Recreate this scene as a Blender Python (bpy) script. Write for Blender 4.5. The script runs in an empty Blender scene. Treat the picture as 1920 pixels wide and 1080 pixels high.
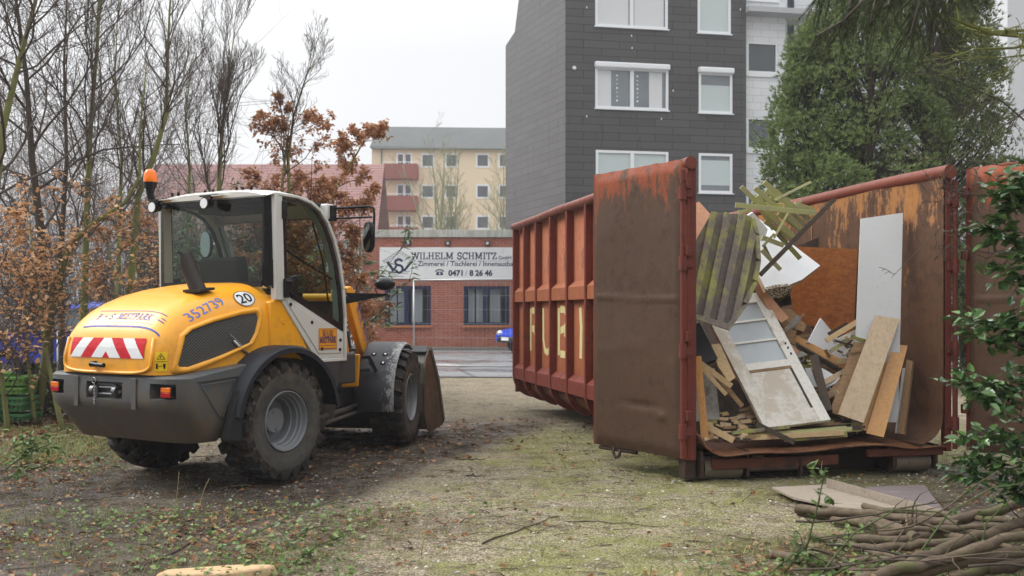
import bpy, bmesh, math, random
from mathutils import Vector as V, Matrix, noise
from mathutils.bvhtree import BVHTree
R = math.radians
S = bpy.context.scene
# ---------------------------------------------------------------- camera
FPX, CX, CY, CH = 1867.0, 960.0, 585.0, 1.4
cd = bpy.data.cameras.new("camera"); cam = bpy.data.objects.new("camera", cd)
S.collection.objects.link(cam); S.camera = cam
cam.location = (0, 0, CH); cam.rotation_euler = (R(90), 0, 0)
cd.sensor_width = 36; cd.lens = 36*FPX/1920; cd.shift_y = 45/1920
cd.clip_start = .05; cd.clip_end = 900
cd.dof.use_dof = True; cd.dof.focus_distance = 8.6; cd.dof.aperture_fstop = 3.2
# ---------------------------------------------------------------- sky and light
W = bpy.data.worlds.new("World"); S.world = W; W.use_nodes = True
wn, wl = W.node_tree.nodes, W.node_tree.links
wn.clear()
sky = wn.new('ShaderNodeTexSky'); sky.sky_type = 'NISHITA'; sky.sun_disc = False
SUN_EL, SUN_AZ = R(44), R(-75)
sky.sun_elevation = SUN_EL; sky.sun_rotation = SUN_AZ; sky.dust_density = 6; sky.air_density = .6
bg1 = wn.new('ShaderNodeBackground'); bg1.inputs[1].default_value = .05
hs = wn.new('ShaderNodeHueSaturation'); hs.inputs['Saturation'].default_value = .12
wl.new(sky.outputs[0], hs.inputs['Color']); wl.new(hs.outputs[0], bg1.inputs[0])
bg2 = wn.new('ShaderNodeBackground'); bg2.inputs[1].default_value = .535     # closed overcast layer
tc = wn.new('ShaderNodeTexCoord'); nz = wn.new('ShaderNodeTexNoise'); nz.inputs['Scale'].default_value = 1.3; nz.inputs['Detail'].default_value = 3
rmp = wn.new('ShaderNodeValToRGB')
rmp.color_ramp.elements[0].position = .3; rmp.color_ramp.elements[0].color = (.90, .93, .97, 1)
rmp.color_ramp.elements[1].position = .75; rmp.color_ramp.elements[1].color = (1, 1, 1, 1)
# an overcast sky is about three times brighter overhead than at the horizon
sz = wn.new('ShaderNodeSeparateXYZ'); wl.new(tc.outputs['Generated'], sz.inputs[0]); mr = wn.new('ShaderNodeMapRange'); wl.new(sz.outputs[2], mr.inputs[0])
mr.inputs[1].default_value = .25; mr.inputs[2].default_value = 1; mr.inputs[3].default_value = 1; mr.inputs[4].default_value = 3.0
vm = wn.new('ShaderNodeVectorMath'); vm.operation = 'SCALE'; wl.new(rmp.outputs[0], vm.inputs[0]); wl.new(mr.outputs[0], vm.inputs['Scale'])
wl.new(tc.outputs['Generated'], nz.inputs['Vector']); wl.new(nz.outputs[0], rmp.inputs[0]); wl.new(vm.outputs[0], bg2.inputs[0])
ad = wn.new('ShaderNodeAddShader'); wo = wn.new('ShaderNodeOutputWorld')
wl.new(bg1.outputs[0], ad.inputs[0]); wl.new(bg2.outputs[0], ad.inputs[1]); wl.new(ad.outputs[0], wo.inputs[0])
sd = bpy.data.lights.new("sun", 'SUN'); sd.energy = 1.5; sd.angle = R(28); sd.color = (1, .97, .93)
so = bpy.data.objects.new("sun", sd); S.collection.objects.link(so)
sv = V((math.sin(SUN_AZ)*math.cos(SUN_EL), math.cos(SUN_AZ)*math.cos(SUN_EL), math.sin(SUN_EL)))
so.rotation_euler = sv.to_track_quat('Z', 'Y').to_euler()
S.view_settings.view_transform = 'Standard'; S.view_settings.look = 'None'
S.view_settings.exposure = .5; S.view_settings.gamma = 1; S.view_settings.use_curve_mapping = False
S.cycles.max_bounces = 8; S.cycles.transparent_max_bounces = 24; S.cycles.volume_bounces = 0
S.cycles.use_denoising = True

rnd = random.Random(7)
def P(px, py, Z): return V(((px-CX)/FPX*Z, Z, CH-(py-CY)/FPX*Z))
def G(px, py, z=0.0):
    Z = (CH-z)*FPX/(py-CY); return V(((px-CX)/FPX*Z, Z, z))

# ---------------------------------------------------------------- objects
def link(o): S.collection.objects.link(o); return o
def thing(name, label, cat, loc=(0, 0, 0), rotz=0, group=None):
    o = bpy.data.objects.new(name, None); link(o); o.empty_display_size = .2
    o.location = loc; o.rotation_euler = (0, 0, rotz)
    o['label'] = label; o['category'] = cat
    if group: o['group'] = group
    return o
def tag(o, label, cat, group=None):
    o['label'] = label; o['category'] = cat
    if group: o['group'] = group
    return o
def structure(o): o['kind'] = 'structure'; return o
def stuff(o, label=None, cat=None):
    o['kind'] = 'stuff'
    if label: o['label'] = label; o['category'] = cat
    return o

class MB:
    def __init__(s): s.v = []; s.f = []; s.m = []; s.cm = 0
    def add(s, vs, fs):
        b = len(s.v); s.v.extend(vs)
        for f in fs: s.f.append(tuple(b+i for i in f)); s.m.append(s.cm)
        return s
    def mat(s, i): s.cm = i; return s
    def box(s, c, d, M=None):
        x, y, z = d[0]/2, d[1]/2, d[2]/2
        vs = [V((sx*x, sy*y, sz*z)) for sz in (-1, 1) for sy in (-1, 1) for sx in (-1, 1)]
        if M is not None: vs = [M @ v for v in vs]
        c = V(c); return s.add([v+c for v in vs], [(0, 2, 3, 1), (4, 5, 7, 6), (0, 1, 5, 4), (2, 6, 7, 3), (0, 4, 6, 2), (1, 3, 7, 5)])
    def bar(s, a, b, w, t, up=(0, 0, 1)):
        a, b = V(a), V(b); d = (b-a); L = d.length; d.normalize(); u = V(up); x = d.cross(u)
        if x.length < 1e-4: x = d.cross(V((1, 0, 0)))
        x.normalize(); y = x.cross(d); M = Matrix((x, d, y)).transposed()
        return s.box((a+b)/2, (w, L, t), M)
    def slab(s, pts, n):
        pts = [V(p) for p in pts]; n = V(n); k = len(pts)
        return s.add(pts+[p+n for p in pts], [tuple(range(k)), tuple(range(2*k-1, k-1, -1))]+[(i, i+k, (i+1) % k+k, (i+1) % k) for i in range(k)])
    def tube(s, pts, rad, n=8, cap=True):
        pts = [V(p) for p in pts]; k = len(pts)
        if not hasattr(rad, '__len__'): rad = [rad]*k
        vs = []; fs = []; ref = None
        for i, p in enumerate(pts):
            t = pts[min(i+1, k-1)]-pts[max(i-1, 0)]
            if t.length < 1e-9: t = V((0, 0, 1))
            t.normalize()
            if ref is None: ref = t.orthogonal().normalized()
            ref = ref-t*ref.dot(t)
            if ref.length < 1e-6: ref = t.orthogonal()
            ref.normalize(); q = t.cross(ref); r = rad[i]
            for j in range(n):
                a = 2*math.pi*j/n; vs.append(p+(ref*math.cos(a)+q*math.sin(a))*r)
        for i in range(k-1):
            for j in range(n): fs.append((i*n+j, i*n+(j+1) % n, (i+1)*n+(j+1) % n, (i+1)*n+j))
        if cap: fs.append(tuple(range(n-1, -1, -1))); fs.append(tuple((k-1)*n+j for j in range(n)))
        return s.add(vs, fs)
    def cyl(s, a, b, r, n=20, r2=None): return s.tube([a, b], [r, r if r2 is None else r2], n)
    def lathe(s, prof, n=32, axis='X', c=(0, 0, 0), close=False):
        # prof: (position on the axis, radius)
        c = V(c); vs = []; fs = []; k = len(prof)
        for i in range(n):
            a = 2*math.pi*i/n; ca, sa = math.cos(a), math.sin(a)
            for (h, r) in prof:
                vs.append(c+(V((h, r*ca, r*sa)) if axis == 'X' else V((r*ca, r*sa, h)) if axis == 'Z' else V((r*ca, h, r*sa))))
        m = k if close else k-1
        for i in range(n):
            for j in range(m): fs.append((i*k+j, ((i+1) % n)*k+j, ((i+1) % n)*k+(j+1) % k, i*k+(j+1) % k))
        return s.add(vs, fs)
    def ico(s, c, r, sub=1, sq=(1, 1, 1)):
        bm = bmesh.new(); bmesh.ops.create_icosphere(bm, subdivisions=sub, radius=1)
        c = V(c); vs = [c+V((v.co.x*sq[0], v.co.y*sq[1], v.co.z*sq[2]))*r for v in bm.verts]
        fs = [tuple(v.index for v in f.verts) for f in bm.faces]; bm.free(); return s.add(vs, fs)
    def build(s, name, mats, parent=None, smooth=False, bevel=0, seg=2, subsurf=0, recalc=True, loc=None, local=None, autos=None):
        me = bpy.data.meshes.new(name)
        vs = s.v
        if local is not None: l = V(local); vs = [V(v)-l for v in vs]
        me.from_pydata([tuple(v) for v in vs], [], s.f)
        if not isinstance(mats, (list, tuple)): mats = [mats]
        for m in mats: me.materials.append(m)
        if len(mats) > 1: me.polygons.foreach_set('material_index', s.m)
        if recalc:
            bm = bmesh.new(); bm.from_mesh(me); bmesh.ops.recalc_face_normals(bm, faces=bm.faces); bm.to_mesh(me); bm.free()
        if smooth: me.polygons.foreach_set('use_smooth', [True]*len(me.polygons))
        o = bpy.data.objects.new(name, me); link(o)
        if parent is not None: o.parent = parent
        if loc is not None: o.location = loc
        elif local is not None and parent is None: o.location = local
        if bevel:
            b = o.modifiers.new('b', 'BEVEL'); b.width = bevel; b.segments = seg; b.limit_method = 'ANGLE'; b.angle_limit = R(35)
            b.harden_normals = False
            if smooth or seg > 1: me.polygons.foreach_set('use_smooth', [True]*len(me.polygons)); autos = autos or 40
        if subsurf:
            b = o.modifiers.new('s', 'SUBSURF'); b.levels = b.render_levels = subsurf
            me.polygons.foreach_set('use_smooth', [True]*len(me.polygons))
        if autos: me.set_sharp_from_angle(angle=R(autos))
        return o

# ---------------------------------------------------------------- materials
class NT:
    def __init__(s, name):
        s.m = bpy.data.materials.new(name); s.m.use_nodes = True; s.t = s.m.node_tree; s.t.nodes.clear()
        s.out = s.t.nodes.new('ShaderNodeOutputMaterial')
        s.co = s.t.nodes.new('ShaderNodeTexCoord').outputs['Object']
    def n(s, ty, **kw):
        nd = s.t.nodes.new('ShaderNode'+ty)
        for k, v in kw.items(): s.set(nd, k, v)
        return nd
    def set(s, nd, k, v):
        if k.startswith('_'): setattr(nd, k[1:], v); return
        k = int(k[1:]) if k[0] == 'i' and k[1:].isdigit() else k.replace('__', ' ')
        inp = nd.inputs[k]
        if hasattr(v, 'is_output') or isinstance(v, bpy.types.NodeSocket): s.t.links.new(v, inp)
        else: inp.default_value = v
    def mapv(s, sc=(1, 1, 1), rot=(0, 0, 0), loc=(0, 0, 0), src=None):
        return s.n('Mapping', Vector=src or s.co, Scale=sc, Rotation=rot, Location=loc).outputs[0]
    def noise(s, scale=5, detail=5, rough=.6, vec=None, dist=0):
        return s.n('TexNoise', Vector=vec or s.co, Scale=scale, Detail=detail, Roughness=rough, Distortion=dist).outputs[0]
    def ramp(s, fac, *st):
        nd = s.n('ValToRGB', Fac=fac); e = nd.color_ramp.elements
        while len(e) < len(st): e.new(.5)
        for i, (p, c) in enumerate(st):
            e[i].position = p; e[i].color = (c, c, c, 1) if not hasattr(c, '__len__') else (*c[:3], 1)
        return nd.outputs[0]
    def mix(s, f, a, b, mode='MIX'):
        nd = s.t.nodes.new('ShaderNodeMix'); nd.data_type = 'RGBA'; nd.blend_type = mode
        def st(i, v):
            if isinstance(v, bpy.types.NodeSocket): s.t.links.new(v, nd.inputs[i])
            elif i == 0: nd.inputs[0].default_value = v
            else: nd.inputs[i].default_value = (*v[:3], 1)
        st(0, f); st(6, a); st(7, b); return nd.outputs[2]
    def math(s, op, a, b=0.0, clamp=False):
        nd = s.n('Math', _operation=op, i0=a, i1=b); nd.use_clamp = clamp; return nd.outputs[0]
    def bump(s, h, strength=.3, dist=.01, nrm=None):
        nd = s.n('Bump', Height=h, Strength=strength, Distance=dist)
        if nrm is not None: s.set(nd, 'Normal', nrm)
        return nd.outputs[0]
    def done(s, col, rough=.6, metal=0.0, nrm=None, spec=None, **kw):
        b = s.n('BsdfPrincipled', Base__Color=col if not isinstance(col, tuple) else (*col[:3], 1), Roughness=rough, Metallic=metal)
        if nrm is not None: s.set(b, 'Normal', nrm)
        if spec is None: spec = .22 if isinstance(rough, bpy.types.NodeSocket) else (.15 if rough > .55 else .4)
        s.set(b, 'Specular IOR Level', spec)
        for k, v in kw.items(): s.set(b, k, v)
        s.t.links.new(b.outputs[0], s.out.inputs[0]); s.b = b; return s.m
def lt(c, k): return tuple(min(1, x*k) for x in c)
def basic(name, col, rough=.5, metal=0.0, var=.12, scale=6, bump=.0, bs=40, rv=.1, dirt=None, dirta=.5):
    t = NT(name); n1 = t.noise(scale, 5, .65)
    c = t.mix(n1, lt(col, 1-var), lt(col, 1+var))
    if dirt:
        n2 = t.noise(scale*.7, 7, .75, vec=t.mapv(loc=(3, 5, 7)))
        c = t.mix(t.ramp(n2, (.60-dirta*.25, 0), (.80-dirta*.25, 1)), c, dirt)
    r = t.ramp(t.noise(scale*2, 4, .7), (.3, max(0, rough-rv)), (.7, min(1, rough+rv)))
    nr = t.bump(t.noise(bs, 4, .6), bump, .01) if bump else None
    return t.done(c, r, metal, nr)
def wood(name, c1, c2, axis='Y', scale=6, rough=.65, stretch=14, moss=None, mossa=.5, worn=None, worna=.5, bump=.25, specks=None):
    t = NT(name); sc = {'X': (1, stretch, stretch), 'Y': (stretch, 1, stretch), 'Z': (stretch, stretch, 1)}[axis]
    g = t.noise(scale, 6, .7, vec=t.mapv(sc), dist=.4); g2 = t.noise(scale*4, 3, .6, vec=t.mapv(sc))
    c = t.mix(t.ramp(g, (.3, 0), (.7, 1)), c1, c2); c = t.mix(.35, c, t.mix(g2, lt(c1, .7), c2), 'MIX')
    c = t.mix(t.math('MULTIPLY', t.ramp(t.noise(30, 5, .7), (.45, 0), (.75, 1)), .35), c, lt(c1, .45))
    if worn: c = t.mix(t.ramp(t.noise(3.5, 8, .75), (.62-worna*.3, 0), (.68-worna*.3, 1)), c, worn)
    if moss: c = t.mix(t.ramp(t.noise(4, 6, .7, vec=t.mapv(loc=(9, 2, 4))), (.60-mossa*.3, 0), (.75-mossa*.3, 1)), c, moss)
    if specks: c = t.mix(t.ramp(t.noise(55, 3, .6), (.68, 0), (.71, 1)), c, specks)
    return t.done(c, rough, 0, t.bump(g, bump, .004))
def emat(name, col, e): t = NT(name); return t.done(col, .3, Emission__Color=(*col, 1), Emission__Strength=e)
def glassmat(name, tint=(.7, .78, .74), rough=.02, k=1.0):
    t = NT(name); tr = t.n('BsdfTransparent', Color=(*tint, 1)); gl = t.n('BsdfGlossy', Roughness=rough, Color=(.9, .9, .9, 1))
    fr = t.math('ADD', t.math('MULTIPLY', t.math('POWER', t.n('LayerWeight', Blend=.5).outputs['Facing'], 4.0), .9), .045)
    mx = t.n('MixShader', i0=t.math('MULTIPLY', fr, k, True)); t.t.links.new(tr.outputs[0], mx.inputs[1]); t.t.links.new(gl.outputs[0], mx.inputs[2])
    t.t.links.new(mx.outputs[0], t.out.inputs[0]); return t.m
black = basic('black_plastic', (.018, .018, .02), .45, var=.2)
rubber = basic('black_rubber', (.02, .02, .02), .75, var=.25)
steel = basic('bare_steel', (.45, .45, .45), .35, .9)
white = basic('white_plastic', (.78, .79, .79), .35, var=.03)

# ---------------------------------------------------------------- lettering
def text_mesh(txt, size, bold=0, ext=0.0, sx=1.0, align='LEFT'):
    cu = bpy.data.curves.new('t', 'FONT'); cu.body = txt; cu.size = size; cu.offset = bold; cu.extrude = ext
    cu.align_x = align; cu.resolution_u = 3
    o = bpy.data.objects.new('t', cu); link(o)
    dg = bpy.context.evaluated_depsgraph_get(); me = bpy.data.meshes.new_from_object(o.evaluated_get(dg))
    vs = [V((v.co.x*sx, v.co.y, v.co.z)) for v in me.vertices]; fs = [tuple(p.vertices) for p in me.polygons]
    bpy.data.objects.remove(o); bpy.data.curves.remove(cu); bpy.data.meshes.remove(me); return vs, fs
def arc(cx, cy, rx, ry, a0, a1, n=10): return [(cx+rx*math.cos(R(a0+(a1-a0)*i/n)), cy+ry*math.sin(R(a0+(a1-a0)*i/n))) for i in range(n+1)]
# slab-serif capitals: strokes in a box one unit high; numbers in the third field are serif centres (x, y)
SL = {
 'W': (1.35, [[(.15, 1), (.42, 0)], [(.42, 0), (.68, .9)], [(.68, .9), (.95, 0)], [(.95, 0), (1.2, 1)]], [(.15, 1), (.68, .98), (1.2, 1)]),
 'I': (.5, [[(.25, 0), (.25, 1)]], [(.25, 0), (.25, 1)]),
 'L': (.85, [[(.25, 0), (.25, 1)], [(.25, .06), (.78, .06)], [(.75, .0), (.75, .32)]], [(.25, 1), (.2, 0)]),
 'H': (1.08, [[(.25, 0), (.25, 1)], [(.83, 0), (.83, 1)], [(.25, .5), (.83, .5)]], [(.25, 0), (.25, 1), (.83, 0), (.83, 1)]),
 'E': (.92, [[(.25, 0), (.25, 1)], [(.25, .06), (.82, .06)], [(.25, .94), (.8, .94)], [(.25, .5), (.62, .5)], [(.8, 0), (.8, .3)], [(.78, .72), (.78, 1)], [(.6, .36), (.6, .64)]], [(.2, 0), (.2, 1)]),
 'M': (1.3, [[(.25, 0), (.25, 1)], [(.25, 1), (.65, .12)], [(.65, .12), (1.05, 1)], [(1.05, 0), (1.05, 1)]], [(.25, 0), (.2, 1), (1.05, 0), (1.1, 1)]),
 'S': (.85, [arc(.45, .72, .27, .24, 20, 270)+arc(.45, .26, .29, .24, 90, -160)[1:], [(.72, .68), (.72, 1)], [(.15, .02), (.15, .34)]], []),
 'C': (.95, [arc(.52, .5, .38, .46, 40, 320, 14), [(.84, .66), (.84, 1)]], []),
 'T': (.95, [[(.47, 0), (.47, 1)], [(.08, .94), (.86, .94)], [(.1, .7), (.1, 1)], [(.85, .7), (.85, 1)]], [(.47, 0)]),
 'Z': (.85, [[(.12, .94), (.74, .94)], [(.7, .94), (.14, .06)], [(.12, .06), (.76, .06)], [(.13, .7), (.13, 1)], [(.75, 0), (.75, .3)]], []),
 'P': (.9, [[(.25, 0), (.25, 1)], [(.25, .94), (.5, .94)]+arc(.5, .7, .26, .24, 90, -90)+[(.25, .46)]], [(.25, 0), (.2, 1)]),
 'A': (1.05, [[(.2, 0), (.52, 1)], [(.52, 1), (.85, 0)], [(.3, .32), (.74, .32)]], [(.2, 0), (.86, 0), (.46, 1)]),
 'R': (1.0, [[(.25, 0), (.25, 1)], [(.25, .94), (.5, .94)]+arc(.5, .71, .26, .23, 90, -90)+[(.25, .48)], [(.5, .48), (.82, 0)]], [(.25, 0), (.2, 1), (.85, 0)]),
 'K': (1.05, [[(.25, 0), (.25, 1)], [(.25, .42), (.8, 1)], [(.42, .6), (.85, 0)]], [(.25, 0), (.25, 1), (.82, 1), (.86, 0)]),
 'B': (.95, [[(.25, 0), (.25, 1)], [(.25, .94), (.5, .94)]+arc(.5, .73, .23, .21, 90, -90, 8)+[(.25, .52)], [(.25, .52), (.52, .52)]+arc(.52, .28, .27, .22, 90, -90, 8)+[(.25, .06)]], [(.2, 0), (.2, 1)]),
 '+': (.9, [[(.45, .15), (.45, .85)], [(.1, .5), (.8, .5)]], []), ' ': (.5, [], []),
}
def slab_text(txt, size, w=.15, sx=1.0):
    vs, fs = [], []; x = 0
    def seg(a, b, w):
        a, b = V((*a, 0)), V((*b, 0)); d = (b-a); 
        if d.length < 1e-6: return
        d.normalize(); n = V((-d.y, d.x, 0))*w/2; k = len(vs)
        vs.extend([a-n, b-n, b+n, a+n]); fs.append((k, k+1, k+2, k+3))
    for c in txt:
        adv, st, se = SL[c]
        for poly in st:
            for i in range(len(poly)-1):
                a, b = poly[i], poly[i+1]; e = .03 if len(poly) > 2 else 0
                thin = w*.62 if len(poly) == 2 and abs(a[1]-b[1]) < .05 else w
                dx, dy = b[0]-a[0], b[1]-a[1]; L = math.hypot(dx, dy) or 1
                seg((x+a[0]-dx/L*e, a[1]-dy/L*e), (x+b[0]+dx/L*e, b[1]+dy/L*e), thin)
        for (sx_, sy_) in se: y = .05 if sy_ < .5 else .95; seg((x+sx_-.19, y), (x+sx_+.19, y), .1)
        x += adv
    # each stroke piece a hair above the last, so overlaps never share a plane
    out = [V((v.x*size*sx, v.y*size, (i//4)*2e-5)) for i, v in enumerate(vs)]
    return out, fs, x*size*sx
def place(vs, o, ux, uy, un=None, off=0.0):
    o, ux, uy = V(o), V(ux).normalized(), V(uy).normalized(); un = ux.cross(uy)
    return [o+ux*v.x+uy*v.y+un*(v.z+off) for v in vs]
# ================================================================ ground
def sm(a, b, x): t = max(0, min(1, (x-a)/(b-a))); return t*t*(3-2*t)
def nz3(x, y, s, o=0): return noise.noise(V((x*s+o, y*s-o, o*.37)))
def mudm(x, y):
    cxp = -2.75+(y-7.0)*.33                              # track under the loader
    d = abs(x-cxp-.15); m = (1-sm(.95, 1.55, d))*(1-sm(12.2, 14, y))*sm(4.9, 6.2, y)
    m = max(m, (1-sm(-3.6, -2.5, x))*(1-sm(8.5, 11, y)))
    m = max(m, sm(1.6, 3.0, x)*(1-sm(8.4, 9.6, y))*sm(5.6, 6.6, y)*.8)
    m = max(m, (1-sm(-2.2, -1.0, x))*(1-sm(6.6, 7.4, y))*.75)
    return max(0, min(1, m+.5*nz3(x, y, .9, 3)*(1 if m > .05 else 0)))
def litm(x, y):
    m = (1-sm(-1.3, .1, x+.55*nz3(x, y, .8, 8)))*(1-sm(6.7, 7.4, y))
    m = max(m, (1-sm(-3.9, -3.3, x))*(1-sm(30, 40, y)))
    m = max(m, sm(.7, 1.7, x)*(1-sm(5.9, 6.5, y)))
    m = max(m, (1-sm(-6.0, -4.6, x)))
    return m
def gh(x, y):
    h = .018*nz3(x, y, .55, 1)+.012*nz3(x, y, 1.9, 5)
    if y < 24 and abs(x) < 16: h += .008*nz3(x, y, 6, 2)
    m = mudm(x, y)
    if m > .01: h += m*(.02*nz3(x, y, 3.2, 9)+.012*nz3(x, y, 8, 4)-.012)
    if y > 18: h = h*(1-sm(18, 20.5, y))-.008*sm(18, 20.5, y)
    if x < -5: h += .25*sm(-5, -12, x) if False else .16*sm(5, 12, -x)*(1-sm(18, 21, y))
    return h
xs = [-88, -65, -50, -32, -24, -19, -16]+[-14+i*.11 for i in range(int(27/.11))]+[13.5, 16, 20, 28, 40, 65, 88]
ys = [-30, -20, -8, -2, 1, 2.5, 3.5, 4.2]+[4.4+i*.08 for i in range(100)]+[12.4+i*.16 for i in range(58)]+[22, 24, 28, 34, 45, 60, 90, 122]
vs = [(x, y, gh(x, y)) for y in ys for x in xs]; nx = len(xs)
fs = [(j*nx+i, j*nx+i+1, (j+1)*nx+i+1, (j+1)*nx+i) for j in range(len(ys)-1) for i in range(nx-1)]
me = bpy.data.meshes.new('ground'); me.from_pydata(vs, [], fs)
ca = me.color_attributes.new('cover', 'FLOAT_COLOR', 'POINT')
buf = []
for (x, y, z) in vs:
    moss = sm(-2.0, .6, x)*(1-sm(10.5, 15, y))*(.95+.5*nz3(x, y, .5, 12))
    buf.extend((mudm(x, y), max(0, min(1, moss)), litm(x, y), 1))
ca.data.foreach_set('color', buf)
me.polygons.foreach_set('use_smooth', [True]*len(me.polygons))
t = NT('gravel_and_mud')
at = t.n('Attribute', _attribute_name='cover'); sp = t.n('SeparateColor', Color=at.outputs['Color'])
mud, moss, lit = sp.outputs[0], sp.outputs[1], sp.outputs[2]
g1 = t.noise(1.2, 6, .7); g2 = t.noise(14, 6, .75); vo = t.n('TexVoronoi', Vector=t.co, Scale=70.0); vc = t.n('TexVoronoi', Vector=t.co, Scale=26.0)
c = t.mix(t.ramp(g2, (.3, 0), (.7, 1)), (.13, .10, .062), (.41, .335, .215))
c = t.mix(t.math('MULTIPLY', g1, .6), c, (.27, .22, .135))
c = t.mix(.52, c, t.mix(t.n('SeparateColor', Color=vo.outputs['Color']).outputs[0], (.07, .052, .034), (.66, .58, .45)))
ms = t.ramp(t.math('ADD', t.math('MULTIPLY', t.noise(1.7, 9, .8), 1.0), t.math('MULTIPLY', moss, .26)), (.61, 0), (.80, 1))
c = t.mix(t.math('MULTIPLY', ms, .75), c, t.mix(g2, (.10, .11, .025), (.32, .33, .085)))
lm = t.math('MULTIPLY', lit, t.ramp(t.noise(9, 5, .7), (.35, .3), (.6, 1)), True)
c = t.mix(lm, c, t.mix(t.ramp(g2, (.35, 0), (.65, 1)), (.045, .032, .02), (.13, .09, .05)))
mm = t.math('MULTIPLY', mud, t.ramp(t.noise(5, 7, .7), (.3, .6), (.5, 1)), True)
c = t.mix(mm, c, t.mix(g2, (.020, .014, .009), (.085, .06, .042)))
sk = t.ramp(t.noise(38, 3, .5, vec=t.mapv(loc=(4, 4, 4))), (.69, 0), (.73, 1)); c = t.mix(t.math('MULTIPLY', sk, .85), c, (.03, .022, .015)); c = t.mix(t.math('MULTIPLY', t.ramp(t.noise(3.2, 9, .8, vec=t.mapv(loc=(1, 8, 2))), (.50, 0), (.62, 1)), .62), c, (.085, .063, .042))
wet = t.math('MULTIPLY', mm, t.ramp(t.noise(3, 5, .6), (.4, 0), (.6, 1)), True)
rg = t.n('MapRange', Value=wet, i3=.85, i4=.2).outputs[0]
hgt = t.math('ADD', t.math('MULTIPLY', vo.outputs['Distance'], -.5), t.math('ADD', g2, t.math('MULTIPLY', vc.outputs['Distance'], -.4)))
t.done(c, rg, 0, t.bump(hgt, 1.0, .035), t.n('MapRange', Value=wet, i3=.12, i4=.7).outputs[0])
me.materials.append(t.m)
structure(link(bpy.data.objects.new('ground', me)))
# asphalt yard in front of the workshop
t = NT('wet_asphalt'); g = t.noise(.35, 5, .6); gg = t.noise(90, 3, .6)
c = t.mix(g, (.19, .19, .195), (.30, .30, .305)); c = t.mix(t.math('MULTIPLY', gg, .5), c, (.10, .10, .10))
cr = t.n('TexVoronoi', Vector=t.mapv((.25, .16, 1)), Scale=1.0, _feature='DISTANCE_TO_EDGE'); c = t.mix(t.ramp(cr.outputs[0], (0, 1), (.012, 0)), c, (.06, .06, .06))
t.done(c, t.ramp(t.noise(.5, 5, .65, vec=t.mapv((.5, 1.4, 1))), (.42, .16), (.6, .55)), 0, t.bump(gg, .2, .003))
mb = MB(); edge = []
for i in range(61): x = -14+i*.9; edge.append(V((x, 21.3+.25*nz3(x, 0, .6, 2)+.08*nz3(x, 3, 2.5, 2), .012)))
mb.add(edge+[V((40, 58, .012)), V((-14, 58, .012))], [tuple(range(63))])
structure(mb.build('asphalt', t.m, recalc=False))
mb = MB()      # weathered concrete strip along the foot of the workshop
mb.box((4, 36.75, .05), (22, .42, .12)); structure(mb.build('path', basic('old_concrete', (.22, .2, .17), .8, bump=.3), bevel=.02))

# ---------------------------------------------------------------- loose cover
def ov(dens, x0, x1, y0, y1, fn):
    n = int(dens*(x1-x0)*(y1-y0))
    for _ in range(n):
        x, y = rnd.uniform(x0, x1), rnd.uniform(y0, y1)
        if rnd.random() < fn(x, y): yield x, y
def leafmat(name, cols, rough=.5, tr=.25):
    t = NT(name); g = t.n('NewGeometry').outputs['Random Per Island']
    c = t.ramp(g, *[(i/max(1, len(cols)-1), k) for i, k in enumerate(cols)])
    c = t.mix(.25, c, t.mix(t.noise(60, 3, .6), (.02, .015, .01), lt(cols[-1], 1.3)), 'MIX')
    b = t.n('BsdfPrincipled', Base__Color=c, Roughness=rough); t.set(b, 'Specular IOR Level', .18 if rough > .35 else .5); tl = t.n('BsdfTranslucent', Color=c)
    mx = t.n('MixShader', i0=tr); t.t.links.new(b.outputs[0], mx.inputs[1]); t.t.links.new(tl.outputs[0], mx.inputs[2])
    t.t.links.new(mx.outputs[0], t.out.inputs[0]); return t.m
def leaf(mb, p, d, up, L, w, curl=.15, shape=0):
    # a folded, pointed leaf: 6 outline points and a mid-rib
    d = d.normalized(); s = d.cross(up)
    if s.length < 1e-4: s = d.orthogonal()
    s.normalize(); n = s.cross(d)
    a = p; m1 = p+d*L*.38-n*L*curl*.3; b = p+d*L-n*L*curl
    l1 = p+d*L*.3+s*w*.5+n*w*.18; l2 = p+d*L*.68+s*w*.42+n*w*.12-n*L*curl*.5
    r1 = p+d*L*.3-s*w*.5+n*w*.18; r2 = p+d*L*.68-s*w*.42+n*w*.12-n*L*curl*.5
    mb.add([a, m1, b, l1, l2, r1, r2], [(0, 1, 3), (1, 4, 3), (1, 2, 4), (0, 5, 1), (1, 5, 6), (1, 6, 2)])
def rdir(el=1.0): a = rnd.uniform(0, 2*math.pi); return V((math.cos(a), math.sin(a), rnd.uniform(-el, el)))
brownleaf = leafmat('dead_leaf', [(.05, .025, .012), (.16, .07, .03), (.32, .15, .06), (.46, .30, .16), (.20, .09, .035)])
greenleaf = leafmat('ivy_leaf', [(.04, .08, .02), (.08, .15, .03), (.14, .23, .05), (.18, .26, .14), (.27, .34, .11)], .4)
mb = MB()
for x, y in ov(330, -7, 4.6, 4.9, 13, lambda x, y: .03+.95*litm(x, y)*(.45+nz3(x, y, 1.3, 4))+.12*mudm(x, y)):
    L = rnd.uniform(.022, .06)*(1 if y < 9 else 1.4); leaf(mb, V((x, y, gh(x, y)+rnd.uniform(.006, .022))), rdir(.3), V((rnd.gauss(0, .35), rnd.gauss(0, .35), 1)), L, L*.6, rnd.uniform(-.1, .4))
for x, y in ov(50, -13, -4.2, 9, 20, lambda x, y: .8):
    L = rnd.uniform(.05, .09); leaf(mb, V((x, y, gh(x, y)+.02)), rdir(.3), V((rnd.gauss(0, .3), rnd.gauss(0, .3), 1)), L, L*.65, .2)
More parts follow.
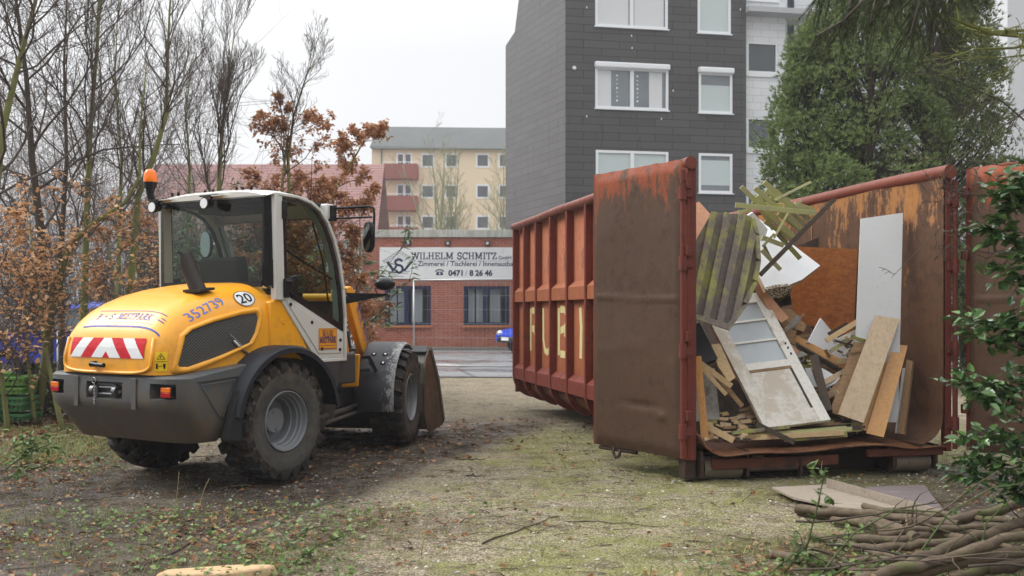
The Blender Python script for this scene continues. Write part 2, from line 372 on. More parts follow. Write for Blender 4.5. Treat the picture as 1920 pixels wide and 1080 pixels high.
stuff(mb.build('fallen_leaves', brownleaf, recalc=False), 'brown fallen leaves scattered over the mud and verge', 'leaf litter')
mb = MB()
for x, y in ov(700, -7, 4.6, 4.9, 12.5, lambda x, y: max(0, litm(x, y)*(.42+1.5*nz3(x, y, 1.1, 21)))*.8 * (1-.5*mudm(x, y))):
    L = rnd.uniform(.015, .045); p = V((x, y, gh(x, y)+rnd.uniform(.01, .07))); leaf(mb, p, rdir(.5), V((rnd.gauss(0, .4), rnd.gauss(0, .4), 1)), L, L*.75, .1)
stuff(mb.build('ground_ivy', greenleaf, recalc=False), 'low green weeds and ivy creeping over the verge', 'ground cover')
mb = MB()
def blade(mb, p, h, lean, w):
    a = rnd.uniform(0, 6.283); s = V((math.cos(a), math.sin(a), 0))*w; l = V((rnd.gauss(0, 1), rnd.gauss(0, 1), 0))*lean*h
    mb.add([p-s, p+s, p+l*.35+V((0, 0, h*.6))+s*.7, p+l*.35+V((0, 0, h*.6))-s*.7, p+l+V((0, 0, h*.9))], [(0, 1, 2, 3), (3, 2, 4)])
for x, y in ov(420, -7, 4.6, 4.9, 12, lambda x, y: max(0, (.06+litm(x, y)*.8)*(nz3(x, y, 1.7, 31)+.2))*(1-.5*mudm(x, y))):
    for _ in range(4): blade(mb, V((x+rnd.gauss(0, .02), y+rnd.gauss(0, .02), gh(x, y))), rnd.uniform(.02, .075), .45, .0022)
for x, y in ov(500, -4.9, -4.1, 9.2, 10.6, lambda x, y: 1): blade(mb, V((x, y, gh(x, y))), rnd.uniform(.08, .16), 1.2, .003)
stuff(mb.build('grass', leafmat('grass_blade', [(.07, .13, .03), (.16, .24, .05), (.28, .32, .11), (.42, .37, .2)]), recalc=False), 'thin tufts of short grass and straw on the verge', 'grass')
mb = MB()
OCT = [V((1, 0, 0)), V((-1, 0, 0)), V((0, 1, 0)), V((0, -1, 0)), V((0, 0, 1)), V((0, 0, -1))]; OF = [(0, 2, 4), (2, 1, 4), (1, 3, 4), (3, 0, 4), (2, 0, 5), (1, 2, 5), (3, 1, 5), (0, 3, 5)]
def pebble(mb, p, r):
    a = rnd.uniform(0, 6.28); ca, sa = math.cos(a), math.sin(a); sq = (r*rnd.uniform(.7, 1.3), r*rnd.uniform(.6, 1.2), r*rnd.uniform(.35, .7))
    mb.add([p+V(((v.x*ca-v.y*sa)*sq[0], (v.x*sa+v.y*ca)*sq[1], v.z*sq[2]+v.x*r*.2)) for v in OCT], OF)
for x, y in ov(620, -5, 4.6, 4.9, 12, lambda x, y: (.75 if y < 9 else .4)*(1-.5*litm(x, y))): pebble(mb, V((x, y, gh(x, y)+.001)), min(.020, rnd.lognormvariate(-5.2, .5)))
stuff(mb.build('gravel', leafmat('stone', [(.035, .026, .018), (.14, .11, .08), (.34, .29, .21), (.07, .052, .038), (.60, .56, .48)], .7, 0), recalc=False), 'small stones and clods loose on the track', 'gravel')
mb = MB()
def twig(mb, x, y, L, r, z=.0, n=4, bend=.15):
    a = rnd.uniform(0, 6.28) if rnd.random() < .5 else rnd.gauss(0, .35); p = V((x, y, gh(x, y)+r+z)); pts = [p]
    for i in range(n): a += rnd.gauss(0, bend); q = pts[-1]+V((math.cos(a), math.sin(a), 0))*L/n; q.z = gh(q.x, q.y)+r+z+rnd.uniform(0, .012); pts.append(q)
    mb.tube(pts, [r*(1-.6*i/n) for i in range(n+1)], 4)
for x, y in ov(22, -6, 4.6, 4.9, 12.5, lambda x, y: .5+.5*max(litm(x, y), mudm(x, y))): twig(mb, x, y, rnd.lognormvariate(-1.9, .6), rnd.uniform(.0018, .0045))
stuff(mb.build('twigs', leafmat('dead_twig', [(.03, .02, .013), (.08, .055, .035), (.16, .12, .08), (.25, .2, .13)], .7, 0), smooth=True, recalc=False), 'thin broken twigs strewn over the whole track', 'twigs')
# ================================================================ wheel loader (local: x right, y forward, z up)
LO = V((-2.592, 8.64, 0)); LH = R(30)
ld = thing('wheel_loader', 'yellow wheel loader with glazed cab, orange roof beacon and muddy tyres', 'wheel loader', LO, -LH)
def dirty(name, base, rough, dirtc=(.10, .07, .045), zlo=.3, zhi=1.1, amt=.8, spec=.5, coat=0.0):
    t = NT(name); n1 = t.noise(2.2, 5, .6); c = t.mix(n1, lt(base, .93), lt(base, 1.05))
    z = t.n('SeparateXYZ', Vector=t.co).outputs[2]
    low = t.n('MapRange', Value=z, i1=zlo, i2=zhi, i3=1.0, i4=0.0).outputs[0]
    d = t.ramp(t.math('ADD', t.math('MULTIPLY', t.noise(9, 7, .75), .9), t.math('MULTIPLY', low, .32*amt)), (.52, 0), (.85, 1))
    c = t.mix(t.math('MULTIPLY', d, amt), c, dirtc)
    st = t.noise(24, 5, .7, vec=t.mapv((1, 1, .12))); c = t.mix(t.math('MULTIPLY', t.ramp(st, (.58, 0), (.78, 1)), .22*amt), c, lt(dirtc, 1.6))
    r = t.ramp(t.math('ADD', n1, t.math('MULTIPLY', d, .5)), (.3, rough), (1, min(1, rough+.35)))
    t.done(c, r, 0, t.bump(t.noise(3, 3, .5), .06, .02), spec)
    if coat: t.set(t.b, 'Coat Weight', coat); t.set(t.b, 'Coat Roughness', .08)
    return t.m
yellow = dirty('yellow_paint', (.86, .37, .012), .26, (.34, .19, .07), .75, 1.5, .65, .4, .25)
greyp = dirty('anthracite_paint', (.075, .082, .088), .38, (.12, .09, .062), .35, 1.15, 1.15, .35)
greyw = dirty('light_grey_paint', (.56, .555, .52), .32, (.3, .25, .18), .8, 1.1, .4, .5, .3)
darkp = dirty('chassis_paint', (.035, .035, .036), .55, (.06, .045, .03), .2, .9, 1)
rimm = dirty('silver_grey_rim', (.175, .185, .20), .25, (.13, .10, .07), -.5, .1, .5)
blackp = basic('black_trim', (.012, .012, .013), .28, var=.2)
def ring(y, w, zt, zb, n=4.6, k=32):
    out = []
    for i in range(k+1):
        a = math.pi*i/k; c, s = math.cos(a), math.sin(a)
        out.append(V((w*math.copysign(abs(c)**(2/n), c), y, zb+(zt-zb)*abs(s)**(2/n*1.15))))
    return out
# engine hood: lofted sections from the tail to the cab
secs = [(-1.09, .42, 1.06), (-1.085, .48, 1.13), (-1.07, .53, 1.19), (-1.045, .57, 1.25), (-1.005, .595, 1.315), (-.95, .612, 1.378), (-.87, .624, 1.44), (-.76, .636, 1.498), (-.62, .646, 1.55), (-.42, .655, 1.598), (-.2, .665, 1.633), (0, .672, 1.655), (.10, .675, 1.66)]
def hzb(y): return .925+(.02*sm(-1.0, -.6, y))+.055*sm(-.7, -.1, y)+.1*sm(-.2, .1, y)
mb = MB(); k = 33
for y, w, zt in secs: mb.v.extend(ring(y, w, zt, hzb(y)))
for j in range(len(secs)-1):
    for i in range(k-1): mb.f.append((j*k+i, j*k+i+1, (j+1)*k+i+1, (j+1)*k+i)); mb.m.append(0)
mb.f.append(tuple(range(k))); mb.m.append(0); n = len(secs); mb.f.append(tuple((n-1)*k+i for i in range(k))); mb.m.append(0)
for j in range(n-1): mb.f.append((j*k, (j+1)*k, (j+1)*k+k-1, j*k+k-1)); mb.m.append(0)
hood = mb.build('engine_hood', yellow, ld, smooth=True); hood.data.set_sharp_from_angle(angle=R(50))
def disc(r, n=36, k=7):
    vs = [V((0, 0, 0))]+[V((r*j/k*math.cos(i*2*math.pi/n), r*j/k*math.sin(i*2*math.pi/n), 0)) for j in range(1, k+1) for i in range(n)]
    fs = [(0, 1+i, 1+(i+1) % n) for i in range(n)]+[(1+(j-1)*n+i, 1+j*n+i, 1+j*n+(i+1) % n, 1+(j-1)*n+(i+1) % n) for j in range(1, k) for i in range(n)]; return vs, fs
def bvh_of(o):
    me = o.data; return BVHTree.FromPolygons([v.co.copy() for v in me.vertices], [tuple(p.vertices) for p in me.polygons])
HB = bvh_of(hood)
def drape(vs, d, off=.0025, bv=None):
    bv = bv or HB; d = V(d).normalized(); out = []
    for v in vs:
        h = bv.ray_cast(v-d*1.0, d, 4.0)
        if h[0] is None: out.append(v)
        else: out.append(h[0]-d*off*1.0+(h[1] if h[1].dot(d) < 0 else -h[1])*off*.5)
    return out
def gridpatch(poly, nu=24, nv=12):
    # a quad as a fine grid so that it follows the surface under it
    a, b, c, d = [V(p) for p in poly]; vs = []; fs = []
    for j in range(nv+1):
        for i in range(nu+1): u, w = i/nu, j/nv; vs.append((a*(1-u)+b*u)*(1-w)+(d*(1-u)+c*u)*w)
    for j in range(nv):
        for i in range(nu): q = j*(nu+1)+i; fs.append((q, q+1, q+nu+2, q+nu+1))
    return vs, fs
def refine(vs, fs, L=.02):
    bm = bmesh.new(); bv = [bm.verts.new(v) for v in vs]
    for f in fs:
        try: bm.faces.new([bv[i] for i in f])
        except ValueError: pass
    for _ in range(5):
        es = [e for e in bm.edges if e.calc_length() > L]
        if not es: break
        bmesh.ops.subdivide_edges(bm, edges=es, cuts=1); bmesh.ops.triangulate(bm, faces=[f for f in bm.faces if len(f.verts) > 4])
    bm.verts.index_update(); o = [v.co.copy() for v in bm.verts], [tuple(v.index for v in f.verts) for f in bm.faces]; bm.free(); return o
# side grilles: a recessed dark screen within a raised frame, drawn on both flanks
GR = [(-.157, 1.391), (-.33, 1.372), (-.60, 1.318), (-.80, 1.262), (-.872, 1.215), (-.905, 1.13), (-.945, 1.01), (-.925, .985), (-.853, .982), (-.55, 1.058), (-.25, 1.15), (-.19, 1.23), (-.145, 1.35)]
t = NT('engine_grille'); wv = t.n('TexWave', Vector=t.mapv(rot=(R(-38), 0, 0)), Scale=17.0, _bands_direction='Z').outputs[1]
c = t.mix(t.ramp(wv, (.35, 0), (.5, 1)), (.01, .01, .01), (.075, .075, .07)); t.done(c, .45, 0, t.bump(wv, .6, .006)); grille = t.m
def earclip(pts): return [tuple(range(len(pts)))]
for sx in (1, -1):
    pts = [V((sx*.9, a, z)) for a, z in GR]
    vs, fs = refine(pts, earclip(pts), .06); mb = MB(); mb.add(drape(vs, (-sx, 0, 0), .006), fs)
    g = mb.build('side_grille', grille, ld, recalc=False)
    ctr = V((0, sum(a for a, z in GR)/len(GR), sum(z for a, z in GR)/len(GR)))
    def scl(p, k): return V((p.x, ctr.y+(p.y-ctr.y)*k[0], ctr.z+(p.z-ctr.z)*k[1]))
    rings = []
    for kk, off in (((1.0, 1.0), .007), ((1.025, 1.06), .022), ((1.10, 1.24), .020), ((1.13, 1.31), .001)):
        dense = []
        for i in range(len(pts)):
            a, b = scl(pts[i], kk), scl(pts[(i+1) % len(pts)], kk)
            for q in range(5): dense.append(a.lerp(b, q/5))
        for p in dense: p.z = max(p.z, hzb(p.y)+.012)
        rings.append(drape(dense, (-sx, 0, 0), off))
    mb = MB(); m = len(rings[0])
    for rg in rings: mb.v.extend(rg)
    for j in range(3):
        for i in range(m): mb.f.append((j*m+i, j*m+(i+1) % m, (j+1)*m+(i+1) % m, (j+1)*m+i)); mb.m.append(0)
    fr = mb.build('grille_frame', yellow, g, smooth=True)
    if sx == 1:
        mb = MB(); mb.tube([V((.672, -.42, 1.17)), V((.672, -.33, 1.10)), V((.672, -.27, 1.065))], .012, 6); mb.tube([V((.672, -.45, 1.19+.02*i)) if False else V((.668+.006*math.sin(i*2.2), -.45+.008*i, 1.22-.006*i+.006*math.cos(i*2.2))) for i in range(18)], .003, 5)
        mb.build('gas_strut', steel, g, smooth=True)
# warning board: red and white chevrons on the sloping tail
red, wht = basic('signal_red', (.55, .008, .02), .3, var=.05), basic('reflex_white', (.74, .75, .75), .3, var=.05)
tailB = HB
def on_tail(x, z): return V((x, -2.0, z))
mb = MB(); xl, xr, zb_, zt_ = -.425, .425, 1.048, 1.20
H = zt_-zb_
def cut(x0, x1, sh, m):            # slanted band from the bottom edge x0..x1 to the top edge x0+sh..x1+sh
    q = [(x0, zb_), (x1, zb_), (x1+sh, zt_), (x0+sh, zt_)]
    # clip to the half-board
    lo, hi = (xl, 0.0) if sh > 0 else (0.0, xr)
    for side, lim in ((1, lo), (-1, hi)):
        o = []
        for i in range(len(q)):
            a, b = q[i], q[(i+1) % len(q)]; ia, ib = side*(a[0]-lim) >= -1e-9, side*(b[0]-lim) >= -1e-9
            if ia: o.append(a)
            if ia != ib: tt = (lim-a[0])/(b[0]-a[0]); o.append((lim, a[1]+(b[1]-a[1])*tt))
        q = o
    if len(q) >= 3:
        p = [on_tail(x, z) for x, z in q]; v, f = refine(p, [tuple(range(len(p)))], .05); mb.mat(m); mb.add(drape(v, (0, 1, 0), .004), f)
wd = .1275
for i in range(-2, 5): cut(xl+(i-1)*wd, xl+i*wd, .1275, 1 if i % 2 else 0); cut(-(xl+(i-1)*wd), -(xl+i*wd), -.1275, 1 if i % 2 else 0)
board = mb.build('warning_board', [red, wht], ld, recalc=False)
# moulded tray lip below the board, with the handle in it
mb = MB(); lip = []
for i in range(33):
    a = math.pi*(1+i/32); x = .50*math.copysign(abs(math.cos(a))**.45, math.cos(a)); z = 1.04-.105*abs(math.sin(a))**.5; lip.append(V((x, -2, z)))
lp = [V((-.49, -2, 1.2))]+lip+[V((.49, -2, 1.2))]
mb.tube([p+V((0, -.002, 0)) for p in drape(lp, (0, 1, 0), .004)], .013, 8)
mb.build('tray_lip', yellow, ld, smooth=True)
mb = MB(); p0 = drape([V((-.12, -2, .997)), V((.03, -2, .99))], (0, 1, 0), .03)
mb.tube([p0[0], p0[0].lerp(p0[1], .3), p0[1]], [.021, .016, .018], 12); mb.cyl(p0[0], p0[0]+V((0, .05, 0)), .024, 12)
mb.build('hood_handle', blackp, ld, smooth=True, autos=40)
# stickers
blue = basic('blue_lettering', (.045, .07, .30), .4, var=.05); blk = basic('black_lettering', (.01, .01, .012), .4, var=.05); yst = basic('yellow_sticker', (.80, .52, .02), .35, var=.04)
def decal(name, vs, fs, d, mat, off=.004, L=.03, parent=None, bv=None):
    vs, fs = refine(vs, fs, L); mb = MB(); mb.add(drape(vs, d, off, bv), fs); return mb.build(name, mat, parent or ld, recalc=False)
v, f = gridpatch([(.60, -2, .94), (.69, -2, .94), (.69, -2, 1.12), (.60, -2, 1.12)], 1, 1)
dd = (-.45, .9, 0); v = [V((.56, -1.4, .955)), V((.635, -1.36, .955)), V((.635, -1.36, 1.105)), V((.56, -1.4, 1.105))]
def rear_corner(pts): return [V((1.0+p[0], -1.9+p[0]*.5, p[1])) for p in pts]
sv0 = [(-.045, .955), (.03, .955), (.03, 1.10), (-.045, 1.10)]
st = decal('warning_sticker', rear_corner(sv0), [(0, 1, 2, 3)], dd, yst, .003)
def flat_ring(pts, w):
    c = V((sum(p[0] for p in pts)/len(pts), sum(p[1] for p in pts)/len(pts))); q = [(c.x+(p[0]-c.x)*w, c.y+(p[1]-c.y)*w) for p in pts]; n = len(pts)
    return pts+q, [(i, (i+1) % n, (i+1) % n+n, i+n) for i in range(n)]
tv, tf = flat_ring([(-.035, 1.045), (.02, 1.045), (-.0075, 1.09)], .78); b0 = len(tv)
tv = tv+[(-.010, 1.056), (-.005, 1.056), (-.005, 1.072), (-.010, 1.072), (-.037, .975), (-.025, .975), (-.025, 1.015), (-.037, 1.015), (.010, .975), (.018, .975), (.022, 1.012), (.006, 1.012), (-.02, .993), (.003, .993), (.003, .997), (-.02, .997), (-.045, 1.027), (.03, 1.027), (.03, 1.030), (-.045, 1.030)]
tf = tf+[(b0+4*i, b0+4*i+1, b0+4*i+2, b0+4*i+3) for i in range(5)]
decal('warning_symbol', rear_corner(tv), tf, dd, blk, .006, parent=st)
# "B + S MIETPARK" across the hood, between two thin lines
vs, fs, L = slab_text('B + S', .052, .15); vs2, fs2, L2 = slab_text('MIETPARK', .058, .17, .87)
def hoodtop(vs, x0, y0, shear=.25): return [V((x0+v.x+v.y*shear, y0+v.y*.78, 3.0+v.z)) for v in vs]
o1 = decal('hood_lettering', hoodtop(vs, -.27, -.982)+hoodtop(vs2, -.03, -.982), fs+[tuple(i+len(vs) for i in q) for q in fs2], (0, 0, -1), blue, .003, .02)
q = lambda x0, x1, y0, y1: [V((x0, y0, 3)), V((x1, y0, 3)), V((x1, y1, 3)), V((x0, y1, 3))]
LQ = q(-.36, .52, -1.026, -1.018)+q(-.30, .48, -.915, -.910)+q(.43, .50, -.966, -.960)+q(.45, .50, -.948, -.942)+q(-.27, .42, -1.000, -.998)
decal('hood_line', LQ, [(4*i, 4*i+1, 4*i+2, 4*i+3) for i in range(5)], (0, 0, -1), blue, .003, .04)
# stencilled number and the round speed sign, on both shoulders
def shoulder(v, sx, y0, z0, ang):
    ca, sa = math.cos(ang), math.sin(ang); x, y = v.x*ca-v.y*sa, v.x*sa+v.y*ca
    return V((sx*(1.0-.55*y*0), y0+x, z0+y))
for sx in (1,):
    dsh = V((-sx*.75, 0, -.65))
    def sh(vs, y0, z0, ang, k=1.0):
        out = []
        for v in vs:
            ca, sa = math.cos(ang), math.sin(ang); x, y = v.x*ca-v.y*sa, (v.x*sa+v.y*ca)
            out.append(V((sx*.6, y0+x, z0+y*1.0))-dsh.normalized()*.6+V((-sx*.65, 0, .75))*0)
        return out
    tv, tf = text_mesh('352739', .150, .0, sx=.92); nb = decal('fleet_number', sh(tv, -.80, 1.325, R(22)), tf, dsh, basic('stencil_blue', (.11, .20, .55), .5, var=.1), .003, .03)
    circ = [V((.102*math.cos(i*math.pi/18), .102*math.sin(i*math.pi/18), 0)) for i in range(36)]
    dv, df = disc(.102); dc = decal('speed_sign', sh(dv, -.22, 1.525, R(12)), df, dsh, wht, .004, .03)
    rv, rf = flat_ring([(p.x, p.y) for p in circ], .93); decal('sign_rim', sh([V((a, b, 0)) for a, b in rv], -.22, 1.525, R(12)), rf, dsh, blk, .005, .05, dc)
    tv, tf = text_mesh('20', .165, .003, sx=.85, align='CENTER'); decal('sign_number', sh([v-V((0, .058, 0)) for v in tv], -.22, 1.525, R(8)), tf, dsh, blk, .005, .03, dc)
# speed sign wrapping the left rear corner
circ = [V((.085*math.cos(i*math.pi/18), .085*math.sin(i*math.pi/18), 0)) for i in range(36)]
dl = V((.75, .66, 0)); oL = V((-1.15, -1.5, 1.045)); ux = V((.66, -.75, 0))
dv, df = disc(.085); pl = [oL+ux*v.x+V((0, 0, v.y)) for v in dv]
dc = decal('speed_sign', pl, df, dl, wht, .004, .03)
rv, rf = flat_ring([(p.x, p.y) for p in circ], .93); decal('sign_rim', [oL+ux*a+V((0, 0, b)) for a, b in rv], rf, dl, blk, .005, .05, dc)
tv, tf = text_mesh('20', .135, .002, sx=.85, align='CENTER'); decal('sign_number', [oL+ux*v.x+V((0, 0, v.y-.048)) for v in tv], tf, dl, blk, .005, .03, dc)

# counterweight with hitch pocket and lamp pockets
rows = [(.918, .755, -1.065, -.30, .13), (.90, .775, -1.092, -.29, .15), (.80, .782, -1.10, -.36, .17), (.70, .782, -1.095, -.43, .18), (.64, .775, -1.06, -.48, .18), (.52, .75, -.965, -.56, .18), (.43, .725, -.90, -.61, .17), (.395, .70, -.87, -.63, .15)]
mb = MB(); cnt = None
for z, w, ar, af, cr in rows:
    loop = [V((w, af, z+(.075 if z > .91 else .09*sm(.4, .91, z))))]
    for sx in (1, -1):
        seq = range(9) if sx == 1 else range(8, -1, -1)
        for i in seq: a = R(90*i/8); loop.append(V((sx*(w-cr*1.5+cr*1.5*math.cos(a)), ar+cr-cr*math.sin(a), z+.022*sm(-.9, -.3, ar+cr-cr*math.sin(a)))))
    loop.append(V((-w, af, z+(.075 if z > .91 else .09*sm(.4, .91, z))))); cnt = len(loop); mb.v.extend(loop)
m = cnt
for j in range(len(rows)-1):
    for i in range(m): mb.f.append((j*m+i, j*m+(i+1) % m, (j+1)*m+(i+1) % m, (j+1)*m+i)); mb.m.append(0)
mb.f.append(tuple(range(m))); mb.f.append(tuple((len(rows)-1)*m+i for i in range(m))); mb.m += [0, 0]
cw = mb.build('counterweight', greyp, ld, smooth=True)
def boolean(o, cutter):
    md = o.modifiers.new('c', 'BOOLEAN'); md.operation = 'DIFFERENCE'; md.object = cutter; md.solver = 'EXACT'
    bpy.context.view_layer.update(); dg = bpy.context.evaluated_depsgraph_get(); me = bpy.data.meshes.new_from_object(o.evaluated_get(dg))
    old = o.data; o.modifiers.clear(); nm = old.name; o.data = me; bpy.data.meshes.remove(old); me.name = nm; bpy.data.objects.remove(cutter)
cut_ = MB()
def pocket(x0, x1, z0, z1, y0, y1, sl=.03):
    cut_.add([V((x0+sl, y1, z0+sl)), V((x1-sl, y1, z0+sl)), V((x1-sl, y1, z1-sl*.4)), V((x0+sl, y1, z1-sl*.4)), V((x0, y0, z0)), V((x1, y0, z0)), V((x1, y0, z1)), V((x0, y0, z1))], [(0, 1, 2, 3), (4, 7, 6, 5), (0, 4, 5, 1), (1, 5, 6, 2), (2, 6, 7, 3), (3, 7, 4, 0)])
pocket(-.24, .21, .715, .868, -1.2, -1.0); pocket(.49, .735, .735, .868, -1.2, -1.01, .02); pocket(-.735, -.49, .735, .868, -1.2, -1.01, .02)
for sx in (1, -1):
    tri = [V((sx*.765, -.90, .87)), V((sx*.765, -.47, .895)), V((sx*.765, -.61, .56)), V((sx*.765, -.67, .56))]
    cut_.slab(tri, (sx*.1, 0, 0))
boolean(cw, cut_.build('cutter', black, ld)); cw.data.materials.clear(); cw.data.materials.append(greyp)
cw.data.polygons.foreach_set('use_smooth', [True]*len(cw.data.polygons)); cw.data.set_sharp_from_angle(angle=R(28))
mb = MB()
for x in (-.34, .33): mb = MB(); mb.slab([V((x-.03, -1.1, .90)), V((x+.03, -1.1, .90)), V((x+.026, -1.098, .66)), V((x-.026, -1.098, .66))], (0, -.008, 0)); mb.build('moulded_rib', greyp, cw, bevel=.004)
mb = MB()
for sx in (1, -1): mb = MB(); mb.tube([V((sx*.784, -.85, .845)), V((sx*.784, -.50, .87)), V((sx*.775, -.63, .59)), V((sx*.772, -.67, .60)), V((sx*.784, -.85, .845))], .004, 6); mb.build('panel_seam', greyp, cw, smooth=True)
amber = basic('amber_lens', (.75, .16, .01), .15, var=.1); redl = basic('red_lens', (.40, .008, .008), .15, var=.1); lamp_w = basic('reflector', (.7, .7, .7), .12, .6)
for x in (.645, -.645):
    mb = MB(); mb.mat(0).box((x, -1.045, .80), (.105, .05, .083)); mb.mat(1).box((x, -1.073, .819), (.098, .012, .037)); mb.mat(2).box((x, -1.073, .781), (.098, .012, .037))
    mb.build('tail_light', [blackp, amber, redl], cw, bevel=.004)
mb = MB()      # hitch: two eyes, pin and chain
for x in (-.16, .10): mb.lathe([(x-.02, .022), (x-.02, .042), (x+.02, .042), (x+.02, .022)], 20, 'X', (0, -1.07, .79), True)
mb.cyl((-.14, -1.07, .815), (.08, -1.07, .815), .011, 10); mb.cyl((-.14, -1.07, .765), (.08, -1.07, .765), .011, 10); mb.cyl((-.12, -1.085, .83), (-.12, -1.085, .73), .014, 10); mb.cyl((.06, -1.05, .84), (.06, -1.05, .74), .02, 10); mb.box((-.03, -1.02, .79), (.3, .03, .11))
hi = mb.build('tow_hitch', steel if False else basic('hitch_steel', (.16, .16, .16), .4, .8), cw, smooth=True, autos=40)
mb = MB()
for i in range(14):
    a = V((-.12+.004*math.sin(i), -1.105, .845-.0125*i)); ax = V((.6, 0, .8)) if i % 2 else V((-.6, .3, .74)); e = [a+ax*.007*math.cos(q*math.pi/4)+V((.7, .5, 0))*.004*math.sin(q*math.pi/4) for q in range(9)]; mb.tube(e, .0018, 5, False)
mb.tube([V((-.12+.022*math.cos(q*math.pi/6), -1.11, .87+.022*math.sin(q*math.pi/6))) for q in range(13)], .003, 6, False)
mb.build('chain', steel, hi, smooth=True)

# chassis
mb = MB()
mb.box((0, .25, .62), (.62, 1.9, .35)); mb.box((0, 0, .5), (1.1, .22, .22)); mb.box((0, .9, .62), (.8, .5, .5)); mb.box((.33, .62, .88), (.68, 1.0, .28)); mb.box((-.33, .62, .88), (.68, 1.0, .28)); mb.box((0, -.5, .75), (1.2, .9, .3))
mb.build('chassis', darkp, ld, bevel=.02)
mb = MB(); sk_ = [V((.705, .44, .945)), V((.705, .86, .965)), V((.705, .80, .66)), V((.705, .60, .55)), V((.705, .52, .70))]
for sx in (1, -1): mb = MB(); mb.slab([V((sx*.60, p.y, p.z)) for p in sk_], (sx*.11, 0, 0)); mb.build('step_box', darkp, ld, bevel=.012)
# rear mudguards: arched strip over the wheel with flap
def guard(sx, x0, x1, y0, R0, a0, a1, n=22, lipz=.06):
    mb = MB(); th = .018
    for i in range(n+1):
        a = R(a0+(a1-a0)*i/n); ca, sa = math.cos(a), math.sin(a)
        for rr, xx in ((R0, x0), (R0, x1-.03), (R0-.02, x1), (R0-lipz, x1), (R0-lipz, x1-.012), (R0-.035, x1-.03), (R0-th, x1-.05), (R0-th, x0)):
            mb.v.append(V((sx*xx, y0+rr*ca, .5+rr*sa)))
    for i in range(n):
        for j in range(8): mb.f.append((i*8+j, i*8+(j+1) % 8, (i+1)*8+(j+1) % 8, (i+1)*8+j)); mb.m.append(0)
    mb.f.append(tuple(range(8))); mb.f.append(tuple(n*8+j for j in range(8))); mb.m += [0, 0]; return mb
for sx in (1, -1):
    mb = guard(sx, .52, .90, .02, .625, 8, 172)
    pg = mb.build('rear_mudguard', basic('mudguard_plastic', (.022, .024, .030), .42, var=.15, bump=.05), ld, smooth=True, autos=40)
    mb = MB(); mb.slab([V((sx*.80, -.40, .96)), V((sx*.80, -.60, .70)), V((sx*.80, -.69, .41)), V((sx*.80, -.53, .385)), V((sx*.80, -.50, .62))], (sx*.07, 0, 0)); mb.build('mud_flap', rubber, pg, bevel=.012)
# tyres
t = NT('muddy_tyre'); g = t.noise(5, 7, .75); g2 = t.noise(28, 5, .7)
c = t.mix(t.ramp(g2, (.35, 0), (.65, 1)), (.009, .008, .008), (.04, .036, .033)); c = t.mix(t.ramp(g, (.50, 0), (.72, 1)), c, (.085, .056, .038))
c = t.mix(t.math('MULTIPLY', t.ramp(t.noise(11, 5, .6, vec=t.mapv(loc=(4, 4, 1))), (.55, 0), (.75, 1)), .7), c, (.16, .125, .085))
tyre_m = t.done(c, t.ramp(g, (.3, .45), (.6, .9)), 0, t.bump(g2, .5, .01))
t = NT('tyre_sidewall'); g = t.noise(6, 7, .7); r_ = t.n('VectorMath', _operation='LENGTH', i0=t.n('CombineXYZ', Y=t.n('SeparateXYZ', Vector=t.co).outputs[1], Z=t.n('SeparateXYZ', Vector=t.co).outputs[2]).outputs[0]).outputs['Value']
c = t.mix(t.ramp(g, (.35, 0), (.65, 1)), (.045, .043, .04), (.10, .092, .08)); band = t.ramp(t.math('ADD', r_, t.math('MULTIPLY', t.math('SUBTRACT', g, .5), .09)), (.405, 0), (.425, 1))
c = t.mix(t.math('MULTIPLY', band, .85), c, (.135, .088, .06)); side_m = t.done(c, .75, 0, t.bump(t.noise(60, 4, .6), .3, .004))
